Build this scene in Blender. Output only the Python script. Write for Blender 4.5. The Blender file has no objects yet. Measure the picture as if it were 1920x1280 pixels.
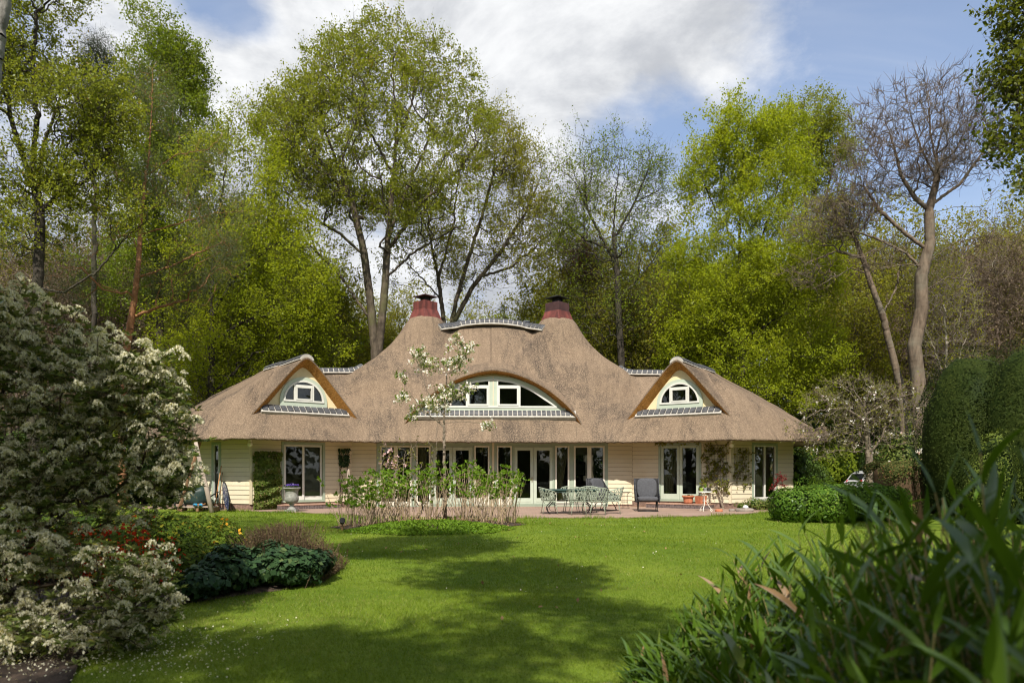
import bpy, math, random
import numpy as np
from mathutils import Vector, Matrix, Quaternion

R = math.radians
sc = bpy.context.scene
COL = sc.collection
rng = np.random.default_rng(7)
random.seed(7)

# ------------------------------------------------------------------ camera
F = 1400.0            # focal length in photo pixels (1920 wide)
CX, HY, EYE = 960.0, 885.0, 1.30
cam = bpy.data.cameras.new('camera')
cam.sensor_width = 36.0
cam.lens = 36.0 * F / 1920.0
cam.shift_y = (HY - 640.0) / 1920.0
cam.clip_start = 0.05
cam.clip_end = 3000
cam.dof.use_dof = True
cam.dof.focus_distance = 24.0
cam.dof.aperture_fstop = 2.3
camo = bpy.data.objects.new('camera', cam)
camo.location = (0, 0, EYE)
camo.rotation_euler = (R(90), 0, 0)
COL.objects.link(camo)
sc.camera = camo

# ------------------------------------------------------------------ sun, sky
SUN_EL, SUN_AZ = R(50), R(5)        # azimuth: degrees to the left of straight behind the camera
S = Vector((-math.sin(SUN_AZ) * math.cos(SUN_EL), -math.cos(SUN_AZ) * math.cos(SUN_EL), math.sin(SUN_EL)))
sun = bpy.data.lights.new('sun', 'SUN')
sun.energy = 4.6
sun.angle = R(0.53)
sun.color = (1.0, 0.93, 0.82)
suno = bpy.data.objects.new('sun', sun)
suno.rotation_euler = S.to_track_quat('Z', 'Y').to_euler()
suno.location = (-10, -20, 40)
COL.objects.link(suno)

sc.view_settings.view_transform = 'Standard'
sc.view_settings.look = 'None'
sc.view_settings.gamma = 1
sc.view_settings.use_curve_mapping = False
sc.view_settings.exposure = 0.58
sc.render.engine = 'CYCLES'
sc.cycles.max_bounces = 7
sc.cycles.diffuse_bounces = 4
sc.cycles.glossy_bounces = 3
sc.cycles.transmission_bounces = 4
sc.cycles.transparent_max_bounces = 10
sc.cycles.caustics_reflective = False
sc.cycles.caustics_refractive = False
sc.cycles.sample_clamp_indirect = 6
sc.cycles.pixel_filter_type = 'BLACKMAN_HARRIS'
sc.cycles.filter_width = 1.15
sc.cycles.use_denoising = True
sc.cycles.denoiser = 'OPENIMAGEDENOISE'
sc.cycles.denoising_input_passes = 'RGB_ALBEDO_NORMAL'
sc.cycles.denoising_prefilter = 'ACCURATE'


class NT:
    """small helper for node trees"""
    def __init__(s, tree):
        s.t = tree
        s.n = tree.nodes
        s.l = tree.links

    def node(s, kind, **kw):
        nd = s.n.new(kind)
        for k, v in kw.items():
            setattr(nd, k, v)
        return nd

    def put(s, sock, v):
        if hasattr(v, 'is_linked'):
            s.l.new(v, sock)
        else:
            sock.default_value = v

    def math(s, op, a, b=0.0, c=None, clamp=False):
        nd = s.node('ShaderNodeMath', operation=op, use_clamp=clamp)
        s.put(nd.inputs[0], a)
        s.put(nd.inputs[1], b)
        if c is not None:
            s.put(nd.inputs[2], c)
        return nd.outputs[0]

    def mix(s, f, a, b, mode='MIX'):
        nd = s.node('ShaderNodeMix', data_type='RGBA', blend_type=mode)
        s.put(nd.inputs[0], f)
        s.put(nd.inputs[6], a if hasattr(a, 'is_linked') else (*a, 1.0) if len(a) == 3 else a)
        s.put(nd.inputs[7], b if hasattr(b, 'is_linked') else (*b, 1.0) if len(b) == 3 else b)
        return nd.outputs[2]

    def noise(s, vec, scale, detail=3.0, rough=0.55, dist=0.0):
        nd = s.node('ShaderNodeTexNoise')
        if vec is not None:
            s.l.new(vec, nd.inputs['Vector'])
        nd.inputs['Scale'].default_value = scale
        nd.inputs['Detail'].default_value = detail
        nd.inputs['Roughness'].default_value = rough
        nd.inputs['Distortion'].default_value = dist
        return nd.outputs['Fac']

    def ramp(s, v, lo, hi, a=0.0, b=1.0, smooth=True):
        nd = s.node('ShaderNodeMapRange', interpolation_type='SMOOTHSTEP' if smooth else 'LINEAR')
        s.put(nd.inputs[0], v)
        s.put(nd.inputs[1], lo)
        s.put(nd.inputs[2], hi)
        s.put(nd.inputs[3], a)
        s.put(nd.inputs[4], b)
        return nd.outputs[0]

    def scalev(s, vec, sx, sy, sz):
        nd = s.node('ShaderNodeMapping')
        s.l.new(vec, nd.inputs[0])
        nd.inputs['Scale'].default_value = (sx, sy, sz)
        return nd.outputs[0]


# world: Nishita sky, with clouds by direction
w = bpy.data.worlds.new('World')
sc.world = w
w.use_nodes = True
nt = NT(w.node_tree)
nt.n.clear()
SKY_STRENGTH = 0.13
out = nt.node('ShaderNodeOutputWorld')
bg = nt.node('ShaderNodeBackground')
bg.inputs['Strength'].default_value = SKY_STRENGTH
sky = nt.node('ShaderNodeTexSky')
try:
    sky.sky_type = 'NISHITA'
except Exception:
    pass
sky.sun_disc = False
sky.sun_elevation = SUN_EL
sky.sun_rotation = R(180) + SUN_AZ
sky.air_density = 1.0
sky.dust_density = 1.2
sky.ozone_density = 1.5
tc = nt.node('ShaderNodeTexCoord')
D = tc.outputs['Generated']
sep = nt.node('ShaderNodeSeparateXYZ')
nt.l.new(D, sep.inputs[0])
dx, dy, dz = sep.outputs
# the cloud layer, seen on a plane overhead: direction / height
hz = nt.math('ADD', nt.math('MAXIMUM', dz, 0.0), 0.22)
comb = nt.node('ShaderNodeCombineXYZ')
nt.put(comb.inputs[0], nt.math('DIVIDE', dx, hz))
nt.put(comb.inputs[1], nt.math('DIVIDE', dy, hz))
nt.put(comb.inputs[2], 0.0)
cp = comb.outputs[0]
n1 = nt.noise(cp, 1.3, 9.0, 0.60, 0.2)
n2 = nt.noise(nt.scalev(cp, 1.0, 1.0, 1.0), 5.0, 8.0, 0.65, 0.1)
# the big bank of cloud over the house
def vdist(px, py, ax, az):
    v = Vector(((px - CX) / F, 1.0, (HY - py) / F)).normalized()
    a = nt.math('DIVIDE', nt.math('SUBTRACT', dx, v.x), ax)
    b = nt.math('DIVIDE', nt.math('SUBTRACT', dz, v.z), az)
    front = nt.math('MULTIPLY', nt.math('LESS_THAN', dy, 0.1), 9.0)
    return nt.math('ADD', nt.math('SQRT', nt.math('ADD', nt.math('MULTIPLY', a, a), nt.math('MULTIPLY', b, b))), front)
m1 = nt.ramp(vdist(760, 60, 0.56, 0.34), 1.25, 0.35)
m2 = nt.ramp(vdist(1230, 120, 0.17, 0.13), 1.3, 0.4)
m3 = nt.ramp(vdist(640, 360, 0.50, 0.30), 1.3, 0.3)
mm = nt.math('MAXIMUM', nt.math('MAXIMUM', m1, m2), nt.math('MULTIPLY', m3, 0.85))
hole = nt.ramp(vdist(1190, 235, 0.10, 0.045), 1.5, 0.2)
hole2 = nt.ramp(vdist(405, 8, 0.06, 0.035), 1.5, 0.2)
hole3 = nt.ramp(vdist(1640, 120, 0.20, 0.30), 1.2, 0.5)
dens = nt.math('ADD', nt.math('MULTIPLY', mm, 0.42), nt.math('MULTIPLY', nt.math('SUBTRACT', n1, 0.5), 1.0))
dens = nt.math('ADD', dens, nt.math('MULTIPLY', nt.math('SUBTRACT', n2, 0.5), 0.34))
dens = nt.math('SUBTRACT', dens, nt.math('MULTIPLY', hole, 0.30))
dens = nt.math('SUBTRACT', dens, nt.math('MULTIPLY', hole2, 0.34))
dens = nt.math('SUBTRACT', dens, nt.math('MULTIPLY', hole3, 0.12))
dens = nt.math('ADD', dens, nt.ramp(dy, 0.45, 0.1, 0.0, 0.20))
cover = nt.ramp(dens, 0.01, 0.33)
wisp = nt.noise(nt.scalev(cp, 0.7, 2.6, 1.0), 1.1, 5.0, 0.6, 0.6)
cover = nt.math('MAXIMUM', cover, nt.ramp(wisp, 0.40, 0.80, 0.04, 0.55))
haze = nt.ramp(dz, 0.40, 0.05, 0.0, 0.62)
cover = nt.math('MAXIMUM', cover, haze)
shade = nt.ramp(nt.math('ADD', nt.noise(nt.scalev(cp, 1, 1, 1), 2.6, 8.0, 0.62, 0.3), nt.math('MULTIPLY', n2, 0.15)), 0.42, 0.72)
ccol = nt.mix(shade, (2.9, 3.02, 3.25), (5.3, 5.35, 5.4))
skyc = nt.mix(1.0, sky.outputs[0], (1.0, 1.0, 1.03), 'MULTIPLY')
skyc = nt.mix(0.16, skyc, (3.2, 3.4, 3.8))
allc = nt.mix(cover, skyc, ccol)
nt.l.new(allc, bg.inputs['Color'])
nt.l.new(bg.outputs[0], out.inputs[0])


# ------------------------------------------------------------------ materials
MATS = {}


def newmat(name):
    m = bpy.data.materials.new(name)
    m.use_nodes = True
    n = NT(m.node_tree)
    b = n.n['Principled BSDF']
    MATS[name] = m
    return m, n, b


def simple(name, col, rough=0.6, metal=0.0, var=0.18, scale=6.0, bump=0.15, bscale=60.0, spec=0.4, stretch=(1, 1, 1), dirt=None):
    m, n, b = newmat(name)
    co = n.node('ShaderNodeTexCoord').outputs['Object']
    v = n.scalev(co, *stretch)
    f = n.noise(v, scale, 5.0, 0.6)
    lo = tuple(c * (1 - var) for c in col)
    hi = tuple(min(1.0, c * (1 + var)) for c in col)
    c = n.mix(n.ramp(f, 0.3, 0.7), lo, hi)
    if dirt:
        g = n.noise(co, scale * 0.4, 6.0, 0.7)
        c = n.mix(n.ramp(g, 0.52, 0.78, 0.0, 0.7), c, dirt)
    n.l.new(c, b.inputs['Base Color'])
    b.inputs['Roughness'].default_value = rough
    b.inputs['Metallic'].default_value = metal
    b.inputs['Specular IOR Level'].default_value = spec
    if bump:
        bp = n.node('ShaderNodeBump')
        bp.inputs['Strength'].default_value = bump
        bp.inputs['Distance'].default_value = 0.01
        n.l.new(n.noise(v, bscale, 4.0), bp.inputs['Height'])
        n.l.new(bp.outputs[0], b.inputs['Normal'])
    return m


def leafmat(name, c1, c2, c3=None, trans=0.35, gloss=0.10, rough=0.45, clump=0.5):
    """leaf: colour varies leaf by leaf (attribute rnd) and clump by clump"""
    m, n, b = newmat(name)
    n.n.remove(b)
    o = n.n['Material Output']
    at = n.node('ShaderNodeAttribute', attribute_name='rnd')
    co = n.node('ShaderNodeTexCoord').outputs['Object']
    cl = n.noise(co, clump, 2.0)
    f = n.math('ADD', n.math('MULTIPLY', at.outputs['Fac'], 0.6), n.math('MULTIPLY', n.ramp(cl, 0.3, 0.7), 0.4))
    c = n.mix(f, c1, c2)
    if c3:
        c = n.mix(n.ramp(at.outputs['Fac'], 0.86, 0.97), c, c3)
    d = n.node('ShaderNodeBsdfDiffuse')
    t = n.node('ShaderNodeBsdfTranslucent')
    g = n.node('ShaderNodeBsdfGlossy')
    g.inputs['Roughness'].default_value = rough
    g.inputs['Color'].default_value = (0.8, 0.85, 0.9, 1)
    n.l.new(c, d.inputs[0])
    n.l.new(n.mix(1.0, c, (1.35, 1.25, 0.6), 'MULTIPLY'), t.inputs[0])
    a = n.node('ShaderNodeMixShader')
    a.inputs[0].default_value = trans
    n.l.new(d.outputs[0], a.inputs[1])
    n.l.new(t.outputs[0], a.inputs[2])
    fr = n.node('ShaderNodeFresnel')
    fr.inputs[0].default_value = 1.4
    e = n.node('ShaderNodeMixShader')
    n.l.new(n.math('MULTIPLY', fr.outputs[0], gloss * 1.4), e.inputs[0])
    n.l.new(a.outputs[0], e.inputs[1])
    n.l.new(g.outputs[0], e.inputs[2])
    n.l.new(e.outputs[0], o.inputs[0])
    return m


def barkmat(name, c1, c2, scale=3.0, moss=None, bump=0.6):
    m, n, b = newmat(name)
    co = n.node('ShaderNodeTexCoord').outputs['Object']
    v = n.scalev(co, 1, 1, 0.25)
    f = n.noise(v, scale * 3, 6.0, 0.65, 0.3)
    c = n.mix(n.ramp(f, 0.3, 0.7), c1, c2)
    if moss:
        g = n.noise(co, 0.8, 4.0, 0.6)
        c = n.mix(n.ramp(g, 0.45, 0.7, 0.0, 0.75), c, moss)
    n.l.new(c, b.inputs['Base Color'])
    b.inputs['Roughness'].default_value = 0.9
    b.inputs['Specular IOR Level'].default_value = 0.15
    bp = n.node('ShaderNodeBump')
    bp.inputs['Strength'].default_value = bump
    bp.inputs['Distance'].default_value = 0.03
    n.l.new(n.noise(v, scale * 6, 5.0, 0.7), bp.inputs['Height'])
    n.l.new(bp.outputs[0], b.inputs['Normal'])
    return m


# thatch: reed-end speckle, streaks down the slope, weathered patches
def thatchmat(name, base, dark, light, cut=False):
    m, n, b = newmat(name)
    tcn = n.node('ShaderNodeTexCoord')
    co = tcn.outputs['Object']
    uv = tcn.outputs['UV']
    big = n.noise(n.scalev(uv, 0.55, 0.30, 1), 1.0, 7.0, 0.68, 0.5)
    mid = n.noise(n.scalev(uv, 2.6, 0.45, 1), 1.6, 6.0, 0.7, 0.3)
    fine = n.noise(n.scalev(co, 1, 1, 1), 26.0, 4.0, 0.85)
    grain = n.noise(n.scalev(uv, 60, 14, 1), 1.0, 3.0, 0.7)
    c = n.mix(n.ramp(big, 0.36, 0.56), dark, base)
    c = n.mix(n.ramp(mid, 0.44, 0.74, 0.0, 0.55), c, light)
    c = n.mix(n.ramp(fine, 0.46, 0.62, 0.0, 0.6), c, tuple(min(1, x * 1.75) for x in light))
    c = n.mix(n.ramp(grain, 0.44, 0.26, 0.0, 0.85), c, tuple(x * 0.45 for x in dark))
    c = n.mix(n.ramp(n.noise(n.scalev(uv, 9.0, 0.8, 1), 1.0, 5.0, 0.7), 0.52, 0.72, 0.0, 0.55), c, dark)
    if cut:
        c = n.mix(n.ramp(n.noise(n.scalev(co, 1, 1, 3), 14.0, 4.0, 0.7), 0.5, 0.7, 0, 0.7), c, tuple(x * 0.35 for x in base))
    n.l.new(c, b.inputs['Base Color'])
    b.inputs['Roughness'].default_value = 0.95
    b.inputs['Specular IOR Level'].default_value = 0.1
    h = n.math('ADD', n.math('MULTIPLY', fine, 0.5), n.math('ADD', n.math('MULTIPLY', grain, 0.8), n.math('MULTIPLY', mid, 0.8)))
    bp = n.node('ShaderNodeBump')
    bp.inputs['Strength'].default_value = 0.9
    bp.inputs['Distance'].default_value = 0.035
    n.l.new(h, bp.inputs['Height'])
    n.l.new(bp.outputs[0], b.inputs['Normal'])
    return m


M = MATS
thatchmat('thatch', (0.165, 0.121, 0.084), (0.060, 0.048, 0.039), (0.238, 0.177, 0.122))
thatchmat('thatch_cut', (0.42, 0.20, 0.055), (0.27, 0.115, 0.03), (0.48, 0.26, 0.085), True)
simple('mortar', (0.40, 0.38, 0.34), 0.9, var=0.18, scale=9, dirt=(0.30, 0.28, 0.24))
simple('slate_tile', (0.060, 0.062, 0.068), 0.55, var=0.35, scale=8, bump=0.2)
simple('cream_board', (0.62, 0.55, 0.40), 0.55, var=0.05, scale=1.5, bump=0.06, bscale=40, stretch=(0.4, 0.4, 3), dirt=(0.50, 0.40, 0.23))
simple('cream_plaster', (0.72, 0.60, 0.37), 0.7, var=0.05, scale=2)
simple('sage_paint', (0.30, 0.36, 0.28), 0.45, var=0.06, scale=3, bump=0.03)
simple('pale_paint', (0.66, 0.64, 0.54), 0.45, var=0.05, scale=3, bump=0.03)
simple('door_paint', (0.44, 0.50, 0.41), 0.45, var=0.05, scale=3, bump=0.03)
simple('white_paint', (0.62, 0.62, 0.57), 0.4, var=0.05, scale=3, bump=0.03)
simple('soffit_board', (0.50, 0.42, 0.26), 0.7, var=0.1)
simple('plinth_brick', (0.20, 0.13, 0.10), 0.9, var=0.35, scale=12)
simple('dark_brick', (0.13, 0.10, 0.095), 0.85, var=0.35, scale=14)
simple('step_top', (0.36, 0.22, 0.16), 0.85, var=0.2, scale=8)
simple('copper', (0.135, 0.034, 0.026), 0.6, var=0.5, scale=4, bump=0.1, stretch=(1, 1, 0.4), dirt=(0.055, 0.02, 0.018), spec=0.5)
simple('copper_dark', (0.06, 0.028, 0.027), 0.55, var=0.3, scale=3, bump=0.1, dirt=(0.09, 0.03, 0.022))
simple('dark_metal', (0.025, 0.024, 0.024), 0.5, metal=0.3, var=0.2)
simple('black_wire', (0.02, 0.021, 0.022), 0.45, var=0.1, bump=0)
simple('brass', (0.45, 0.34, 0.16), 0.35, metal=0.9, var=0.1, bump=0)
simple('room_wall', (0.30, 0.25, 0.19), 0.9, var=0.08)
simple('room_floor', (0.16, 0.09, 0.05), 0.5, var=0.2)
simple('curtain', (0.50, 0.42, 0.24), 0.9, var=0.12, scale=4, stretch=(8, 8, 0.3))
simple('blind_or_dark_sheet', (0.35, 0.32, 0.24), 0.9, var=0.08)
simple('grey_blind', (0.34, 0.32, 0.28), 0.9, var=0.08)
simple('stone_urn', (0.25, 0.25, 0.225), 0.85, var=0.3, scale=9, dirt=(0.14, 0.14, 0.11))
simple('terracotta', (0.42, 0.15, 0.075), 0.85, var=0.2, scale=8, dirt=(0.5, 0.28, 0.2))
simple('cushion', (0.070, 0.072, 0.080), 0.95, var=0.15, scale=18, bump=0.3, bscale=160)
simple('rope_grey', (0.045, 0.046, 0.05), 0.8, var=0.2)
simple('chair_green', (0.30, 0.35, 0.27), 0.5, var=0.08, bump=0)
simple('table_green', (0.035, 0.075, 0.07), 0.28, var=0.12, bump=0.05)
simple('white_iron', (0.70, 0.68, 0.60), 0.5, var=0.06, bump=0)
simple('globe_glass', (0.72, 0.70, 0.60), 0.2, var=0.03, bump=0, spec=0.6)
simple('weathered_log', (0.33, 0.27, 0.22), 0.9, var=0.25, scale=5, stretch=(2, 2, 0.3), bump=0.4)
simple('brown_beam', (0.23, 0.13, 0.07), 0.85, var=0.2, scale=5)
simple('orange_handle', (0.42, 0.20, 0.08), 0.6, var=0.15)
simple('cyan_plastic', (0.03, 0.28, 0.50), 0.4, var=0.1, bump=0)
simple('dark_green_tarp', (0.018, 0.040, 0.036), 0.5, var=0.25, scale=5, bump=0.5, bscale=8)
simple('stake_wood', (0.27, 0.20, 0.14), 0.85, var=0.25, scale=6, stretch=(2, 2, 0.3))
simple('black_rubber', (0.02, 0.02, 0.02), 0.7, bump=0)
simple('soil', (0.050, 0.034, 0.024), 1.0, var=0.5, scale=12, bump=0.9, bscale=30)
simple('lead_vent', (0.06, 0.07, 0.08), 0.6, var=0.2)
simple('white_petal', (0.80, 0.79, 0.74), 0.7, var=0.05, bump=0)
simple('violet_petal', (0.10, 0.05, 0.32), 0.7, var=0.3, scale=30, bump=0)
simple('grey_pot', (0.30, 0.31, 0.31), 0.7, var=0.2)
simple('lime_pot', (0.32, 0.48, 0.06), 0.6, var=0.1)
simple('rock', (0.22, 0.19, 0.16), 0.9, var=0.3, scale=6, bump=0.6, bscale=20)
simple('pale_ball', (0.62, 0.62, 0.62), 0.25, bump=0)
simple('car_paint', (0.55, 0.56, 0.58), 0.3, metal=0.1, var=0.03, bump=0)
simple('painted_dark_room', (0.030, 0.027, 0.022), 0.9, var=0.3, scale=1.2)  # flat dark colour standing in for unlit rooms behind the roof windows
simple('tyre', (0.02, 0.02, 0.02), 0.85, bump=0.1)
simple('tail_lamp', (0.35, 0.02, 0.02), 0.25, bump=0)
simple('alloy', (0.45, 0.45, 0.46), 0.35, metal=0.8, bump=0)


def mosaic():
    m, n, b = newmat('blue_mosaic')
    co = n.node('ShaderNodeTexCoord').outputs['Object']
    v = n.node('ShaderNodeTexVoronoi', feature='F1')
    n.l.new(co, v.inputs['Vector'])
    v.inputs['Scale'].default_value = 17
    e = n.node('ShaderNodeTexVoronoi', feature='DISTANCE_TO_EDGE')
    n.l.new(co, e.inputs['Vector'])
    e.inputs['Scale'].default_value = 17
    sp = n.node('ShaderNodeSeparateColor')
    n.l.new(v.outputs['Color'], sp.inputs[0])
    c = n.mix(sp.outputs[0], (0.012, 0.03, 0.13), (0.04, 0.09, 0.28))
    c = n.mix(n.math('GREATER_THAN', sp.outputs[1], 0.78), c, (0.45, 0.50, 0.58))
    c = n.mix(n.math('LESS_THAN', e.outputs['Distance'], 0.045), c, (0.03, 0.03, 0.035))
    n.l.new(c, b.inputs['Base Color'])
    b.inputs['Roughness'].default_value = 0.22


mosaic()


def glassmat():
    m, n, b = newmat('glass')
    n.n.remove(b)
    o = n.n['Material Output']
    t = n.node('ShaderNodeBsdfTransparent')
    t.inputs[0].default_value = (0.72, 0.76, 0.74, 1)
    g = n.node('ShaderNodeBsdfGlossy')
    g.inputs['Roughness'].default_value = 0.012
    fr = n.node('ShaderNodeFresnel')
    fr.inputs[0].default_value = 1.5
    co = n.node('ShaderNodeTexCoord').outputs['Object']
    bp = n.node('ShaderNodeBump')
    bp.inputs['Strength'].default_value = 0.04
    bp.inputs['Distance'].default_value = 0.02
    n.l.new(n.noise(co, 1.6, 2.0), bp.inputs['Height'])
    n.l.new(bp.outputs[0], g.inputs['Normal'])
    mx = n.node('ShaderNodeMixShader')
    n.l.new(n.math('MULTIPLY', fr.outputs[0], 1.5, clamp=True), mx.inputs[0])
    n.l.new(t.outputs[0], mx.inputs[1])
    n.l.new(g.outputs[0], mx.inputs[2])
    n.l.new(mx.outputs[0], o.inputs[0])


glassmat()


def patiomat():
    m, n, b = newmat('patio_clinker')
    co = n.node('ShaderNodeTexCoord').outputs['Object']
    br = n.node('ShaderNodeTexBrick')
    n.l.new(co, br.inputs['Vector'])
    br.inputs['Scale'].default_value = 1.0
    br.inputs['Brick Width'].default_value = 0.21
    br.inputs['Row Height'].default_value = 0.075
    br.inputs['Mortar Size'].default_value = 0.008
    br.inputs['Color1'].default_value = (0.29, 0.195, 0.145, 1)
    br.inputs['Color2'].default_value = (0.26, 0.165, 0.13, 1)
    br.inputs['Mortar'].default_value = (0.16, 0.13, 0.10, 1)
    f = n.noise(co, 0.9, 6.0, 0.65)
    c = n.mix(n.ramp(f, 0.35, 0.7, 0.0, 0.65), br.outputs['Color'], (0.36, 0.25, 0.19))
    g = n.noise(co, 2.6, 6.0, 0.7)
    c = n.mix(n.ramp(g, 0.55, 0.72, 0.0, 0.6), c, (0.16, 0.125, 0.09))
    n.l.new(c, b.inputs['Base Color'])
    b.inputs['Roughness'].default_value = 0.9
    bp = n.node('ShaderNodeBump')
    bp.inputs['Strength'].default_value = 0.5
    bp.inputs['Distance'].default_value = 0.01
    n.l.new(br.outputs['Fac'], bp.inputs['Height'])
    bp.invert = True
    n.l.new(bp.outputs[0], b.inputs['Normal'])


patiomat()


def lawnmat(name, c1, c2, c3):
    m, n, b = newmat(name)
    co = n.node('ShaderNodeTexCoord').outputs['Object']
    f1 = n.noise(co, 0.55, 5.0, 0.6, 0.3)
    f2 = n.noise(co, 5.0, 5.0, 0.7)
    f3 = n.noise(n.scalev(co, 1.0, 0.6, 1), 38.0, 3.0, 0.75)
    c = n.mix(n.ramp(f1, 0.35, 0.68), c1, c2)
    c = n.mix(n.ramp(f2, 0.45, 0.75, 0.0, 0.5), c, c3)
    c = n.mix(n.ramp(f3, 0.5, 0.3, 0.0, 0.7), c, tuple(x * 0.45 for x in c1))
    n.l.new(c, b.inputs['Base Color'])
    b.inputs['Roughness'].default_value = 0.9
    b.inputs['Specular IOR Level'].default_value = 0.1
    bp = n.node('ShaderNodeBump')
    bp.inputs['Strength'].default_value = 0.8
    bp.inputs['Distance'].default_value = 0.03
    n.l.new(f3, bp.inputs['Height'])
    n.l.new(bp.outputs[0], b.inputs['Normal'])


lawnmat('lawn', (0.092, 0.150, 0.014), (0.150, 0.205, 0.022), (0.200, 0.225, 0.040))
lawnmat('forest_floor', (0.060, 0.050, 0.025), (0.050, 0.070, 0.020), (0.11, 0.085, 0.05))


def grassmat():
    m = leafmat('grass_blade', (0.098, 0.172, 0.014), (0.220, 0.285, 0.030), (0.30, 0.29, 0.10), 0.35, 0.05, 0.5, 0.6)


grassmat()
leafmat('oak_leaf', (0.160, 0.200, 0.020), (0.290, 0.325, 0.036), (0.26, 0.18, 0.04), 0.52, 0.04, 0.5, 0.35)
leafmat('beech_leaf', (0.190, 0.255, 0.014), (0.370, 0.420, 0.028), None, 0.55, 0.04, 0.5, 0.4)
leafmat('lime_leaf', (0.125, 0.190, 0.018), (0.230, 0.290, 0.028), None, 0.55, 0.05, 0.5, 0.4)
leafmat('young_leaf', (0.190, 0.205, 0.022), (0.320, 0.320, 0.038), (0.26, 0.20, 0.06), 0.55, 0.04, 0.5, 0.4)
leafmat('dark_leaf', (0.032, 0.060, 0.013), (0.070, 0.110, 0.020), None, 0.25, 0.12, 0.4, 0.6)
leafmat('near_oak_leaf', (0.075, 0.105, 0.014), (0.165, 0.190, 0.020), (0.16, 0.17, 0.02), 0.40, 0.08, 0.4, 0.5)
leafmat('pine_needle', (0.075, 0.100, 0.045), (0.130, 0.150, 0.065), (0.14, 0.11, 0.05), 0.3, 0.06, 0.5, 0.5)
leafmat('spruce_needle', (0.030, 0.045, 0.022), (0.055, 0.070, 0.032), None, 0.12, 0.05, 0.5, 0.5)
leafmat('rust_needle', (0.090, 0.045, 0.025), (0.16, 0.085, 0.05), None, 0.15, 0.04, 0.5, 0.5)
leafmat('brown_bud', (0.120, 0.090, 0.060), (0.185, 0.140, 0.090), (0.16, 0.17, 0.04), 0.2, 0.04, 0.5, 0.4)
leafmat('pieris_leaf', (0.075, 0.115, 0.026), (0.165, 0.200, 0.052), (0.25, 0.24, 0.06), 0.30, 0.10, 0.35, 1.0)
leafmat('pieris_flower', (0.60, 0.59, 0.44), (0.80, 0.78, 0.62), None, 0.35, 0.03, 0.6, 1.0)
leafmat('blossom', (0.78, 0.76, 0.72), (0.86, 0.84, 0.82), (0.70, 0.48, 0.48), 0.35, 0.02, 0.6, 1.0)
leafmat('pink_blossom', (0.62, 0.36, 0.40), (0.75, 0.55, 0.55), None, 0.3, 0.02, 0.6, 1.0)
leafmat('apple_leaf', (0.090, 0.155, 0.018), (0.165, 0.225, 0.030), None, 0.4, 0.08, 0.4, 1.0)
leafmat('hydrangea_leaf', (0.105, 0.200, 0.018), (0.190, 0.300, 0.030), None, 0.42, 0.06, 0.4, 1.0)
leafmat('ivy_leaf', (0.018, 0.045, 0.020), (0.045, 0.085, 0.030), (0.10, 0.14, 0.05), 0.12, 0.20, 0.35, 1.0)
leafmat('creeper_leaf', (0.070, 0.110, 0.018), (0.180, 0.220, 0.050), (0.26, 0.20, 0.10), 0.25, 0.15, 0.4, 1.5)
leafmat('azalea_leaf', (0.045, 0.085, 0.012), (0.125, 0.180, 0.020), (0.30, 0.28, 0.03), 0.3, 0.10, 0.4, 1.2)
leafmat('azalea_flower', (0.42, 0.025, 0.012), (0.62, 0.055, 0.020), (0.70, 0.18, 0.03), 0.3, 0.03, 0.5, 1.2)
leafmat('orange_flower', (0.72, 0.30, 0.03), (0.80, 0.42, 0.05), None, 0.3, 0.03, 0.5, 1.2)
leafmat('heath_twig', (0.085, 0.055, 0.035), (0.165, 0.115, 0.065), (0.14, 0.15, 0.04), 0.1, 0.04, 0.6, 1.2)
leafmat('laurel_leaf', (0.055, 0.120, 0.014), (0.115, 0.200, 0.024), (0.16, 0.24, 0.03), 0.25, 0.16, 0.3, 1.0)
leafmat('yew_leaf', (0.016, 0.029, 0.007), (0.046, 0.060, 0.012), None, 0.12, 0.06, 0.5, 0.8)
leafmat('hedge_leaf', (0.040, 0.060, 0.016), (0.100, 0.110, 0.030), (0.20, 0.11, 0.05), 0.15, 0.08, 0.5, 1.0)
leafmat('box_leaf', (0.095, 0.130, 0.025), (0.150, 0.190, 0.035), None, 0.25, 0.08, 0.4, 1.0)
leafmat('cover_leaf', (0.095, 0.180, 0.016), (0.170, 0.270, 0.028), None, 0.35, 0.06, 0.4, 1.0)
leafmat('bamboo_leaf', (0.040, 0.090, 0.008), (0.115, 0.195, 0.018), (0.12, 0.16, 0.03), 0.36, 0.055, 0.42, 1.0)
leafmat('bamboo_dry', (0.17, 0.10, 0.045), (0.28, 0.18, 0.09), None, 0.2, 0.08, 0.5, 1.0)
leafmat('maple_leaf', (0.16, 0.020, 0.022), (0.26, 0.040, 0.040), None, 0.35, 0.06, 0.5, 1.0)
leafmat('vine_leaf', (0.105, 0.120, 0.020), (0.260, 0.260, 0.045), (0.32, 0.26, 0.06), 0.4, 0.06, 0.5, 1.5)
leafmat('dry_leaf', (0.20, 0.12, 0.06), (0.30, 0.19, 0.10), None, 0.1, 0.03, 0.6, 1.0)
barkmat('oak_bark', (0.055, 0.044, 0.033), (0.130, 0.104, 0.076), 2.5, (0.105, 0.105, 0.045))
barkmat('beech_bark', (0.115, 0.100, 0.075), (0.200, 0.172, 0.125), 1.5, (0.12, 0.125, 0.05), 0.2)
barkmat('dark_bark', (0.035, 0.030, 0.025), (0.075, 0.064, 0.050), 2.5, (0.06, 0.065, 0.03))
barkmat('pine_bark', (0.260, 0.125, 0.062), (0.440, 0.220, 0.115), 2.0)
barkmat('bare_bark', (0.075, 0.056, 0.040), (0.205, 0.156, 0.112), 1.3, (0.17, 0.155, 0.115), 0.9)
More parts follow.
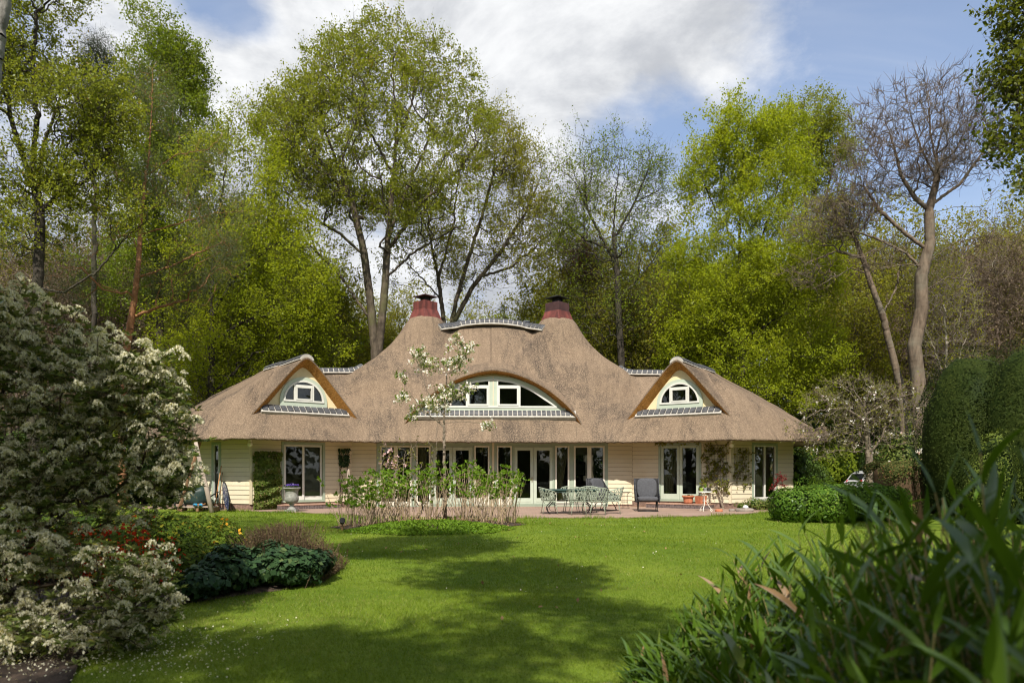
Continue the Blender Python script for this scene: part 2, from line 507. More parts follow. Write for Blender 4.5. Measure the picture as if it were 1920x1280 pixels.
barkmat('pale_bark', (0.230, 0.200, 0.155), (0.340, 0.300, 0.240), 1.5, (0.14, 0.14, 0.07), 0.2)
barkmat('birch_bark', (0.20, 0.19, 0.175), (0.36, 0.345, 0.32), 3.0, (0.10, 0.09, 0.08))
barkmat('twig_bark', (0.120, 0.088, 0.068), (0.185, 0.140, 0.108), 2.0)
barkmat('shrub_bark', (0.060, 0.045, 0.032), (0.120, 0.090, 0.062), 6.0)
barkmat('cane_bark', (0.400, 0.300, 0.195), (0.560, 0.430, 0.290), 6.0, (0.24, 0.16, 0.09))
barkmat('apple_bark', (0.160, 0.125, 0.095), (0.260, 0.215, 0.165), 6.0, (0.17, 0.17, 0.09))
barkmat('culm', (0.270, 0.205, 0.095), (0.390, 0.300, 0.150), 6.0, (0.10, 0.15, 0.03))


# ------------------------------------------------------------------ object helpers
def link(name, me, parent=None, mat=None, loc=None):
    o = bpy.data.objects.new(name, me)
    COL.objects.link(o)
    if mat is not None and me is not None and len(me.materials) == 0:
        for mm_ in (mat if isinstance(mat, (list, tuple)) else [mat]):
            me.materials.append(M[mm_] if isinstance(mm_, str) else mm_)
    if parent is not None:
        o.parent = parent
    if loc is not None:
        o.location = loc
    return o


def empty(name, loc=(0, 0, 0), rz=0.0):
    o = bpy.data.objects.new(name, None)
    o.empty_display_size = 0.3
    COL.objects.link(o)
    o.location = loc
    o.rotation_euler = (0, 0, rz)
    return o


def tag(o, label=None, cat=None, group=None, kind=None):
    if label:
        o['label'] = label
    if cat:
        o['category'] = cat
    if group:
        o['group'] = group
    if kind:
        o['kind'] = kind
    return o


def thing(name, label, cat, loc=(0, 0, 0), rz=0.0, group=None):
    return tag(empty(name, loc, rz), label, cat, group)


def copy_tree(src, loc, rz=None, scale=None, label=None, group=None):
    r = src.copy()
    COL.objects.link(r)
    r.location = loc
    if rz is not None:
        r.rotation_euler = (0, 0, rz)
    if scale is not None:
        r.scale = scale if hasattr(scale, '__len__') else (scale, scale, scale)
    if label:
        r['label'] = label
    if group:
        r['group'] = group
    for ch in [c for c in src.children]:
        c = ch.copy()
        COL.objects.link(c)
        c.parent = r
        for g in [g for g in ch.children]:
            d = g.copy()
            COL.objects.link(d)
            d.parent = c
    return r


def npmesh(name, V, Q, rnd=None, smooth=False, uv=None):
    """V (n,3), Q: (m,k) index array (or a list of such arrays)"""
    me = bpy.data.meshes.new(name)
    Qs = Q if isinstance(Q, list) else [Q]
    Qs = [q for q in Qs if len(q)]
    me.vertices.add(len(V))
    me.vertices.foreach_set('co', np.ascontiguousarray(V, dtype=np.float32).ravel())
    nl = sum(q.size for q in Qs)
    npoly = sum(len(q) for q in Qs)
    me.loops.add(nl)
    me.polygons.add(npoly)
    li = np.concatenate([q.ravel() for q in Qs]).astype(np.int32)
    me.loops.foreach_set('vertex_index', li)
    tot = np.concatenate([np.full(len(q), q.shape[1], dtype=np.int32) for q in Qs])
    st = np.concatenate([[0], np.cumsum(tot)[:-1]]).astype(np.int32)
    me.polygons.foreach_set('loop_start', st)
    me.polygons.foreach_set('loop_total', tot)
    if smooth:
        me.polygons.foreach_set('use_smooth', np.ones(npoly, dtype=bool))
    me.update(calc_edges=True)
    if rnd is not None:
        a = me.attributes.new('rnd', 'FLOAT', 'POINT')
        a.data.foreach_set('value', np.ascontiguousarray(rnd, dtype=np.float32))
    if uv is not None:
        u = me.uv_layers.new(name='UVMap')
        u.data.foreach_set('uv', np.ascontiguousarray(uv[li], dtype=np.float32).ravel())
    return me


class MB:
    """collects shapes into one mesh"""
    def __init__(s):
        s.v = []
        s.f = []
        s.sm = []

    def add(s, vs, fs, smooth=False):
        b = len(s.v)
        s.v += [tuple(v) for v in vs]
        for f in fs:
            s.f.append([i + b for i in f])
            s.sm.append(smooth)
        return s

    def hexa(s, p):
        """eight corners: 0-3 bottom loop, 4-7 top loop"""
        return s.add(p, [(3, 2, 1, 0), (4, 5, 6, 7), (0, 1, 5, 4), (1, 2, 6, 5), (2, 3, 7, 6), (3, 0, 4, 7)])

    def box(s, x0, x1, y0, y1, z0, z1):
        return s.hexa([(x0, y0, z0), (x1, y0, z0), (x1, y1, z0), (x0, y1, z0), (x0, y0, z1), (x1, y0, z1), (x1, y1, z1), (x0, y1, z1)])

    def tube(s, pts, rad, n=8, cap=True, closed=False):
        pts = [Vector(p) for p in pts]
        k = len(pts)
        rs = rad if hasattr(rad, '__len__') else [rad] * k
        ref = None
        rings = []
        for i, p in enumerate(pts):
            if closed:
                d = pts[(i + 1) % k] - pts[i - 1]
            else:
                d = pts[min(i + 1, k - 1)] - pts[max(i - 1, 0)]
            d.normalize()
            if ref is None:
                ref = Vector((0, 0, 1)) if abs(d.z) < 0.9 else Vector((1, 0, 0))
            a = d.cross(ref)
            if a.length < 1e-5:
                a = d.orthogonal()
            a.normalize()
            b = a.cross(d)
            ref = b
            rings.append([p + (a * math.cos(t) + b * math.sin(t)) * rs[i] for t in [2 * math.pi * j / n for j in range(n)]])
        vs = [v for r in rings for v in r]
        fs = []
        for i in range(k if closed else k - 1):
            i2 = (i + 1) % k
            for j in range(n):
                j2 = (j + 1) % n
                fs.append((i * n + j, i * n + j2, i2 * n + j2, i2 * n + j))
        s.add(vs, fs, True)
        if cap and not closed:
            b = len(s.v) - len(vs)
            s.f.append([b + j for j in range(n)][::-1])
            s.sm.append(False)
            s.f.append([b + (k - 1) * n + j for j in range(n)])
            s.sm.append(False)
        return s

    def lathe(s, prof, n=24, c=(0, 0, 0), cap=True, sx=1.0, sy=1.0):
        vs = []
        for r, z in prof:
            for j in range(n):
                t = 2 * math.pi * j / n
                vs.append((c[0] + r * math.cos(t) * sx, c[1] + r * math.sin(t) * sy, c[2] + z))
        fs = []
        for i in range(len(prof) - 1):
            for j in range(n):
                j2 = (j + 1) % n
                fs.append((i * n + j, i * n + j2, (i + 1) * n + j2, (i + 1) * n + j))
        s.add(vs, fs, True)
        b = len(s.v) - len(vs)
        if cap:
            s.f.append([b + j for j in range(n)][::-1])
            s.sm.append(False)
            s.f.append([b + (len(prof) - 1) * n + j for j in range(n)])
            s.sm.append(False)
        return s

    def prism(s, poly, fn, d0, d1):
        """poly: list of (a,b); fn(a,b,d) -> point; solid between depths d0 and d1"""
        n = len(poly)
        vs = [fn(a, b, d0) for a, b in poly] + [fn(a, b, d1) for a, b in poly]
        fs = [list(range(n))[::-1], [n + i for i in range(n)]]
        for i in range(n):
            j = (i + 1) % n
            fs.append((i, j, n + j, n + i))
        return s.add(vs, fs)

    def strip(s, outer, inner, fn, d0, d1):
        """solid band between two open polylines with the same count"""
        n = len(outer)
        P = []
        for d in (d0, d1):
            P += [fn(a, b, d) for a, b in outer] + [fn(a, b, d) for a, b in inner]
        fs = []
        for i in range(n - 1):
            o0, o1, i0, i1 = i, i + 1, n + i, n + i + 1
            fs += [(o0, o1, i1, i0), (2 * n + o0, 2 * n + i0, 2 * n + i1, 2 * n + o1),
                   (o0, 2 * n + o0, 2 * n + o1, o1), (i0, i1, 2 * n + i1, 2 * n + i0)]
        fs += [(0, n, 3 * n, 2 * n), (n - 1, 3 * n - 1, 4 * n - 1, 2 * n - 1)]
        return s.add(P, fs)

    def mesh(s, name, bevel=0.0, recalc=True):
        me = bpy.data.meshes.new(name)
        me.from_pydata(s.v, [], s.f)
        me.polygons.foreach_set('use_smooth', s.sm)
        me.update()
        if recalc or bevel:
            import bmesh
            bm = bmesh.new()
            bm.from_mesh(me)
            bmesh.ops.recalc_face_normals(bm, faces=bm.faces)
            if bevel:
                bmesh.ops.bevel(bm, geom=[e for e in bm.edges if len(e.link_faces) == 2 and e.calc_face_angle(0) > 0.5],
                                offset=bevel, segments=2, affect='EDGES', profile=0.6)
            bm.to_mesh(me)
            bm.free()
        return me

    def build(s, name, mat, parent=None, loc=None, bevel=0.0):
        return link(name, s.mesh(name, bevel), parent, mat, loc)


def wp(px, py, Y):
    """point seen at photo pixel (px, py) at distance Y: used to lay out the plan"""
    return np.array([(px - CX) / F * Y, Y, EYE + (HY - py) / F * Y])


def gz(x, y):
    """height of the lawn"""
    x = np.asarray(x, dtype=float)
    y = np.asarray(y, dtype=float)
    m = 0.17 * np.exp(-(((x + 1.9) / 2.3) ** 2 + ((y - 17.0) / 1.7) ** 2))
    fade = np.clip((21.0 - y) / 4.0, 0, 1)
    return m + fade * 0.030 * (np.sin(x * 0.9 + y * 0.5) + np.sin(y * 1.1 - x * 0.35 + 1.0)) - 0.02 * fade


# ------------------------------------------------------------------ the setting: ground
g = MB()
g.add([(-900, -400, -0.12), (900, -400, -0.12), (900, 1500, -0.12), (-900, 1500, -0.12)], [(0, 1, 2, 3)])
tag(g.build('ground', 'forest_floor'), kind='structure')

nx, ny = 150, 170
gx = np.linspace(-15, 13.5, nx)
gy = np.linspace(-9, 27.5, ny)
GX, GY = np.meshgrid(gx, gy, indexing='ij')
GZ = gz(GX, GY)
V = np.stack([GX, GY, GZ], -1).reshape(-1, 3)
idx = np.arange(nx * ny).reshape(nx, ny)
Q = np.stack([idx[:-1, :-1], idx[1:, :-1], idx[1:, 1:], idx[:-1, 1:]], -1).reshape(-1, 4)
tag(link('lawn', npmesh('lawn', V, Q, smooth=True), None, 'lawn'), kind='structure')

PATIO = [(-13.5, 27.0), (-12.0, 26.2), (-10.3, 25.35), (-8.4, 24.5), (-6.6, 23.6), (-5.2, 22.5), (-3.6, 21.6), (-1.5, 21.15), (0.8, 21.0), (3.0, 21.05),
         (4.6, 21.4), (6.0, 22.1), (7.2, 23.0), (8.3, 24.0), (9.6, 25.0), (11.5, 26.5), (12, 30), (-13.5, 30)]


def inpoly(x, y, poly):
    x = np.asarray(x)
    y = np.asarray(y)
    ins = np.zeros(x.shape, dtype=bool)
    n = len(poly)
    for i in range(n):
        x1, y1 = poly[i]
        x2, y2 = poly[(i + 1) % n]
        c = ((y1 > y) != (y2 > y)) & (x < (x2 - x1) * (y - y1) / (y2 - y1 + 1e-12) + x1)
        ins ^= c
    return ins


pb = MB()
pb.prism(PATIO, lambda a, b, d: (a, b, d), -0.10, 0.035)
tag(pb.build('patio', 'patio_clinker'), kind='structure')

# ------------------------------------------------------------------ the house
HO = Vector((-0.70, 27.65, 0.0))
HR = R(2.5)
house = thing('house', 'cream boarded villa with a sweeping thatched roof and two red chimneys', 'house', HO, HR)
cr, sr = math.cos(HR), math.sin(HR)


def h2w(x, y, z=0.0):
    return Vector((HO.x + x * cr - y * sr, HO.y + x * sr + y * cr, z))


ZE = 2.42
OV = 1.15
a35 = R(35.5)
Dp = np.array([5.2, 0.0])
tf = np.array([math.cos(a35), -math.sin(a35)])
nf = np.array([-math.sin(a35), -math.cos(a35)])
Ep = Dp + 3.68 * tf
te = np.array([math.cos(R(19.5)), math.sin(R(19.5))])
ne = np.array([math.sin(R(19.5)), -math.cos(R(19.5))])
Fp = Ep + 2.75 * te
tg = np.array([math.cos(R(74.5)), math.sin(R(74.5))])
ng = np.array([math.sin(R(74.5)), -math.cos(R(74.5))])
Gp = Fp + 3.6 * tg
th_ = np.array([math.cos(R(130)), math.sin(R(130))])
nh = np.array([math.sin(R(130)), -math.cos(R(130))])
Hp = Gp + 2.6 * th_
Kp = np.array([6.5, 7.0])
MID = (Dp + Ep) / 2
ZR = 5.30
GS = 1.18


def smax(a, b, k):
    h = np.clip(0.5 + 0.5 * (a - b) / k, 0, 1)
    return b * (1 - h) + a * h + k * h * (1 - h)


def smin(a, b, k):
    return -smax(-a, -b, k)


def uw(x, y):
    px, py = x - MID[0], y - MID[1]
    return px * tf[0] + py * tf[1], -(px * nf[0] + py * nf[1])


def gable(u):
    return ZR - GS * (np.sqrt(u * u + 0.22 ** 2) - 0.22)


def wing(x, y):
    u, w_ = uw(x, y)
    zf = ZE + 1.0 * (w_ + OV)
    zs = np.where(u > 0, np.maximum(gable(u), ZR - 0.60 * np.maximum(u, 0)), gable(u))

    def pl(P, n, s):
        return ZE + s * (OV - ((x - P[0]) * n[0] + (y - P[1]) * n[1]))
    ze = pl(Ep, ne, 1.18)
    zg = pl(Fp, ng, 1.10)
    zh = pl(Gp, nh, 1.12)
    zb = ZE + 1.1 * (6.75 - w_)
    k = 0.06 + 0.26 * np.clip((np.minimum(np.minimum(ze, zg), np.minimum(zs, zf)) - ZE - 0.2) / 1.6, 0, 1)
    z = smin(zs, ze, k)
    z = smin(z, zg, k)
    z = smin(z, zh, k)
    z = smin(z, zb, k)
    return smin(z, zf, 0.4 * k + 0.04)


def center(x, y):
    ax = np.abs(x)
    zr = np.where(ax < 2.35, 7.55 - 0.055 * x * x,
                  np.interp(ax, [2.35, 3.5, 3.93, 4.75, 5.59, 7, 8.2, 9.2, 11, 20], [7.25, 6.95, 6.65, 5.95, 5.45, 5.38, 5.2, 4.2, 1.5, -8]))
    yr = np.interp(ax, [0, 5.2, 8.6, 20], [3.5, 3.5, 2.3, 0.0])
    P = np.where(y < yr, (y + OV) / (yr + OV), (8.15 - y) / (8.15 - yr))
    z = ZE + (zr - ZE) * np.minimum(P, 1.0)
    for sx in (-1, 1):
        ddx = x - sx * 2.75
        ddy = (y - 3.5) * (1 + 0.45 * np.clip((np.abs(y - 3.5) - 0.75) / 0.9, 0, 1))
        r = np.sqrt(ddx ** 2 + ddy ** 2)
        cz = np.interp(r, [0, 0.55, 0.70, 0.82, 1.0, 1.18, 1.5, 2.0, 2.4, 2.84, 3.6, 4.6, 6, 9], [7.68, 7.68, 7.61, 7.44, 7.12, 6.84, 6.46, 6.02, 5.74, 5.45, 4.7, 3.3, 1.2, -4])
        z = smax(z, cz, 0.22)
    return z


def H(x, y):
    x = np.asarray(x, dtype=float)
    y = np.asarray(y, dtype=float)
    zc = center(x, y)
    z1 = wing(x, y)
    z2 = wing(-x, y)
    zw = np.maximum(z1, z2)
    k = 0.10 + 0.30 * np.clip((np.maximum(zc, zw) - ZE) / 1.5, 0, 1)
    return smax(zc, zw, k)


# eave outline (right half from front centre to back centre)
def offset_line(P, t, n, d):
    return P + n * d, t


def isect(P1, t1, P2, t2):
    A = np.array([[t1[0], -t2[0]], [t1[1], -t2[1]]])
    s_ = np.linalg.solve(A, P2 - P1)
    return P1 + t1 * s_[0]


def eave_half(d, db):
    L = [(np.array([0, 0.0]), np.array([1.0, 0]), np.array([0, -1.0]), d), (Dp, tf, nf, d), (Ep, te, ne, d), (Fp, tg, ng, d), (Gp, th_, nh, d)]
    tk = (Kp - Hp) / np.linalg.norm(Kp - Hp)
    nk = np.array([tk[1], -tk[0]])
    L.append((Hp, tk, nk, db))
    L.append((np.array([0, 7.0]), np.array([-1.0, 0]), np.array([0, 1.0]), db))
    lines = [offset_line(*l) for l in L]
    pts = [np.array([0.0, -d])]
    for i in range(len(lines) - 1):
        pts.append(isect(*lines[i], *lines[i + 1]))
    pts.append(np.array([0.0, 7.0 + db]))
    return pts


def roundoff(pts, cut):
    out_ = [pts[0]]
    for i in range(1, len(pts) - 1):
        a, b, c = pts[i - 1], pts[i], pts[i + 1]
        la, lc = np.linalg.norm(a - b), np.linalg.norm(c - b)
        p, q = b + (a - b) / la * min(cut, la * .45), b + (c - b) / lc * min(cut, lc * .45)
        for t in np.linspace(0, 1, 9):
            out_.append((1 - t) ** 2 * p + 2 * t * (1 - t) * b + t * t * q)
    out_.append(pts[-1])
    return out_


def resample(pts, step):
    pts = np.array(pts)
    s_ = np.concatenate([[0], np.cumsum(np.linalg.norm(np.diff(pts, axis=0), axis=1))])
    n = int(s_[-1] / step)
    t = np.linspace(0, s_[-1], n)
    return np.stack([np.interp(t, s_, pts[:, 0]), np.interp(t, s_, pts[:, 1])], -1), t


rawE = eave_half(OV, OV)
eaveR, sR = resample(roundoff(rawE, 0.30), 0.09)
kcum = np.concatenate([[0], np.cumsum([np.linalg.norm(rawE[i + 1] - rawE[i]) for i in range(len(rawE) - 1)])])
kcum *= sR[-1] / kcum[-1]


def ridge(w_):
    return MID - nf * w_


fm = (kcum[1] + kcum[2]) / 2
keys = [(0, (0, 3.5)), (kcum[1] * 0.55, (2.6, 3.5)), (kcum[1] * 0.97, (6.2, 3.0)), (kcum[1] + 0.5, (7.6, 2.45)), (fm - 0.7, tuple(ridge(2.6))),
        (fm, tuple(ridge(1.9))), (kcum[2], tuple(ridge(2.3))), (kcum[3], tuple(ridge(3.4))), (kcum[4], tuple(ridge(4.0))), (kcum[5], (8.4, 2.6)), (kcum[6], (6.6, 2.9)), (kcum[7], (0, 3.5))]
kk = np.array([k_[0] for k_ in keys])
kx = np.array([k_[1][0] for k_ in keys])
ky = np.array([k_[1][1] for k_ in keys])
spR = np.stack([np.interp(sR, kk, kx), np.interp(sR, kk, ky)], -1)
ev = np.concatenate([eaveR, (eaveR * [-1, 1])[::-1][1:-1]])
sp = np.concatenate([spR, (spR * [-1, 1])[::-1][1:-1]])
NS = len(ev)
NV = 64
vv = np.linspace(0, 1, NV)
PX = ev[:, None, 0] * (1 - vv) + sp[:, None, 0] * vv
PY = ev[:, None, 1] * (1 - vv) + sp[:, None, 1] * vv
PZ = H(PX, PY)
dist = np.hypot(PX - ev[:, None, 0], PY - ev[:, None, 1])
PZ = np.maximum(PZ, ZE + 0.05 * dist)
PZ[:, 0] = ZE
wob = 0.018 * np.sin(PX * 3.1 + PY * 1.7) * np.sin(PY * 2.3 - PX * 0.8) + 0.012 * np.sin(PX * 7.3 + PZ * 5) * np.sin(PY * 6.1)
PZ += wob * np.clip(dist / 0.4, 0, 1)
# rounded lip and cut underside of the eave
tan = np.roll(ev, -1, 0) - np.roll(ev, 1, 0)
tan /= np.linalg.norm(tan, axis=1)[:, None]
nrm = np.stack([tan[:, 1], -tan[:, 0]], -1)
jit = rng.normal(0, 0.012, NS)
lipz = [(2.37, -0.20), (2.345, -0.07), (2.352, -0.012), (2.385, 0.012)]
rows = []
for z_, o_ in lipz:
    rows.append(np.stack([ev[:, 0] + nrm[:, 0] * o_, ev[:, 1] + nrm[:, 1] * o_, np.full(NS, z_) + jit * (1.0 if z_ < 2.4 else 0.2)], -1))
grid = np.concatenate([np.stack(rows, 1), np.stack([PX, PY, PZ], -1)], axis=1)
NVT = grid.shape[1]
idx = np.arange(NS * NVT).reshape(NS, NVT)
i2 = np.roll(idx, -1, 0)
Q = np.stack([idx[:, :-1], i2[:, :-1], i2[:, 1:], idx[:, 1:]], -1).reshape(-1, 4)
seg = np.concatenate([np.zeros((NS, 1)), np.cumsum(np.linalg.norm(np.diff(grid, axis=1), axis=2), axis=1)], axis=1)
sl = np.concatenate([[0], np.cumsum(np.linalg.norm(np.diff(ev, axis=0), axis=1))])
UV = np.stack([np.broadcast_to(sl[:, None], (NS, NVT)), seg], -1).reshape(-1, 2)
roof = link('roof', npmesh('roof', grid.reshape(-1, 3), Q, smooth=True, uv=UV), house, 'thatch')

# hoods over the eyebrow and the two dormers
AX = np.array([0, 0.5, 0.9, 1.32, 1.75, 2.14, 2.5, 2.77, 3.0, 3.2, 3.6])
AZ = np.array([5.06, 5.00, 4.89, 4.73, 4.51, 4.26, 3.97, 3.72, 3.45, 3.15, 2.2])


def smooth_interp(x, xs, zs):
    """interpolation, smoothed a little"""
    o_ = 0
    for d_, w_ in ((-0.12, .25), (0, .5), (0.12, .25)):
        o_ = o_ + w_ * np.interp(np.abs(np.abs(x) + d_), xs, zs)
    return o_


def brow(u):
    return smooth_interp(u, AX, AZ)


YB = -0.53       # front of the eyebrow hood


def hood(name, fz, to_xy, umax, dmax, rise, k0, depth, drop, shrink):
    nu, nd = 150, 34
    us = np.linspace(-umax, umax, nu)
    ds = np.concatenate([[0], np.linspace(0.03, dmax, nd - 1)])
    U, Dd = np.meshgrid(us, ds, indexing='ij')
    X, Yy = to_xy(U, Dd)
    hz_ = fz(U) + rise * Dd
    base = H(X, Yy)
    k = k0 * np.clip(Dd / 0.8, 0.06, 1.0)
    Z = smax(base, hz_, k)
    lift = np.clip((hz_ - base) / 0.15 + 1.2, 0, 1)
    Z = Z + 0.006 - (1 - lift) * 0.06
    Z += 0.010 * np.sin(X * 3.1 + Yy * 1.7) * np.sin(Yy * 2.3)
    Z[0, :] -= .08
    Z[-1, :] -= .08
    Z[:, -1] -= .08
    P = np.stack([X, Yy, Z], -1)
    # lip rounding then the cut face under it
    lip = []
    for dd, zz, s_ in ((-0.03, -0.03, 1.0), (-0.02, -0.075, 0.995), (depth * 0.5, -drop * 0.7, 1 - shrink * 0.5), (depth, -drop, 1 - shrink)):
        x_, y_ = to_xy(us * s_, np.full(nu, dd))
        lip.append(np.stack([x_, y_, fz(us) + zz + 0.006 + rng.normal(0, 0.008, nu) * (dd > 0)], -1))
    G_ = np.concatenate([P[:, ::-1], np.stack(lip[:2], 1)], axis=1)
    n1_ = G_.shape[1]
    idx_ = np.arange(nu * n1_).reshape(nu, n1_)
    Q_ = np.stack([idx_[:-1, :-1], idx_[1:, :-1], idx_[1:, 1:], idx_[:-1, 1:]], -1).reshape(-1, 4)
    uv_ = np.stack([np.broadcast_to(us[:, None] * 1.2, (nu, n1_)), np.broadcast_to(np.linspace(dmax, 0, n1_)[None], (nu, n1_))], -1).reshape(-1, 2)
    ob = link(name, npmesh(name, G_.reshape(-1, 3), Q_, smooth=True, uv=uv_), roof, 'thatch')
    C_ = np.stack(lip[1:], 1)
    n2_ = C_.shape[1]
    idx_ = np.arange(nu * n2_).reshape(nu, n2_)
    Q_ = np.stack([idx_[:-1, :-1], idx_[1:, :-1], idx_[1:, 1:], idx_[:-1, 1:]], -1).reshape(-1, 4)
    uv_ = np.stack([np.broadcast_to(us[:, None], (nu, n2_)), np.broadcast_to(np.linspace(0, .5, n2_)[None], (nu, n2_))], -1).reshape(-1, 2)
    link('cut_thatch', npmesh('cut_thatch', C_.reshape(-1, 3), Q_, smooth=True, uv=uv_), roof, 'thatch_cut')
    return ob


hood('eyebrow_hood', brow, lambda u, d: (u, YB + d), 3.45, 2.6, 0.16, 0.55, 0.36, 0.16, 0.03)


def dormer_xy(side):
    def f(u, d):
        w_ = d - 0.33
        x = MID[0] + tf[0] * u - nf[0] * w_
        y = MID[1] + tf[1] * u - nf[1] * w_
        return x * side, y
    return f


for side in (-1, 1):
    hood('dormer_hood', lambda u: gable(u), dormer_xy(side), 2.05, 2.4, 0.0, 0.18, 0.42, 0.38, 0.07)


class Plane:
    """a vertical plane in house coordinates: u along it, z up, d outward"""
    def __init__(s, O, t):
        s.O = np.array(O, float)
        s.t = np.array(t, float)
        s.n = np.array([t[1], -t[0]], float)

    def __call__(s, u, z, d):
        p = s.O + s.t * u + s.n * d
        return (p[0], p[1], z)

    def box(s, mb, u0, u1, z0, z1, d0, d1):
        P = [s(u0, z0, d1), s(u1, z0, d1), s(u1, z0, d0), s(u0, z0, d0), s(u0, z1, d1), s(u1, z1, d1), s(u1, z1, d0), s(u0, z1, d0)]
        return mb.hexa(P)


def planes_for(side):
    """wing front (u from the concave corner outward) and wing end (u from the convex corner outward)"""
    if side > 0:
        return Plane(Dp, tf), Plane(Ep, te)
    fl = np.array([-1, 1])
    # mirrored: run the tangent the other way so that the outward side stays outward
    pf = Plane(Ep * fl, -(tf * fl))
    pe = Plane(Fp * fl, -(te * fl))
    return pf, pe


def frame(mb, pl, u0, u1, z0, z1, wd, d0, d1, bottom=None):
    bt = wd if bottom is None else bottom
    pl.box(mb, u0, u0 + wd, z0, z1, d0, d1)
    pl.box(mb, u1 - wd, u1, z0, z1, d0, d1)
    pl.box(mb, u0 + wd, u1 - wd, z1 - wd, z1, d0, d1)
    pl.box(mb, u0 + wd, u1 - wd, z0, z0 + bt, d0, d1)


def pane(pl, u0, u1, z0, z1, d, parent):
    mb = MB()
    pl.box(mb, u0, u1, z0, z1, d - 0.006, d)
    return mb.build('pane', 'glass', parent)


def boards(pl, spans, z0, z1, parent, pitch=0.155):
    k = 0
    z = z0
    while z < z1 - 0.02:
        zt = min(z + pitch, z1)
        for (u0, u1, a, b) in spans:
            if z >= b or zt <= a:
                continue
            lo, hi = max(z, a), min(zt, b)
            mb = MB()
            e = 0.001 * (k % 3)
            mb.hexa([pl(u0, lo + 0.006, 0.030 + e), pl(u1, lo + 0.006, 0.030 + e), pl(u1, lo + 0.006, 0.002), pl(u0, lo + 0.006, 0.002),
                     pl(u0, hi - 0.002, 0.012 + e), pl(u1, hi - 0.002, 0.012 + e), pl(u1, hi - 0.002, 0.002), pl(u0, hi - 0.002, 0.002)])
            mb.build('siding_board', 'cream_board', parent)
            k += 1
        z += pitch


def wall(pl, L, opens, z0=0.22, z1=2.62, brd=True):
    """opens: (u0,u1,za,zb). Backing boxes round the openings; boards outside; brick plinth."""
    mb = MB()
    opens = sorted(opens)
    u = 0.0
    spans = []
    for (a, b, za, zb) in opens:
        if a - u > 0.005:
            pl.box(mb, u, a, 0, z1, -0.20, 0.0)
            spans.append((u + 0.01, a - 0.003, z0, 9))
        pl.box(mb, a, b, 0, za, -0.20, 0.0)
        pl.box(mb, a, b, zb, z1, -0.20, 0.0)
        spans.append((a - 0.003, b + 0.003, zb, 9))
        u = b
    if L - u > 0.005:
        pl.box(mb, u, L, 0, z1, -0.20, 0.0)
        spans.append((u + 0.003, L - 0.01, z0, 9))
    wo = mb.build('wall', 'plinth_brick', house)
    if brd:
        boards(pl, spans, z0, 2.46, wo)
    return wo


# front walls of the centre block: boards only outside the glazed run
plC = Plane((0, 0), (1, 0))
for a, b in ((-5.2, -4.28), (4.28, 5.2)):
    pls = Plane((a, 0), (1, 0))
    wall(pls, b - a, [], 0.10)
mb = MB()
plC.box(mb, -4.28, 4.28, 2.43, 2.62, -0.2, 0)
mb.build('lintel', 'cream_plaster', house)
# back and far sides
full = [Dp, Ep, Fp, Gp, Hp, Kp]
mb = MB()


def wallbox(P, Q_):
    t = (Q_ - P)
    L = np.linalg.norm(t)
    p = Plane(P, t / L)
    p.box(mb, 0, L, 0, 2.62, -0.2, 0)


for sgn in (1, -1):
    fl = np.array([sgn, 1])
    for P, Q_ in ((Fp, Gp), (Gp, Hp), (Hp, Kp)):
        if sgn > 0:
            wallbox(P * fl, Q_ * fl)
        else:
            wallbox(Q_ * fl, P * fl)
# back wall with a few openings that let the wood behind show through
pB = Plane((6.5, 7.0), (-1, 0))
u = 0.0
for a, b in ((1.2, 2.6), (4.6, 6.0), (8.6, 10.0), (11.4, 12.2)):
    pB.box(mb, u, a, 0, 2.62, -0.2, 0)
    pB.box(mb, a, b, 0, 0.9, -0.2, 0)
    pB.box(mb, a, b, 2.1, 2.62, -0.2, 0)
    u = b
pB.box(mb, u, 13.0, 0, 2.62, -0.2, 0)
mb.build('rear_wall', 'cream_plaster', house)
foot = [tuple(p) for p in (Dp, Ep, Fp, Gp, Hp, Kp)] + [tuple(p * [-1, 1]) for p in (Kp, Hp, Gp, Fp, Ep, Dp)]
mb = MB()
mb.prism(foot, lambda a, b, d: (a * 0.985, 0.05 + (b - 0.05) * 0.985, d), -0.05, 0.05)
mb.build('floor', 'room_floor', house)
mb = MB()
mb.prism(foot, lambda a, b, d: (a * 0.97, 0.1 + (b - 0.1) * 0.97, d), 2.47, 2.50)
mb.build('ceiling', 'room_wall', house)
mb = MB()
for a, b in ((-6.2, -4.9), (-3.6, -1.2), (0.4, 3.4), (4.9, 6.2)):
    mb.box(a, b, 4.3, 4.4, 0.05, 2.47)
for a in (-5.3, -0.35, 5.3):
    mb.box(a, a + 0.1, 0.9, 4.3, 0.05, 2.47)
mb.build('partition', 'room_wall', house)
# upper floors behind the roof windows
mb = MB()
mb.box(-2.9, 2.9, 2.2, 2.3, 3.2, 4.9)
mb.box(-2.9, 2.9, -0.2, 2.2, 3.05, 3.1)
mb.build('attic_partition', 'room_wall', house)

# soffit board between wall and thatch
sofI, _ = resample(roundoff(eave_half(-0.15, -0.15), 0.1), 0.4)
sofO, _ = resample(roundoff(eave_half(OV - 0.12, OV - 0.12), 0.5), 0.4)
n_ = min(len(sofI), len(sofO))


def resamp_n(p, n):
    s_ = np.concatenate([[0], np.cumsum(np.linalg.norm(np.diff(p, axis=0), axis=1))])
    t = np.linspace(0, s_[-1], n)
    return np.stack([np.interp(t, s_, p[:, 0]), np.interp(t, s_, p[:, 1])], -1)


wA = np.array(eave_half(-0.15, -0.15))
wB = np.array(eave_half(OV - 0.10, OV - 0.10))


def densify(p, k):
    out_ = []
    for i in range(len(p) - 1):
        for t in np.arange(k) / k:
            out_.append(p[i] * (1 - t) + p[i + 1] * t)
    out_.append(p[-1])
    return np.array(out_)


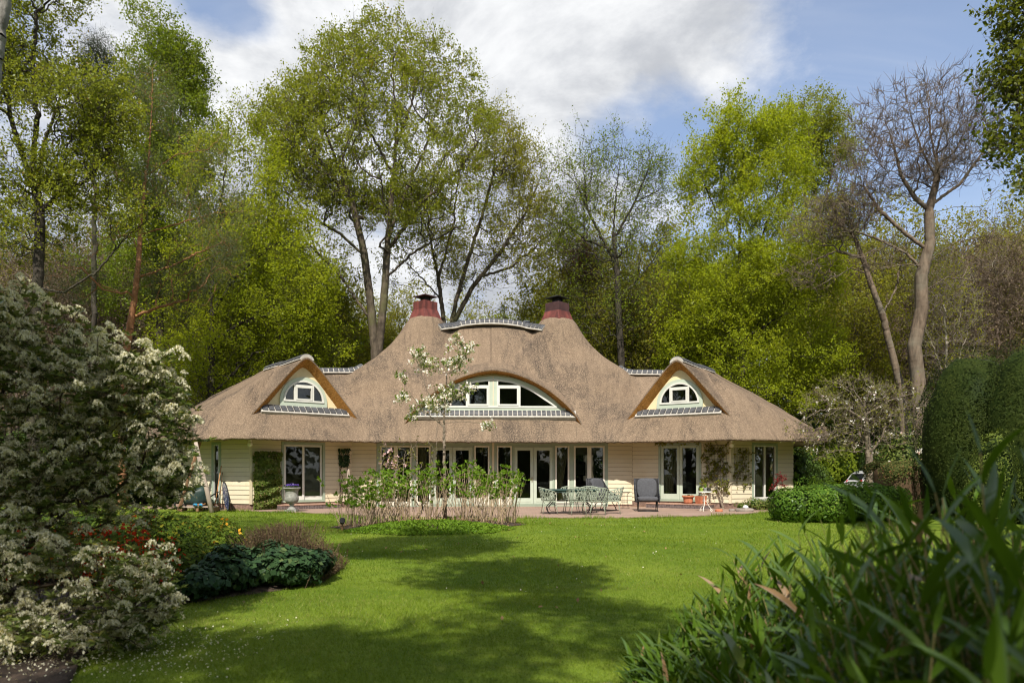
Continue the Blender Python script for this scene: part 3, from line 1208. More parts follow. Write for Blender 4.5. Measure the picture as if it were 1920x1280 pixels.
A_, B_ = densify(wA, 6), densify(wB, 6)
A_ = np.concatenate([A_, (A_ * [-1, 1])[::-1][1:-1]])
B_ = np.concatenate([B_, (B_ * [-1, 1])[::-1][1:-1]])
n_ = len(A_)
V = np.concatenate([np.c_[A_, np.full(n_, 2.46)], np.c_[B_, np.full(n_, 2.37)]])
i_ = np.arange(n_)
Q = np.stack([i_, np.roll(i_, -1), np.roll(i_, -1) + n_, i_ + n_], -1)
link('soffit', npmesh('soffit', V, Q), house, 'soffit_board')

# centre glazing -----------------------------------------------------------
gf = MB()
plC.box(gf, -4.28, 4.28, 2.285, 2.43, -0.10, 0.020)
plC.box(gf, -4.28, 4.28, 0.035, 0.075, -0.10, 0.024)
for sgn in (-1, 1):
    for a, b in ((0.045, 0.13), (0.70, 0.725), (2.275, 2.30), (2.84, 3.0), (4.16, 4.28)):
        a_, b_ = sorted((a * sgn, b * sgn))
        plC.box(gf, a_, b_, 0.075, 2.285, -0.10, 0.020)
gf.build('glazing_frame', 'sage_paint', house, bevel=0.004)
mb = MB()
plC.box(mb, -0.042, 0.042, 0.035, 2.43, -0.10, 0.05)
mb.build('centre_post', 'cream_board', house, bevel=0.005)


def curtain(pl, u0, u1, z0, z1, parent, tie=False, mat='curtain'):
    mb = MB()
    n = 26
    rows_ = 10
    vs, fs = [], []
    for j in range(rows_ + 1):
        z = z0 + (z1 - z0) * j / rows_
        for i in range(n + 1):
            f = i / n
            sh = 1.0
            if tie:
                sh = 0.45 + 0.55 * min(1, abs(j / rows_ - 0.25) * 1.4 + 0.1)
            u_ = u0 + (u1 - u0) * f * sh
            vs.append(pl(u_, z, -0.28 + 0.03 * math.sin(f * 34) + 0.012 * math.sin(f * 13 + z)))
    for j in range(rows_):
        for i in range(n):
            a = j * (n + 1) + i
            fs.append((a, a + 1, a + n + 2, a + n + 1))
    mb.add(vs, fs, True)
    return link('curtain', mb.mesh('curtain', recalc=False), parent, mat)


for sgn in (-1, 1):
    def S2(a, b):
        return tuple(sorted((a * sgn, b * sgn)))
    # narrow fixed light by the post
    u0, u1 = S2(0.135, 0.695)
    mb = MB()
    frame(mb, plC, u0, u1, 0.08, 2.28, 0.055, -0.07, 0.035, 0.30)
    f_ = mb.build('window', 'pale_paint', house, bevel=0.004)
    pane(plC, u0 + .05, u1 - .05, 0.36, 2.23, -0.02, f_)
    # french door
    u0, u1 = S2(0.73, 2.27)
    um = (u0 + u1) / 2
    mb = MB()
    frame(mb, plC, u0, u1, 0.08, 2.28, 0.05, -0.08, 0.026, 0.05)
    f_ = mb.build('french_door', 'sage_paint', house, bevel=0.004)
    for a, b in ((u0 + 0.055, um - 0.004), (um + 0.004, u1 - 0.055)):
        mb = MB()
        frame(mb, plC, a, b, 0.135, 2.225, 0.115, -0.06, 0.012, 0.21)
        plC.box(mb, a + 0.10, b - 0.10, 0.19, 0.29, 0.006, 0.018)
        mb.build('door_leaf', 'door_paint', f_, bevel=0.005)
        pane(plC, a + .11, b - .11, 0.34, 2.115, -0.02, f_)
    mb = MB()
    hx = um - 0.055
    plC.box(mb, hx - 0.016, hx + 0.016, 0.94, 1.14, 0.012, 0.022)
    mb.tube([plC(hx, 1.07, 0.02), plC(hx, 1.07, 0.06), plC(hx - 0.11, 1.07, 0.06)], 0.009, 8)
    mb.build('handle', 'brass', f_)
    # narrow light with a curtain
    u0, u1 = S2(2.305, 2.835)
    mb = MB()
    frame(mb, plC, u0, u1, 0.08, 2.28, 0.06, -0.07, 0.035, 0.14)
    f_ = mb.build('window', 'pale_paint', house, bevel=0.004)
    pane(plC, u0 + .05, u1 - .05, 0.2, 2.23, -0.02, f_)
    curtain(plC, u0 + 0.06, u1 - 0.03 if sgn > 0 else u1 - 0.17, 0.1, 2.22, f_, sgn > 0)
    # double window
    u0, u1 = S2(3.005, 4.155)
    um = (u0 + u1) / 2
    mb = MB()
    frame(mb, plC, u0, u1, 0.08, 2.28, 0.06, -0.07, 0.035, 0.14)
    plC.box(mb, um - 0.075, um + 0.075, 0.22, 2.22, -0.07, 0.035)
    f_ = mb.build('window', 'pale_paint', house, bevel=0.004)
    for a, b in ((u0 + .055, um - .07), (um + .07, u1 - .055)):
        pane(plC, a, b, 0.2, 2.23, -0.02, f_)
        mb = MB()
        plC.box(mb, a, b, 1.96, 2.22, -0.13, -0.11)
        mb.build('blind_or_dark_sheet', 'blind_or_dark_sheet', f_)
# things indoors that show through the panes
mb = MB()
mb.box(3.25, 4.05, 4.26, 4.29, 1.15, 1.75)
mb.build('picture_frame', 'dark_metal', house)
mb = MB()
mb.box(3.3, 4.0, 4.245, 4.258, 1.2, 1.7)
mb.build('picture', 'grey_blind', house)
mb = MB()
mb.box(3.2, 4.2, 3.6, 4.2, 0.05, 0.75)
mb.build('cabinet', 'grey_blind', house, bevel=0.01)

# wings --------------------------------------------------------------------
LAMP = 'white globe lamp under the thatched eave at the %s wing corner'
for side in (-1, 1):
    pf, pe = planes_for(side)
    Lf, Le = 3.68, 2.75
    d0, d1 = (1.04, 2.64) if side > 0 else (Lf - 2.64, Lf - 1.04)
    wall(pf, Lf, [(d0, d1, 0.25, 2.36)], 0.23)
    if side > 0:
        e0, e1 = 0.89, 2.02
    else:
        e0, e1 = Le - 1.56, Le - 1.18
    wall(pe, Le, [(e0, e1, 0.25, 2.33)], 0.23)
    # corner boards
    mb = MB()
    cu = Lf if side > 0 else 0.0
    pf.box(mb, cu - 0.05, cu + 0.03, 0.22, 2.46, 0.0, 0.045)
    mb.build('corner_board', 'cream_board', house)
    # door of the wing
    mb = MB()
    frame(mb, pf, d0, d1, 0.25, 2.36, 0.085, -0.12, 0.04, 0.07)
    f_ = mb.build('french_door' if side > 0 else 'sliding_door', 'sage_paint', house, bevel=0.005)
    um = (d0 + d1) / 2
    if side > 0:
        for a, b in ((d0 + 0.09, um - 0.004), (um + 0.004, d1 - 0.09)):
            mb = MB()
            frame(mb, pf, a, b, 0.325, 2.27, 0.10, -0.06, 0.015, 0.20)
            mb.build('door_leaf', 'door_paint', f_, bevel=0.005)
            pane(pf, a + .09, b - .09, 0.5, 2.18, -0.02, f_)
            mb = MB()
            pf.box(mb, a + .1, b - .1, 2.06, 2.17, -0.12, -0.10)
            mb.build('blind_or_dark_sheet', 'blind_or_dark_sheet', f_)
        mb = MB()
        pf.box(mb, um + 0.03, um + 0.055, 1.1, 1.26, 0.016, 0.026)
        mb.tube([pf(um + .04, 1.22, .02), pf(um + .04, 1.22, .06), pf(um + .13, 1.22, .06)], 0.008, 8)
        mb.build('handle', 'alloy', f_)
        curtain(pf, d0 + 0.12, d0 + 0.75, 0.3, 2.2, f_, True)
    else:
        for a, b, dd in ((d0 + 0.09, um + 0.03, 0.0), (um - 0.02, d1 - 0.09, -0.045)):
            mb = MB()
            frame(mb, pf, a, b, 0.325, 2.27, 0.075, -0.03 + dd, 0.012 + dd, 0.14)
            mb.build('door_leaf', 'white_paint', f_, bevel=0.005)
            pane(pf, a + .07, b - .07, 0.45, 2.2, -0.012 + dd, f_)
        mb = MB()
        pf.box(mb, um + 0.05, d1 - 0.16, 0.42, 2.19, -0.15, -0.135)
        mb.build('blind_or_dark_sheet', 'grey_blind', f_)
    # end window
    mb = MB()
    frame(mb, pe, e0, e1, 0.25, 2.33, 0.075, -0.10, 0.04, 0.10)
    f_ = mb.build('window', 'sage_paint', house, bevel=0.005)
    mb = MB()
    frame(mb, pe, e0 + .08, e1 - .08, 0.355, 2.25, 0.05 if side > 0 else 0.03, -0.08, 0.028, 0.07)
    um = (e0 + e1) / 2
    if side > 0:
        pe.box(mb, um - 0.03, um + 0.03, 0.425, 2.20, -0.08, 0.028)
    mb.build('sash', 'white_paint', f_, bevel=0.004)
    pane(pe, e0 + .1, e1 - .1, 0.4, 2.22, -0.02, f_)
    mb = MB()
    pe.box(mb, e0 + .13, e1 - .13, 1.95, 2.2, -0.13, -0.12)
    mb.build('blind_or_dark_sheet', 'blind_or_dark_sheet', f_)
    if side > 0:
        curtain(pe, um - 0.15, um + 0.3, 0.4, 2.0, f_, False)
    # globe lamp
    p = pf(cu + (0.10 if side > 0 else -0.10), 2.24, 0.20)
    lp = thing('globe_lamp', LAMP % ('left' if side < 0 else 'right'), 'lamp', h2w(*p), 0, 'globe lamps under the eaves')
    mb = MB()
    mb.lathe([(0.01, -0.09), (0.055, -0.075), (0.085, -0.03), (0.09, 0.0), (0.08, 0.045), (0.05, 0.078)], 20)
    mb.build('globe', 'globe_glass', lp)
    mb = MB()
    mb.lathe([(0.052, 0.078), (0.052, 0.13), (0.03, 0.2)], 16)
    mb.build('lamp_holder', 'white_iron', lp)
    # brick step in front of the door
    mb = MB()
    pf.box(mb, d0 - 0.25, d1 + 0.45 if side > 0 else d1 + 0.35, 0.165, 0.20, 0.0, 0.62)
    st = mb.build('step', 'step_top', house)
    mb = MB()
    uu = d0 - 0.25
    e_ = d1 + 0.45 if side > 0 else d1 + 0.35
    pf.box(mb, uu, e_, 0.03, 0.165, 0.0, 0.585)
    while uu < e_ - 0.05:
        pf.box(mb, uu + 0.004, uu + 0.054, 0.036, 0.164, 0.585, 0.605 + 0.004 * random.random())
        uu += 0.060
    so = mb.build('brick_course', 'dark_brick', st)
    so['kind'] = 'stuff'

    # gable wall and half-round window of the dormer
    pd = Plane(MID * [side, 1], (tf if side > 0 else -(tf * [-1, 1])))
    us = np.linspace(-1.72, 1.72, 41)
    mb = MB()
    poly = [(u_, float(gable(np.array(u_ / 0.95))) - 0.30) for u_ in us]
    poly = [(p_[0], p_[1]) for p_ in poly] + [(1.72, 3.2), (-1.72, 3.2)]
    mb.prism(poly, lambda a, b, d: pd(a, b, d), -0.06, 0.0)
    gb = mb.build('gable', 'cream_plaster', house)
    z0 = 3.70
    th = np.linspace(0, math.pi, 33)

    def arc(rx, rz, zc, cut=None):
        return [(rx * math.cos(t), zc + rz * math.sin(t)) for t in th]
    wparent = None
    mb = MB()
    mb.strip(arc(0.86, 0.88, z0 + 0.06), arc(0.745, 0.765, z0 + 0.06), lambda a, b, d: pd(a, b, d), 0.0, 0.055)
    pd.box(mb, -0.86, 0.86, z0 - 0.10, z0 + 0.06, 0.0, 0.06)
    wparent = mb.build('dormer_window', 'door_paint', house)
    mb = MB()
    mb.strip(arc(0.742, 0.762, z0 + 0.06), arc(0.68, 0.70, z0 + 0.06), lambda a, b, d: pd(a, b, d), 0.0, 0.075)
    pd.box(mb, -0.74, 0.74, z0 + 0.06, z0 + 0.125, 0.0, 0.085)
    for s_ in (-1, 1):
        pd.box(mb, s_ * 0.335 - 0.03, s_ * 0.335 + 0.03, z0 + 0.125, z0 + 0.66, 0.0, 0.072)
    pd.box(mb, -0.305, 0.305, z0 + 0.60, z0 + 0.66, 0.0, 0.078)
    frame(mb, pd, -0.30, 0.30, z0 + 0.128, z0 + 0.60, 0.05, 0.03, 0.095)
    mb.build('sash', 'white_paint', wparent)
    mb = MB()
    mb.prism(arc(0.70, 0.72, z0 + 0.06), lambda a, b, d: pd(a, b, d), 0.024, 0.030)
    mb.build('pane', 'glass', wparent)
    mb = MB()
    mb.prism(arc(0.70, 0.72, z0 + 0.06), lambda a, b, d: pd(a, b, d), 0.003, 0.008)
    mb.build('blind_or_dark_sheet', 'painted_dark_room', wparent)  # dark sheet close behind the glass, painted to imitate the unlit room


# eyebrow window -----------------------------------------------------------
YW = -0.19
plE = Plane((0, YW), (1, 0))
us = np.linspace(-3.0, 3.0, 61)
mb = MB()
poly = [(u_, float(brow(np.array(u_ / 0.97))) - 0.10) for u_ in us] + [(3.0, 3.1), (-3.0, 3.1)]
mb.prism(poly, lambda a, b, d: plE(a, b, d), -0.05, 0.0)
mb.build('gable', 'cream_plaster', house)
OX, OZ = [0, 0.8, 1.55, 2.1, 2.62], [4.84, 4.75, 4.46, 4.08, 3.56]
IX, IZ = [0, 0.75, 1.45, 1.95, 2.40], [4.73, 4.64, 4.36, 4.02, 3.66]
JX, JZ = [0, 0.72, 1.40, 1.88, 2.28], [4.66, 4.575, 4.29, 3.96, 3.70]


def arch_pts(xs, zs, n=41):
    f = np.linspace(-1, 1, n)
    x = f * xs[-1]
    return [(float(a), float(smooth_interp(np.array(a), xs, zs))) for a in x]


mb = MB()
mb.strip(arch_pts(OX, OZ), arch_pts(IX, IZ), plE, 0.0, 0.06)
plE.box(mb, -2.66, 2.66, 3.50, 3.66, 0.0, 0.065)
plE.box(mb, -0.135, 0.135, 3.66, 4.73, 0.0, 0.062)
ew = mb.build('eyebrow_window', 'door_paint', house)
mb = MB()
plE.box(mb, -0.016, 0.016, 3.66, 4.83, 0.06, 0.075)
mb.build('mullion_strip', 'cream_board', ew)
mb = MB()
mb.strip(arch_pts(IX, IZ), arch_pts(JX, JZ), plE, 0.0, 0.075)
plE.box(mb, -2.34, 2.34, 3.66, 3.735, 0.0, 0.085)
for s_ in (-1, 1):
    for a, b, c, d in ((0.135, 0.18, 3.735, 4.64), (0.93, 1.0, 3.735, 4.52)):
        a_, b_ = sorted((a * s_, b * s_))
        plE.box(mb, a_, b_, c, d, 0.0, 0.078)
    a_, b_ = sorted((0.18 * s_, 0.93 * s_))
    plE.box(mb, a_, b_, 4.43, 4.49, 0.0, 0.082)
    frame(mb, plE, a_, b_, 3.74, 4.43, 0.058, 0.03, 0.10)
mb.build('sash', 'white_paint', ew)
mb = MB()
mb.prism(arch_pts(JX, [z + .02 for z in JZ]) + [(2.28, 3.68), (-2.28, 3.68)], plE, 0.022, 0.028)
mb.build('pane', 'glass', ew)
mb = MB()
mb.prism(arch_pts(JX, [z + .02 for z in JZ]) + [(2.28, 3.68), (-2.28, 3.68)], plE, 0.002, 0.007)
mb.build('backing', 'painted_dark_room', ew)  # opaque sheet behind the pane; its dark colour imitates an unlit attic


# tile cappings ------------------------------------------------------------
def saddle(path, n, rad, name, parent, span=R(66), gap=0.16, lift=0.022, zdrop=None):
    """half-round capping along a ridge path (house coordinates): mortar bed and separate tiles"""
    path = [Vector(p) for p in path]
    L = [0]
    for i in range(len(path) - 1):
        L.append(L[-1] + (path[i + 1] - path[i]).length)

    def at(s_):
        s_ = max(0, min(L[-1], s_))
        for i in range(len(path) - 1):
            if s_ <= L[i + 1] + 1e-9:
                f = (s_ - L[i]) / (L[i + 1] - L[i])
                return path[i].lerp(path[i + 1], f)
        return path[-1]

    def ring(s_, r, sp_, k=9):
        p = at(s_)
        d = (at(s_ + 0.06) - at(s_ - 0.06)).normalized()
        side = d.cross(Vector((0, 0, 1))).normalized()
        up = side.cross(d)
        c = p - up * (rad - 0.10)
        return [c + (side * math.sin(t) + up * math.cos(t)) * r for t in np.linspace(-sp_, sp_, k)]

    def shell(mb, ss, r0, r1, sp_):
        k = 9
        rings = [(ring(s_, r1, sp_), ring(s_, r0, sp_)) for s_ in ss]
        vs = []
        for a, b in rings:
            vs += a + b
        w2 = 2 * k
        fs = []
        m = len(ss)
        for i in range(m - 1):
            for j in range(k - 1):
                fs.append((i * w2 + j, i * w2 + j + 1, (i + 1) * w2 + j + 1, (i + 1) * w2 + j))
            for j0 in (0, k - 1):
                fs.append((i * w2 + j0, (i + 1) * w2 + j0, (i + 1) * w2 + k + j0, i * w2 + k + j0))
        for i in (0, m - 1):
            for j in range(k - 1):
                fs.append((i * w2 + j, i * w2 + k + j, i * w2 + k + j + 1, i * w2 + j + 1))
        mb.add(vs, fs, False)

    mb = MB()
    shell(mb, np.linspace(0, L[-1], max(8, n)), rad - 0.12, rad, span + 0.16)
    bed = mb.build(name, 'mortar', parent)
    st_ = L[-1] / n
    for i in range(n):
        mb = MB()
        g_ = st_ * gap * random.uniform(0.85, 1.15)
        shell(mb, np.linspace(i * st_ + g_ * .5, (i + 1) * st_ - g_ * .5, 3), rad - 0.03, rad + lift + random.uniform(-.004, .004), span - 0.04)
        mb.build('ridge_tile', 'slate_tile', bed)
    return bed


xs = np.linspace(-2.25, 2.25, 23)
P = []
for x in xs:
    za = 7.58 - 0.070 * x * x
    y = 2.2
    while y < 3.46 and float(H(x, y)) < za - 0.01:
        y += 0.02
    P.append((x, y, za - 0.01))
yy = np.convolve(np.r_[P[0][1], P[0][1], [p_[1] for p_ in P], P[-1][1], P[-1][1]], np.ones(5) / 5, 'valid')
saddle([(p_[0], y, p_[2]) for p_, y in zip(P, yy)], 25, 0.34, 'ridge_capping', house)
for side in (-1, 1):
    P = []
    for w_ in np.linspace(-0.33, 3.3, 14):
        x, y = ridge(w_)
        zz = max(float(H(x, y)), float(gable(np.array(0.0))) - 0.02 * max(0, w_))
        P.append((x * side, y, zz + 0.015))
    saddle(P, 12, 0.27, 'ridge_capping', house)
    P = []
    for t in np.linspace(0, 1, 9):
        x = 5.35 + t * 2.1
        y = float(np.interp(x, [0, 5.2, 8.6], [3.5, 3.5, 2.3]))
        P.append((x * side, y, float(H(x, y)) + 0.03))
    saddle(P, 11, 0.30, 'ridge_capping', house)


def sill_band(pl, u0, u1, n, zt, zb, dt, db, parent):
    """a tilted band of tiles in mortar below a roof window"""
    mb = MB()
    th_k = 0.10
    mb.hexa([pl(u0 - .04, zb - 0.06, db + .03), pl(u1 + .04, zb - 0.06, db + .03), pl(u1 + .04, zb - .06 - th_k, db - .05), pl(u0 - .04, zb - .06 - th_k, db - .05),
             pl(u0 - .04, zt, dt), pl(u1 + .04, zt, dt), pl(u1 + .04, zt - th_k, dt - 0.1), pl(u0 - .04, zt - th_k, dt - 0.1)])
    bed = mb.build('sill_capping', 'mortar', parent)
    st_ = (u1 - u0) / n
    dv = np.array([db - dt, zb - zt])
    nv = np.array([-dv[1], dv[0]]) / np.linalg.norm(dv)
    for i in range(n):
        a = u0 + i * st_ + st_ * .10
        b = u0 + (i + 1) * st_ - st_ * .10
        j = random.uniform(-.004, .004)
        pr = []
        for f, o in ((0.96, 0.0), (0.5, 0.030), (0.06, 0.012)):
            d_, z_ = dt + dv[0] * f + nv[0] * o, zt + dv[1] * f + nv[1] * o
            pr.append((d_ + nv[0] * (0.012 + j), z_ + nv[1] * (0.012 + j)))
        ba = [(dt + dv[0] * 0.06 - nv[0] * .03, zt + dv[1] * .06 - nv[1] * .03), (dt + dv[0] * .96 - nv[0] * .03, zt + dv[1] * .96 - nv[1] * .03)]
        mb = MB()
        po = pr + ba
        vs = [pl(a, z_, d_) for d_, z_ in po] + [pl(b, z_, d_) for d_, z_ in po]
        k = len(po)
        mb.add(vs, [list(range(k)), [k + q for q in range(k)][::-1]] + [(q, (q + 1) % k, k + (q + 1) % k, k + q) for q in range(k)])
        mb.build('sill_tile', 'slate_tile', bed)


sill_band(plE, -3.0, 3.0, 34, 3.565, 3.37, 0.07, 0.28, house)
for side in (-1, 1):
    pd = Plane(MID * [side, 1], (tf if side > 0 else -(tf * [-1, 1])))
    sill_band(pd, -1.56, 1.56, 14, 3.60, 3.40, 0.07, 0.32, house)

# chimneys -----------------------------------------------------------------
for side in (-1, 1):
    cx, cy = side * 2.75, 3.5

    def sq(h, z, k=0.5):
        return [(cx, cy - h, z), (cx + h, cy, z), (cx, cy + h, z), (cx - h, cy, z)]
    mb = MB()
    mb.hexa(sq(0.70, 7.56) + sq(0.69, 7.62))
    mb.hexa(sq(0.685, 7.621) + sq(0.52, 8.02))
    ch = mb.build('chimney', 'copper', house, bevel=0.012)
    mb = MB()
    mb.hexa(sq(0.535, 8.0) + sq(0.52, 8.02))
    mb.hexa(sq(0.505, 8.01) + sq(0.505, 8.36))
    mb.build('chimney_collar', 'copper' if side < 0 else 'copper_dark', ch, bevel=0.012)
    mb = MB()
    mb.hexa(sq(0.18, 8.34) + sq(0.18, 8.60))
    for q in range(4):
        p0 = sq(0.19, 8.35)[q]
        mb.tube([p0, (p0[0], p0[1], 8.62)], 0.02, 6)
    mb.build('flue', 'dark_metal', ch)
    mb = MB()
    b_ = sq(0.52, 8.56)
    t_ = sq(0.52, 8.585)
    mb.hexa(b_ + t_)
    v_ = sq(0.50, 8.585) + [(cx, cy, 8.72)]
    mb.add(v_, [(0, 1, 4), (1, 2, 4), (2, 3, 4), (3, 0, 4), (3, 2, 1, 0)])
    mb.build('chimney_cap', 'copper_dark' if side < 0 else 'dark_metal', ch)
for x in (-1.32, 1.15, 1.44, 1.53):
    mb = MB()
    mb.lathe([(0.06, 0), (0.06, 0.42), (0.11, 0.43), (0.12, 0.50), (0.05, 0.53)], 12, (x, 3.95, 7.2))
    mb.build('roof_vent', 'lead_vent', house)

# ================================================================== plants: generators
def seg_tubes(P0, P1, R0, R1, sides):
    """tapered prisms, vectorised"""
    n = len(P0)
    d = P1 - P0
    L = np.linalg.norm(d, axis=1)[:, None] + 1e-9
    d = d / L
    ref = np.where(np.abs(d[:, 2:3]) < 0.9, np.array([[0, 0, 1.0]]), np.array([[1.0, 0, 0]]))
    a = np.cross(d, ref)
    a /= np.linalg.norm(a, axis=1)[:, None]
    b = np.cross(a, d)
    P1 = P1 + d * (R1[:, None] * 0.25)
    t = np.arange(sides) * 2 * np.pi / sides
    ring = a[:, None, :] * np.cos(t)[None, :, None] + b[:, None, :] * np.sin(t)[None, :, None]
    V = np.concatenate([P0[:, None] + ring * R0[:, None, None], P1[:, None] + ring * R1[:, None, None]], axis=1)
    base = (np.arange(n) * 2 * sides)[:, None]
    j = np.arange(sides)
    j2 = (j + 1) % sides
    Q = np.stack([base + j, base + j2, base + sides + j2, base + sides + j], -1).reshape(-1, 4)
    return V.reshape(-1, 3), Q


def merge(parts):
    Vs, Qs, o = [], [], 0
    for v, q in parts:
        Vs.append(v)
        Qs.append(q + o)
        o += len(v)
    return np.concatenate(Vs), np.concatenate(Qs)


def unit(v):
    return v / (np.linalg.norm(v, axis=-1, keepdims=True) + 1e-9)


def leaf_quads(C, size, r, width=0.5, up=0.3, droop=0.2, T=None, fold=0.12, Nb=None):
    """one rhombic leaf per centre"""
    n = len(C)
    s_ = (size if hasattr(size, '__len__') else np.full(n, size)) * r.uniform(0.7, 1.25, n)
    if T is None:
        T = r.normal(0, 1, (n, 3))
        T[:, 2] -= droop
    T = unit(T)
    N = r.normal(0, 1, (n, 3)) if Nb is None else Nb + r.normal(0, 0.45, (n, 3))
    N[:, 2] += up * 2
    B = unit(np.cross(T, N))
    N = np.cross(B, T)
    h = s_[:, None] * 0.5
    wv = h * width
    V = np.stack([C - T * h, C + B * wv + N * h * fold - T * h * .1, C + T * h - N * h * fold, C - B * wv + N * h * fold - T * h * .1], 1).reshape(-1, 3)
    Q = (np.arange(n) * 4)[:, None] + np.arange(4)
    return V, Q, np.repeat(r.uniform(0, 1, n), 4)


def skeleton(chains, attr, bf=0.35, r=None):
    """grow a branch graph from given trunk chains to the attractor points (shortest reach, weighed by path)"""
    P, par, plen = [], [], []
    for ci, ch in enumerate(chains):
        ch = np.asarray(ch, float)
        pts = [ch[0]]
        for i in range(len(ch) - 1):
            L = np.linalg.norm(ch[i + 1] - ch[i])
            k = max(1, int(L / max(0.12, 0.05 * L + 0.3 * (L > 3))))
            k = min(k, 8)
            for t in np.arange(1, k + 1) / k:
                pts.append(ch[i] * (1 - t) + ch[i + 1] * t)
        last = -1
        if ci > 0 and P:
            dd = np.linalg.norm(np.array(P) - pts[0], axis=1)
            last = int(np.argmin(dd))
        for q, p in enumerate(pts):
            if last >= 0 and q == 0 and np.linalg.norm(P[last] - p) < 1e-6:
                continue
            pl = 0.0 if last < 0 else plen[last] + np.linalg.norm(P[last] - p)
            P.append(p)
            par.append(last)
            plen.append(pl)
            last = len(P) - 1
    nt_ = len(P)
    N = nt_ + len(attr)
    A = np.zeros((N, 3))
    A[:nt_] = P
    pa = np.zeros(N, int)
    pa[:nt_] = par
    plv = np.zeros(N)
    plv[:nt_] = plen
    # order attractors by distance from the chains
    d0 = np.min(np.linalg.norm(attr[:, None, :] - A[None, :nt_][:, :: max(1, nt_ // 40)], axis=2), axis=1)
    for k, i in enumerate(np.argsort(d0)):
        p = attr[i]
        m = nt_ + k
        dv = A[:m] - p
        dd = np.sqrt((dv * dv).sum(1))
        # dislike branches that run down or start from the very foot
        cost = dd + bf * plv[:m] + 0.25 * np.maximum(0, dv[:, 2])
        j = int(np.argmin(cost))
        A[m] = p
        pa[m] = j
        plv[m] = plv[j] + dd[j]
    cnt = np.zeros(N)
    ch_ = np.zeros(N, int)
    for i in range(N - 1, -1, -1):
        if cnt[i] == 0:
            cnt[i] = 1
        if pa[i] >= 0:
            cnt[pa[i]] += cnt[i]
            ch_[pa[i]] += 1
    # chains must be accumulated from the tips: parents of chain nodes come before them, so one sweep is enough
    return A, pa, cnt, ch_, nt_


def branch_mesh(name, A, pa, cnt, Rb, r, rmin=0.006, expo=0.5, kink=0.10, ntw=0, tlen=0.6, nt_=0, trise=0.25, tsag=0.0):
    """tubes along the graph, plus ntw fine twigs at every tip; returns the mesh and the twig segments"""
    zt = A[:, 2].max()
    rad = np.maximum(rmin, Rb * (cnt / cnt.max()) ** expo * (1 - 0.45 * np.clip(A[:, 2] / zt, 0, 1)))
    low = np.clip(1 - A[:, 2] / (Rb * 5 + 0.1), 0, 1)
    rad = rad * (1 + 0.55 * low ** 2 * (cnt > cnt.max() * 0.3))
    i = np.where(pa >= 0)[0]
    p0, p1 = A[pa[i]], A[i]
    gp = np.where(pa[pa[i]] >= 0, pa[pa[i]], pa[i])
    din = unit(p0 - A[gp] + 1e-9)
    L = np.linalg.norm(p1 - p0, axis=1)[:, None]
    r0 = np.minimum(rad[pa[i]], rad[i] * 1.25)
    r1 = rad[i]
    kk_ = kink * np.clip(0.06 / r1, 0.12, 1.0)[:, None]
    off = ((din * L - (p1 - p0)) * 0.12 + r.normal(0, 1, p0.shape) * L * kk_)
    q1 = p0 * 0.62 + p1 * 0.38 + off
    q2 = p0 * 0.28 + p1 * 0.72 + off * 0.55 + r.normal(0, 1, p0.shape) * L * kk_ * 0.6
    P0 = np.concatenate([p0, q1, q2])
    P1 = np.concatenate([q1, q2, p1])
    R0 = np.concatenate([r0, r0 * .62 + r1 * .38, r0 * .28 + r1 * .72])
    R1 = np.concatenate([r0 * .62 + r1 * .38, r0 * .28 + r1 * .72, r1])
    tw = (np.zeros((0, 3)), np.zeros((0, 3)), np.zeros(0, int))
    if ntw:
        tip = np.arange(nt_, len(A))
        tip = tip[cnt[tip] <= 3]
        k = np.where(cnt[tip] == 1, ntw, max(1, ntw // 2))
        ti = np.repeat(tip, k)
        n = len(ti)
        d = unit(A[ti] - A[pa[ti]]) * 0.8 + r.normal(0, 0.62, (n, 3)) + [0, 0, trise]
        d = unit(d)
        t = (r.uniform(0, 0.75, n) * (np.arange(n) % ntw > 0))[:, None]
        s0 = A[ti] * (1 - t) + A[pa[ti]] * t
        ln = (tlen * r.uniform(0.45, 1.15, n))[:, None]
        m = s0 + d * ln * 0.5 + r.normal(0, 0.06, (n, 3)) * ln
        e = m + unit(d + r.normal(0, 0.35, (n, 3)) + [0, 0, trise - tsag]) * ln * 0.5
        rt = np.full(n, rmin * 0.8)
        P0 = np.concatenate([P0, s0, m])
        P1 = np.concatenate([P1, m, e])
        R0 = np.concatenate([R0, rt, rt * .8])
        R1 = np.concatenate([R1, rt * .8, rt * .35])
        tw = (np.concatenate([s0, m]), np.concatenate([m, e]), np.concatenate([ti, ti]))
    parts = []
    for lo, hi, sd in ((0.09, 99, 10), (0.03, 0.09, 6), (0, 0.03, 3)):
        s_ = (R0 >= lo) & (R0 < hi)
        if s_.any():
            parts.append(seg_tubes(P0[s_], P1[s_], R0[s_], R1[s_], sd))
    V, Q = merge(parts)
    return npmesh(name, V, Q, smooth=True), tw


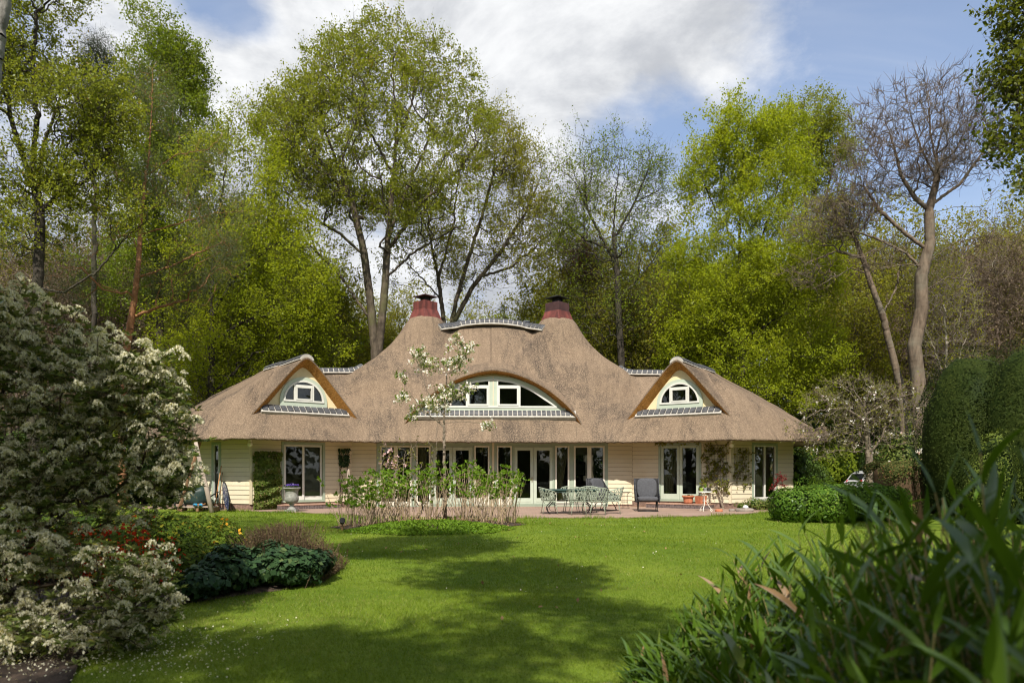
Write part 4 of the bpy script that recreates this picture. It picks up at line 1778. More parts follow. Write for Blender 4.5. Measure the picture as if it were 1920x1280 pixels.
def blob_points(blobs, n, r, hollow=0.35, clumpf=1.0, thin=0.35):
    """points in ellipsoids, biased to the outside, thinned by a lumpy field"""
    vol = np.array([b[1][0] * b[1][1] * b[1][2] for b in blobs]) ** 0.75
    wts = np.array([b[2] if len(b) > 2 else 1.0 for b in blobs]) * vol
    wts /= wts.sum()
    out_ = []
    f = r.normal(0, 1, (5, 3)) * clumpf
    ph = r.uniform(0, 6.28, 5)
    while sum(len(o) for o in out_) < n:
        k = r.choice(len(blobs), n, p=wts)
        d = unit(r.normal(0, 1, (n, 3)))
        rr = hollow + (1 - hollow) * r.uniform(0, 1, n) ** 0.6
        c = np.array([blobs[i][0] for i in range(len(blobs))])[k]
        s_ = np.array([blobs[i][1] for i in range(len(blobs))])[k]
        lump = 1 + 0.16 * np.sin(d @ f[0] * 2.6 / clumpf + ph[0]) + 0.12 * np.sin(d @ f[1] * 4.2 / clumpf + ph[1])
        p = c + d * s_ * (rr * lump)[:, None]
        dens = sum(np.sin(p @ f[q] * 0.9 + ph[q]) for q in range(5)) / 5
        keep = dens > -thin + r.uniform(-.35, .35, n)
        out_.append(p[keep])
    return np.concatenate(out_)[:n]


def make_tree(name, label, cat, base, chains, blobs, N, Rb, bark, leaf=None, nl=0, ls=0.13, ntw=4, tlen=0.8, seed=1, bf=0.35, group=None,
              width=0.6, up=0.3, droop=0.2, hollow=0.3, thin=0.35, clumpf=1.0, expo=0.5, rmin=0.0045, kink=0.10, jit=0.10, extra=None, fold=.12, trise=0.25, tsag=0.0, bare=0.0):
    """base: world foot. chains and blobs in world coordinates. nl leaves per half twig."""
    r = np.random.default_rng(seed)
    base = np.asarray(base, float)
    at = blob_points([(np.asarray(b[0]) - base, b[1], b[2] if len(b) > 2 else 1.0) for b in blobs], N, r, hollow, clumpf, thin)
    at = at[at[:, 2] > 0.1]
    A, pa, cnt, ch_, nt_ = skeleton([[np.asarray(p) - base for p in c] for c in chains], at, bf, r)
    root = thing(name, label, cat, tuple(base), 0, group)
    me, tw = branch_mesh('trunk', A, pa, cnt, Rb, r, rmin, expo, kink, ntw, tlen, nt_, trise, tsag)
    link('trunk', me, root, bark)
    if leaf and nl:
        tint0 = r.uniform(0, 1, len(A))
        lush = np.where(r.uniform(0, 1, len(A)) < bare, 0.15, 1.0)
        k = r.poisson(nl * lush[tw[2]])
        a, b_ = np.repeat(tw[0], k, axis=0), np.repeat(tw[1], k, axis=0)
        t = r.uniform(0, 1.1, len(a))[:, None]
        C = a * (1 - t) + b_ * t + r.normal(0, jit, a.shape)
        V, Q, rn = leaf_quads(C, ls, r, width, up, droop, fold=fold)
        tint = np.repeat(np.repeat(tint0[tw[2]], k), 4)
        link('crown', npmesh('crown', V, Q, rnd=np.clip(rn * 0.6 + tint * 0.4, 0, 1)), root, leaf)
    if extra:
        extra(root, A, pa, cnt, nt_, r)
    return root


def pxblob(px, py, rx, ry, Y, dr=1.0, wt=1.0):
    c = wp(px, py, Y)
    return (c, (rx / F * Y, rx / F * Y * dr, ry / F * Y), wt)


def chain(Y, *pts, dy=0.0):
    """polyline given as (px, py[, extra depth])"""
    return [wp(p[0], p[1], Y + (p[2] if len(p) > 2 else 0)) for p in pts]


def foot(px, Y):
    c = wp(px, 885, Y)
    return np.array([c[0], Y, -0.12])


# ================================================================== trees
# big oak behind the left chimney, two stems
Y = 42
b = foot(708, Y)
make_tree('oak_tree', 'tallest oak with a wide olive-green crown and twin trunks behind the left chimney', 'tree', b,
          [[b, *chain(Y, (703, 660), (694, 560), (682, 470), (660, 380), (630, 300), (600, 220))],
           [wp(706, 700, Y), *chain(Y, (720, 560), (728, 440), (738, 330), (744, 230), (735, 120))],
           chain(Y, (729, 440), (765, 350), (800, 270), (825, 180)),
           chain(Y, (683, 480), (640, 440), (575, 400), (510, 330)),
           chain(Y, (696, 600), (640, 520), (560, 440), (490, 350)),
           chain(Y, (727, 470), (790, 380), (860, 320), (915, 240)),
           chain(Y, (660, 380), (600, 300), (550, 230), (520, 180)),
           chain(Y, (738, 330), (690, 240), (650, 140)),
           chain(Y, (724, 520), (780, 470), (850, 430), (900, 400)),
           chain(Y, (741, 280), (770, 200), (785, 120))],
          [pxblob(690, 270, 205, 195, Y, .85, 2.0), pxblob(590, 250, 120, 120, Y), pxblob(820, 250, 110, 120, Y), pxblob(700, 150, 130, 85, Y), pxblob(520, 250, 55, 80, Y), pxblob(560, 380, 85, 70, Y, .9, .8),
           pxblob(880, 350, 60, 80, Y, .9, .8), pxblob(500, 340, 30, 40, Y), pxblob(905, 230, 35, 45, Y), pxblob(640, 110, 60, 40, Y), pxblob(780, 115, 55, 40, Y)],
          3400, 0.37, 'oak_bark', 'oak_leaf', 6.5, 0.135, 4, 0.85, 11, 0.25, thin=0.05, expo=0.44, hollow=.5, bare=.38, jit=.11)

# second oak, behind the roof ridge
Y = 47
b = foot(838, Y)
make_tree('oak_tree', 'spreading oak in thin yellow-green leaf fanning out behind the thatched ridge', 'tree', b,
          [[b, *chain(Y, (832, 600), (822, 520), (805, 440), (775, 360), (760, 290))],
           [wp(840, 640, Y), *chain(Y, (856, 560), (880, 480), (905, 400), (925, 330), (930, 260))],
           [wp(848, 610, Y), *chain(Y, (885, 540), (940, 470), (985, 400), (1015, 330))],
           chain(Y, (822, 520), (850, 420), (860, 330), (850, 260)),
           chain(Y, (900, 520), (960, 500), (1030, 440)), chain(Y, (826, 560), (790, 520), (750, 480))],
          [pxblob(900, 370, 130, 130, Y, .8, 1.5), pxblob(990, 350, 70, 95, Y), pxblob(800, 400, 75, 100, Y, .9, .8), pxblob(940, 270, 75, 60, Y), pxblob(1010, 440, 60, 70, Y), pxblob(900, 490, 140, 60, Y, .9, .7), pxblob(770, 500, 60, 50, Y, .9, .6)],
          2300, 0.29, 'oak_bark', 'young_leaf', 3.6, 0.13, 4, 1.0, 12, 0.22, thin=0.1, bare=.3, hollow=.4, expo=.44)

# sparse dark-twigged tree to the right of the right chimney
Y = 44
b = foot(1165, Y)
make_tree('alder_tree', 'thin dark-twigged tree with sparse small leaves right of the right chimney', 'tree', b,
          [[b, *chain(Y, (1166, 690), (1160, 600), (1158, 520), (1150, 440), (1155, 360), (1165, 280), (1170, 245))],
           chain(Y, (1158, 500), (1120, 430), (1090, 370), (1065, 290)), chain(Y, (1100, 390), (1095, 320), (1100, 260)),
           chain(Y, (1156, 440), (1190, 380), (1215, 320), (1230, 270)), chain(Y, (1190, 380), (1230, 360), (1255, 340)),
           chain(Y, (1152, 470), (1100, 450), (1050, 410)), chain(Y, (1160, 560), (1200, 520), (1230, 480))],
          [pxblob(1080, 320, 65, 80, Y), pxblob(1165, 310, 75, 75, Y), pxblob(1225, 340, 45, 75, Y), pxblob(1135, 430, 120, 80, Y, .8, .8), pxblob(1140, 560, 110, 80, Y, .8, .6), pxblob(1060, 420, 40, 60, Y)],
          2100, 0.25, 'dark_bark', 'lime_leaf', 1.7, 0.115, 4, 0.9, 13, 0.25, thin=0.15, bare=.25, hollow=.3, expo=.44)

# bright beech on the right
Y = 40
b = foot(1392, Y)
tiers = []
for k, (py, rx) in enumerate(((205, 50), (255, 85), (310, 110), (370, 122), (430, 135), (490, 145), (550, 155), (610, 170), (670, 175), (730, 160))):
    tiers.append(pxblob(1405 + 14 * ((k % 3) - 1), py, rx, 44, Y, 0.85, 1.0))
tiers += [pxblob(1330, 240, 45, 65, Y), pxblob(1300, 330, 36, 60, Y), pxblob(1290, 470, 40, 70, Y), pxblob(1530, 520, 50, 60, Y), pxblob(1520, 680, 75, 60, Y), pxblob(1295, 640, 60, 60, Y), pxblob(1470, 240, 50, 50, Y)]
make_tree('beech_tree', 'bright fresh-green beech in tiers of new leaf behind the right wing', 'tree', b,
          [[b, *chain(Y, (1392, 700), (1390, 600), (1386, 500), (1388, 400), (1392, 300), (1396, 200))],
           chain(Y, (1390, 560), (1420, 470), (1450, 380), (1480, 280)),
           chain(Y, (1388, 470), (1340, 390), (1310, 320), (1325, 240)),
           chain(Y, (1391, 640), (1450, 600), (1520, 560)),
           chain(Y, (1391, 640), (1330, 600), (1280, 580))],
          tiers, 4000, 0.22, 'dark_bark', 'beech_leaf', 6.8, 0.13, 4, 0.85, 14, 0.3, up=0.9, thin=0.0, trise=0.0, hollow=.3, bare=.18, jit=.12)
# oak behind the beech
Y = 50
b = foot(1520, Y)
make_tree('oak_tree', 'oak in olive spring leaf showing above and right of the bright beech', 'tree', b,
          [[b, *chain(Y, (1518, 620), (1512, 480), (1510, 360), (1515, 260), (1520, 200))], chain(Y, (1512, 450), (1550, 360), (1575, 260))],
          [pxblob(1510, 240, 60, 65, Y), pxblob(1555, 270, 45, 70, Y), pxblob(1530, 350, 75, 90, Y), pxblob(1545, 470, 80, 100, Y, .9, .8), pxblob(1550, 600, 80, 80, Y, .9, .6)],
          1500, 0.22, 'oak_bark', 'oak_leaf', 4.5, 0.14, 4, 0.95, 15, thin=0.1)

# bare tree on the right
Y = 34
b = foot(1732, Y)
make_tree('bare_tree', 'leafless tree with a sunlit trunk and spreading fan of twigs at right', 'tree', b,
          [[b, *chain(Y, (1722, 720), (1714, 650), (1728, 580), (1727, 520), (1744, 455), (1742, 395), (1758, 330), (1756, 285), (1771, 225), (1766, 160))],
           chain(Y, (1748, 400), (1715, 370), (1690, 330), (1675, 270), (1655, 215)),
           chain(Y, (1715, 370), (1665, 365), (1625, 340), (1588, 295)),
           chain(Y, (1742, 470), (1700, 440), (1650, 395), (1605, 392), (1560, 365)),
           chain(Y, (1754, 330), (1730, 285), (1712, 235), (1698, 175)),
           chain(Y, (1757, 315), (1745, 250), (1740, 190), (1733, 150)),
           chain(Y, (1758, 310), (1790, 285), (1815, 235), (1838, 190)),
           chain(Y, (1752, 380), (1800, 345), (1840, 290), (1868, 240)),
           chain(Y, (1748, 400), (1790, 388), (1835, 388), (1868, 425)),
           chain(Y, (1763, 250), (1790, 200), (1802, 160)),
           chain(Y, (1675, 270), (1650, 262), (1625, 232)),
           chain(Y, (1735, 545), (1775, 520), (1830, 525), (1885, 560)),
           chain(Y, (1738, 515), (1700, 475), (1655, 452), (1600, 432), (1555, 440)), chain(Y, (1740, 490), (1790, 455), (1830, 445), (1885, 468)), chain(Y, (1650, 395), (1620, 350), (1580, 335)), chain(Y, (1840, 290), (1865, 300), (1885, 330))],
          [(wp(1735, 265, Y), (150 / F * Y, 2.6, 118 / F * Y), 3.0), pxblob(1620, 330, 70, 65, Y, 1, 1.0), pxblob(1850, 300, 38, 90, Y, 1, .5), pxblob(1590, 410, 60, 45, Y, 1, .8), pxblob(1860, 470, 45, 70, Y, 1, .5), pxblob(1650, 480, 60, 40, Y, 1, .5)],
          1350, 0.36, 'bare_bark', None, 0, ntw=5, tlen=0.72, seed=16, bf=0.30, thin=0.6, rmin=0.012, kink=0.08, hollow=0.25, expo=0.55, trise=0.45)
Y = 35
b = foot(1705, Y)
make_tree('leaning_tree', 'leaning half-bare trunk bending left beside the leafless tree', 'tree', b,
          [[b, *chain(Y, (1690, 730), (1672, 660), (1655, 590), (1632, 530), (1618, 485), (1600, 440), (1550, 405))],
           chain(Y, (1618, 485), (1570, 470), (1520, 490)), chain(Y, (1655, 590), (1680, 540), (1690, 480)), chain(Y, (1600, 440), (1590, 400), (1570, 370))],
          [pxblob(1550, 420, 70, 50, Y), pxblob(1600, 400, 55, 45, Y), pxblob(1520, 510, 60, 40, Y, .8, .6), pxblob(1690, 480, 35, 50, Y)],
          620, 0.20, 'bare_bark', 'young_leaf', 0.3, 0.12, 5, 0.7, 17, bf=.25, thin=0.45, rmin=0.010, hollow=.2)

# ---- left side
# bright beech, dark trunk, left of the roof
Y = 37
b = foot(395, Y)
bl = [pxblob(395 + dx_, py, rx, 50, Y, .9) for dx_, py, rx in ((40, 230, 50), (20, 300, 85), (50, 360, 115), (50, 420, 135), (70, 480, 150), (90, 540, 155), (80, 600, 160), (65, 660, 150), (10, 710, 110))]
bl += [pxblob(570, 550, 75, 90, Y), pxblob(600, 620, 55, 60, Y), pxblob(480, 320, 60, 70, Y), pxblob(540, 450, 60, 60, Y)]
make_tree('beech_tree', 'fresh yellow-green beech with a dark trunk left of the thatched roof', 'tree', b,
          [[b, *chain(Y, (396, 700), (398, 620), (395, 540), (405, 440), (420, 340), (430, 240))],
           chain(Y, (398, 590), (440, 520), (500, 470), (560, 430)), chain(Y, (396, 560), (370, 500), (350, 430)), chain(Y, (398, 640), (460, 600), (540, 580))],
          bl, 3600, 0.21, 'dark_bark', 'beech_leaf', 5.0, 0.125, 4, 0.85, 21, 0.3, up=0.9, thin=0.0, trise=0.0, hollow=.35, bare=.38, jit=.12)
# tall tree with bright top
Y = 39
b = foot(300, Y)
make_tree('lime_tree', 'tall narrow green tree rising highest at the left', 'tree', b,
          [[b, *chain(Y, (300, 640), (295, 480), (290, 340), (285, 200), (285, 60))], chain(Y, (292, 380), (330, 260), (350, 160)), chain(Y, (290, 340), (250, 240), (240, 150))],
          [pxblob(285, 65, 55, 55, Y), pxblob(300, 150, 80, 75, Y), pxblob(340, 130, 40, 60, Y), pxblob(300, 240, 95, 75, Y), pxblob(355, 230, 42, 55, Y), pxblob(300, 330, 115, 75, Y, .8, .8), pxblob(330, 430, 120, 80, Y, .8, .8), pxblob(250, 520, 120, 80, Y, .8, .6)],
          2900, 0.23, 'oak_bark', 'lime_leaf', 5.5, 0.13, 4, 0.9, 22, 0.3, thin=0.1, bare=.2)
# Scots pine with an orange trunk
Y = 29
b = foot(225, Y)


def needle_tufts(n_per, length, mat, spread):
    def f(root, A, pa, cnt, nt_, r):
        tip = np.arange(nt_, len(A))
        tip = tip[cnt[tip] <= 2]
        k = n_per
        C = np.repeat(A[tip], k, axis=0) + r.normal(0, spread, (len(tip) * k, 3))
        T = r.normal(0, 1, C.shape) + [0, 0, 0.3]
        V, Q, rn = leaf_quads(C, length, r, 0.09, 0.3, 0, T)
        link('crown', npmesh('crown', V, Q, rnd=rn), root, mat)
    return f


make_tree('pine_tree', 'Scots pine with a bare orange trunk and grey-green drooping branches', 'tree', b,
          [[b, *chain(Y, (234, 670), (243, 620), (252, 560), (260, 490), (264, 420), (270, 350), (280, 290), (284, 220), (286, 130))],
           chain(Y, (258, 520), (320, 500), (380, 470), (430, 450)), chain(Y, (247, 595), (300, 575), (360, 560)),
           chain(Y, (262, 440), (330, 420), (400, 400), (460, 395)), chain(Y, (268, 360), (220, 380), (170, 410)),
           chain(Y, (272, 330), (330, 290), (390, 280), (420, 250)), chain(Y, (263, 430), (210, 450), (150, 500))],
          [pxblob(400, 480, 75, 70, Y, .8), pxblob(430, 410, 60, 60, Y, .8), pxblob(330, 340, 80, 60, Y, .8), pxblob(390, 275, 55, 40, Y, .8), pxblob(290, 200, 55, 90, Y, .8), pxblob(180, 420, 70, 60, Y, .8), pxblob(140, 530, 60, 50, Y, .8), pxblob(330, 545, 80, 50, Y, .8), pxblob(190, 320, 60, 50, Y)],
          900, 0.165, 'pine_bark', None, 0, ntw=0, seed=23, bf=0.3, thin=0.25, rmin=0.004, expo=.55, extra=needle_tufts(60, 0.15, 'pine_needle', 0.22))
# big oak at the far left
Y = 24
b = foot(62, Y)
make_tree('oak_tree', 'dark-limbed oak in yellow-olive leaf at the far left edge', 'tree', b,
          [[b, *chain(Y, (62, 620), (72, 520), (75, 420), (72, 370), (45, 300), (20, 220), (0, 120))],
           chain(Y, (74, 400), (110, 365), (160, 340), (220, 270)), chain(Y, (72, 365), (80, 280), (110, 190), (130, 80)),
           chain(Y, (72, 540), (120, 548), (180, 510), (240, 440), (268, 420)), chain(Y, (70, 370), (20, 340), (-40, 330)),
           chain(Y, (60, 320), (70, 220), (60, 120), (70, 20))],
          [pxblob(70, 70, 110, 90, Y), pxblob(160, 120, 75, 90, Y), pxblob(-20, 160, 100, 100, Y), pxblob(100, 220, 120, 80, Y), pxblob(200, 240, 60, 70, Y), pxblob(30, 320, 110, 70, Y, .8, .8), pxblob(150, 340, 90, 60, Y, .8, .8), pxblob(230, 400, 60, 50, Y, .8, .8), pxblob(60, 430, 110, 60, Y, .8, .5), pxblob(60, -60, 110, 90, Y)],
          2500, 0.20, 'dark_bark', 'oak_leaf', 5.5, 0.095, 4, 0.62, 24, 0.25, thin=0.08, hollow=.3, bare=.35, jit=.08, expo=.44)
# conifer tuft behind the oak
Y = 33
b = foot(175, Y)
make_tree('conifer_tree', 'small dark conifer top among the yellow oaks at upper left', 'tree', b,
          [[b, *chain(Y, (176, 500), (178, 300), (182, 100), (184, 60))]],
          [pxblob(182, 110, 26, 45, Y), pxblob(180, 170, 36, 40, Y), pxblob(178, 240, 40, 40, Y, 1, .6)],
          300, 0.14, 'dark_bark', None, 0, seed=25, extra=needle_tufts(50, 0.18, 'spruce_needle', 0.25))


# ---- small trees of the wood behind: a few kinds, copied
def wood_tree(name, label, h, crown_w, leaf, nl, seed, bark, N=700, ls=0.2, conif=False, R_=0.12, lean=0.0):
    r = np.random.default_rng(seed)
    ch = [[(0, 0, -0.12), (0.1 + lean * .3, 0, h * .3), (-0.1 + lean * .6, 0.1, h * .6), (lean, 0, h * .92)]]
    if conif:
        bl = [((lean * .6, 0, h * (0.25 + 0.72 * k / 9)), (crown_w * (1 - k / 10.5), crown_w * (1 - k / 10.5), h * 0.06), 1) for k in range(10)]
        return make_tree(name, label, 'tree', (0, 0, 0), ch, bl, N, R_, bark, None, 0, seed=seed, bf=0.8, hollow=0.1, thin=.5,
                         extra=needle_tufts(26, 0.34, leaf, 0.28), group='trees of the wood behind the garden')
    ch.append([(0, 0, h * .35), (h * .12, h * .03, h * .55), (h * .2, 0, h * .75)])
    ch.append([(0, 0, h * .45), (-h * .10, -h * .03, h * .6), (-h * .17, 0, h * .8)])
    bl = [((lean * .8, 0, h * .78), (crown_w * .8, crown_w * .8, h * .2), 1), ((crown_w * .5, 0, h * .62), (crown_w * .6, crown_w * .6, h * .2), .8),
          ((-crown_w * .5, 0, h * .6), (crown_w * .6, crown_w * .6, h * .22), .8), ((0, 0, h * .4), (crown_w * .8, crown_w * .8, h * .14), .5)]
    return make_tree(name, label, 'tree', (0, 0, 0), ch, bl, N, R_, bark, leaf, nl, ls, 4, 1.0, seed, 0.3, thin=.4, rmin=0.006,
                     group='trees of the wood behind the garden')


kinds = [
    wood_tree('woodland_tree', 'slender bare brown tree in the wood behind the garden', 15, 2.4, 'brown_bud', 1.2, 31, 'twig_bark', 900, 0.12),
    wood_tree('woodland_tree', 'thin tree with sparse yellow-green leaf in the wood behind the garden', 16, 3.0, 'young_leaf', 1.8, 32, 'oak_bark', 800, 0.17),
    wood_tree('woodland_tree', 'leafy green young tree in the wood behind the garden', 14, 3.0, 'beech_leaf', 3.5, 33, 'beech_bark', 800, 0.18),
    wood_tree('conifer_tree', 'dark conifer standing in the wood behind the garden', 17, 2.4, 'spruce_needle', 0, 34, 'dark_bark', 700, conif=True),
    wood_tree('woodland_tree', 'pale-trunked bare tree in the wood behind the garden', 17, 2.6, 'young_leaf', 0.7, 35, 'pale_bark', 800, 0.15, lean=1.2, R_=0.15),
]
LAB = [k_['label'] for k_ in kinds]
first = [True] * len(kinds)


def where(px, Y):
    for lim, ph in ((200, 'behind the white-flowered shrub'), (480, 'behind the left wing'), (680, 'left of the twin-trunked oak'), (1050, 'behind the two chimneys'), (1270, 'right of the right chimney'), (1560, 'behind the bright beech'), (1760, 'behind the leafless tree'), (9999, 'behind the yew domes')):
        if px < lim:
            return ph + (', near row' if Y < 51 else ', middle row' if Y < 66 else ', far row')


KW = ['slender bare brown tree', 'thin tree with sparse yellow-green leaf', 'leafy green young tree', 'dark conifer', 'pale-trunked bare tree']


def put_wood(kind, x, y, s_, rz):
    o = put_wood0(kind, x, y, s_, rz)
    o['label'] = KW[kind] + ' in the wood ' + where(CX + F * x / y, y)
    return o


def put_wood0(kind, x, y, s_, rz):
    if first[kind]:
        o = kinds[kind]
        first[kind] = False
        o.location = (x, y, 0)
        o.scale = (s_, s_, s_)
        o.rotation_euler = (0, 0, rz)
        return o
    return copy_tree(kinds[kind], (x, y, 0), rz, s_)


rw = np.random.default_rng(5)
# explicit ones: (kind, px, Y, scale)
for kind, px, Y, s_ in ((4, 345, 41, .62), (4, 368, 44, .7), (4, 352, 46, .66), (0, 30, 40, .95), (0, 90, 43, 1.0), (0, 140, 40, .95), (0, 185, 44, 1.0), (0, 230, 46, 1.0), (0, 10, 46, 1.05),
                        (3, 1108, 50, 1.0), (3, 1065, 56, .85), (3, 1244, 49, 1.0), (3, 590, 52, .85), (3, 640, 56, .85), (3, 945, 55, .78), (2, 500, 46, 1.15), (2, 1060, 48, .9), (1, 1110, 47, 1.0),
                        (1, 1030, 50, 1.0), (2, 1195, 50, .95), (1, 1145, 54, 1.05), (1, 1220, 46, 1.05), (1, 1262, 52, 1.05), (1, 625, 49, 1.0), (1, 560, 47, 1.05), (2, 465, 44, 1.1), (1, 665, 55, 1.0), (2, 590, 50, 1.1), (1, 530, 52, 1.15), (2, 640, 58, 1.0),
                        (1, 760, 56, .95), (2, 790, 60, .9), (1, 960, 56, .95), (2, 1000, 62, 1.0), (1, 900, 62, .9), (1, 700, 60, .9),
                        (0, 1790, 42, 1.0), (1, 1830, 45, 1.0), (0, 1870, 40, .95), (0, 1905, 44, 1.0), (1, 1910, 50, 1.05), (4, 1785, 38, .8), (0, 1750, 46, .95), (0, 1640, 45, .85), (1, 1600, 43, .95), (2, 1580, 46, .85), (1, 1945, 42, 1.0), (1, 1670, 52, 1.0), (2, 1240, 55, .9), (1, 1640, 48, 1.0), (1, 1720, 54, 1.05), (1, 1780, 50, 1.1), (1, 1860, 52, 1.15), (4, 1840, 44, .95),
                        (1, 250, 48, 1.1), (2, 160, 52, 1.1), (1, 60, 50, 1.15), (2, -60, 46, 1.1), (1, 330, 52, 1.15), (2, 420, 55, 1.25), (1, 470, 58, 1.25), (1, 110, 46, 1.1), (2, 380, 48, 1.15), (1, 20, 44, 1.1), (2, 230, 56, 1.2), (1, 440, 50, 1.2),
                        (2, 1290, 52, 1.2), (2, 1340, 58, 1.35), (2, 1400, 54, 1.25), (2, 1450, 60, 1.4), (2, 1500, 56, 1.25), (1, 1560, 60, 1.4), (2, 1320, 47, .95), (2, 1600, 58, 1.2), (3, 650, 66, 1.0), (1, 690, 70, 1.15), (3, 730, 74, 1.1), (1, 770, 68, 1.1), (3, 880, 72, 1.05), (2, 930, 70, 1.15), (3, 985, 66, 1.0), (1, 1020, 72, 1.2), (3, 620, 62, 1.0), (2, 715, 64, .95), (1, 860, 64, 1.0), (0, 1590, 50, 1.15), (0, 1650, 56, 1.25), (1, 1700, 48, 1.15), (0, 1760, 52, 1.2), (1, 1810, 58, 1.35), (0, 1850, 48, 1.15), (1, 1900, 56, 1.35), (0, 1930, 50, 1.2), (1, 1640, 62, 1.4), (2, 1730, 64, 1.2), (2, 1880, 66, 1.3), (1, 1250, 62, 1.4), (1, 1130, 60, 1.3), (1, 1060, 64, 1.35), (1, 1180, 66, 1.35), (2, 560, 60, 1.2), (1, 500, 64, 1.4), (1, 340, 66, 1.5), (1, 280, 62, 1.4)):
    p = wp(px, 885, Y)
    put_wood(kind, p[0], p[1], s_ * rw.uniform(.94, 1.06), rw.uniform(0, 6.28))
for k in range(120):
    px = rw.uniform(-80, 2000)
    Y = rw.uniform(54, 90)
    if px < 330:
        kind = int(rw.choice([0, 1, 2, 3, 4], p=[.42, .24, .18, .06, .10]))
    elif px < 700:
        kind = int(rw.choice([0, 1, 2, 3, 4], p=[.10, .25, .42, .15, .08]))
    elif px < 1270:
        kind = int(rw.choice([0, 1, 2, 3, 4], p=[.10, .36, .28, .16, .10]))
    else:
        kind = int(rw.choice([0, 1, 2, 3, 4], p=[.34, .40, .12, .02, .12]))
    s_ = rw.uniform(.62, .88) * (1.05 if (px < 480 or px > 1500) else .80)
    p = wp(px, 885, Y)
    put_wood(kind, p[0], p[1], s_, rw.uniform(0, 6.28))

# rust-brown dying conifer above the right chimney
Y = 48
b = foot(1098, Y)
make_tree('conifer_tree', 'rust-brown dying conifer above the right chimney', 'tree', b,
          [[b, *chain(Y, (1098, 600), (1096, 450), (1095, 325))]],
          [pxblob(1095, 350 + 24 * k, 10 + 5.5 * k, 14, Y) for k in range(8)],
          420, 0.2, 'dark_bark', None, 0, seed=41, bf=.7, hollow=.1, extra=needle_tufts(26, 0.26, 'rust_needle', 0.22))

# near oak whose branches hang into the upper right corner
Y = 12.5
b = np.array([11.6, 12.5, -0.12])
make_tree('oak_tree', 'near oak whose dark leafy branches hang into the upper right corner', 'tree', b,
          [[b, (11.4, 12.5, 3.0), (11.2, 12.4, 6.0), (11.0, 12.4, 10)], [(11.3, 12.4, 4.5), *chain(Y, (1935, 280), (1890, 270), (1845, 290))],
           [(11.2, 12.4, 6.3), *chain(Y, (1925, 130), (1890, 110))], [(11.2, 12.4, 7.2), *chain(Y, (1925, 30), (1870, 12))]],
          [pxblob(1900, 40, 42, 50, Y), pxblob(1895, 140, 38, 60, Y), pxblob(1890, 275, 48, 40, Y), pxblob(1920, 220, 30, 60, Y), pxblob(1985, 130, 75, 210, Y), pxblob(1915, 340, 28, 40, Y), pxblob(2000, -80, 120, 120, Y), pxblob(1855, 20, 22, 18, Y, 1, .4)],
          620, 0.16, 'dark_bark', 'near_oak_leaf', 3.6, 0.085, 4, 0.42, 51, thin=0.15, jit=.05)

# birch whose white trunk shows at the upper left corner; its crown shades the lawn
b = np.array([-7.9, 8.6, -0.05])
Y = 8.6
birch = make_tree('birch_tree', 'white birch trunk leaning through the upper left corner', 'tree', b,
                  [[b, wp(-80, 600, Y), wp(-28, 220, Y), wp(-10, 110, Y), wp(4, 0, Y), wp(24, -140, Y), wp(55, -420, Y)]],
                  [((-6.6, 7.8, 11.5), (2.2, 2.4, 2.4)), ((-5.6, 6.2, 13.5), (2.0, 2.2, 2.0)), ((-8.3, 8.5, 13), (2, 2, 2.2))],
                  700, 0.105, 'birch_bark', 'lime_leaf', 2.5, 0.10, 4, .6, 52)

# trees behind the camera: they stand in the garden, shade the foreground and show in the panes
b = np.array([-3.6, -5.2, -.1])
make_tree('shade_tree', 'wide leafy tree behind the camera shading the lawn', 'tree', b,
          [[b, b + [.1, .2, 3.5], b + [.3, .8, 6.5], b + [.6, 1.6, 9.5]], [b + [.2, .5, 5], (-5.0, -2.2, 8.5), (-5.6, .8, 10.5), (-4.4, 3.0, 11.5), (-2.9, 4, 11.8)], [b + [.3, .8, 6.5], (-1.8, -2.5, 9), (-.9, .2, 10.8)],
           [b + [.2, .5, 5], (-1.6, -4, 8.5), (-.6, -3, 10.5)], [b + [.2, .5, 4.5], (-5, -3.5, 8), (-5.6, -2, 10)]],
          [((-2.5, 3.7, 11.5), (1.9, 2.0, 1.2), 1.3), ((-.9, .4, 11), (1.3, 1.5, 1.1)), ((-.5, -2.6, 11), (1.25, 1.3, 1.0)), ((-2.2, -4.3, 10.6), (1.9, 1.2, 1.2)), ((-5.4, -1.8, 10.5), (2.2, 3.0, 1.3), 1.3), ((-7, -.6, 11), (1.4, 1.5, 1.2), .8)],
          1200, 0.12, 'oak_bark', 'lime_leaf', 6.5, 0.13, 4, .6, 53, thin=.3, expo=.72)
shade = make_tree('garden_tree', 'leafy tree of the garden behind the camera', 'tree', (0, 0, 0),
                  [[(0, 0, -.1), (.1, .1, 3), (.2, .1, 6), (.3, .2, 10)], [(0, 0, 5), (1.5, .6, 8), (2.2, .8, 10)], [(0, 0, 5), (-1.5, .6, 8), (-2.2, .5, 10)]],
                  [((.2, 0, 11.0), (2.6, 2.4, 2.0)), ((1.6, .6, 9.4), (1.6, 1.7, 1.4)), ((-1.6, .2, 9.6), (1.8, 1.8, 1.6)), ((0, 0, 7.6), (2.2, 2.0, 1.5))],
                  900, 0.20, 'oak_bark', 'lime_leaf', 2.8, 0.13, 4, .7, 54, thin=.15, group='trees behind the camera')
shade.location = (2.0, -6.4, 0)
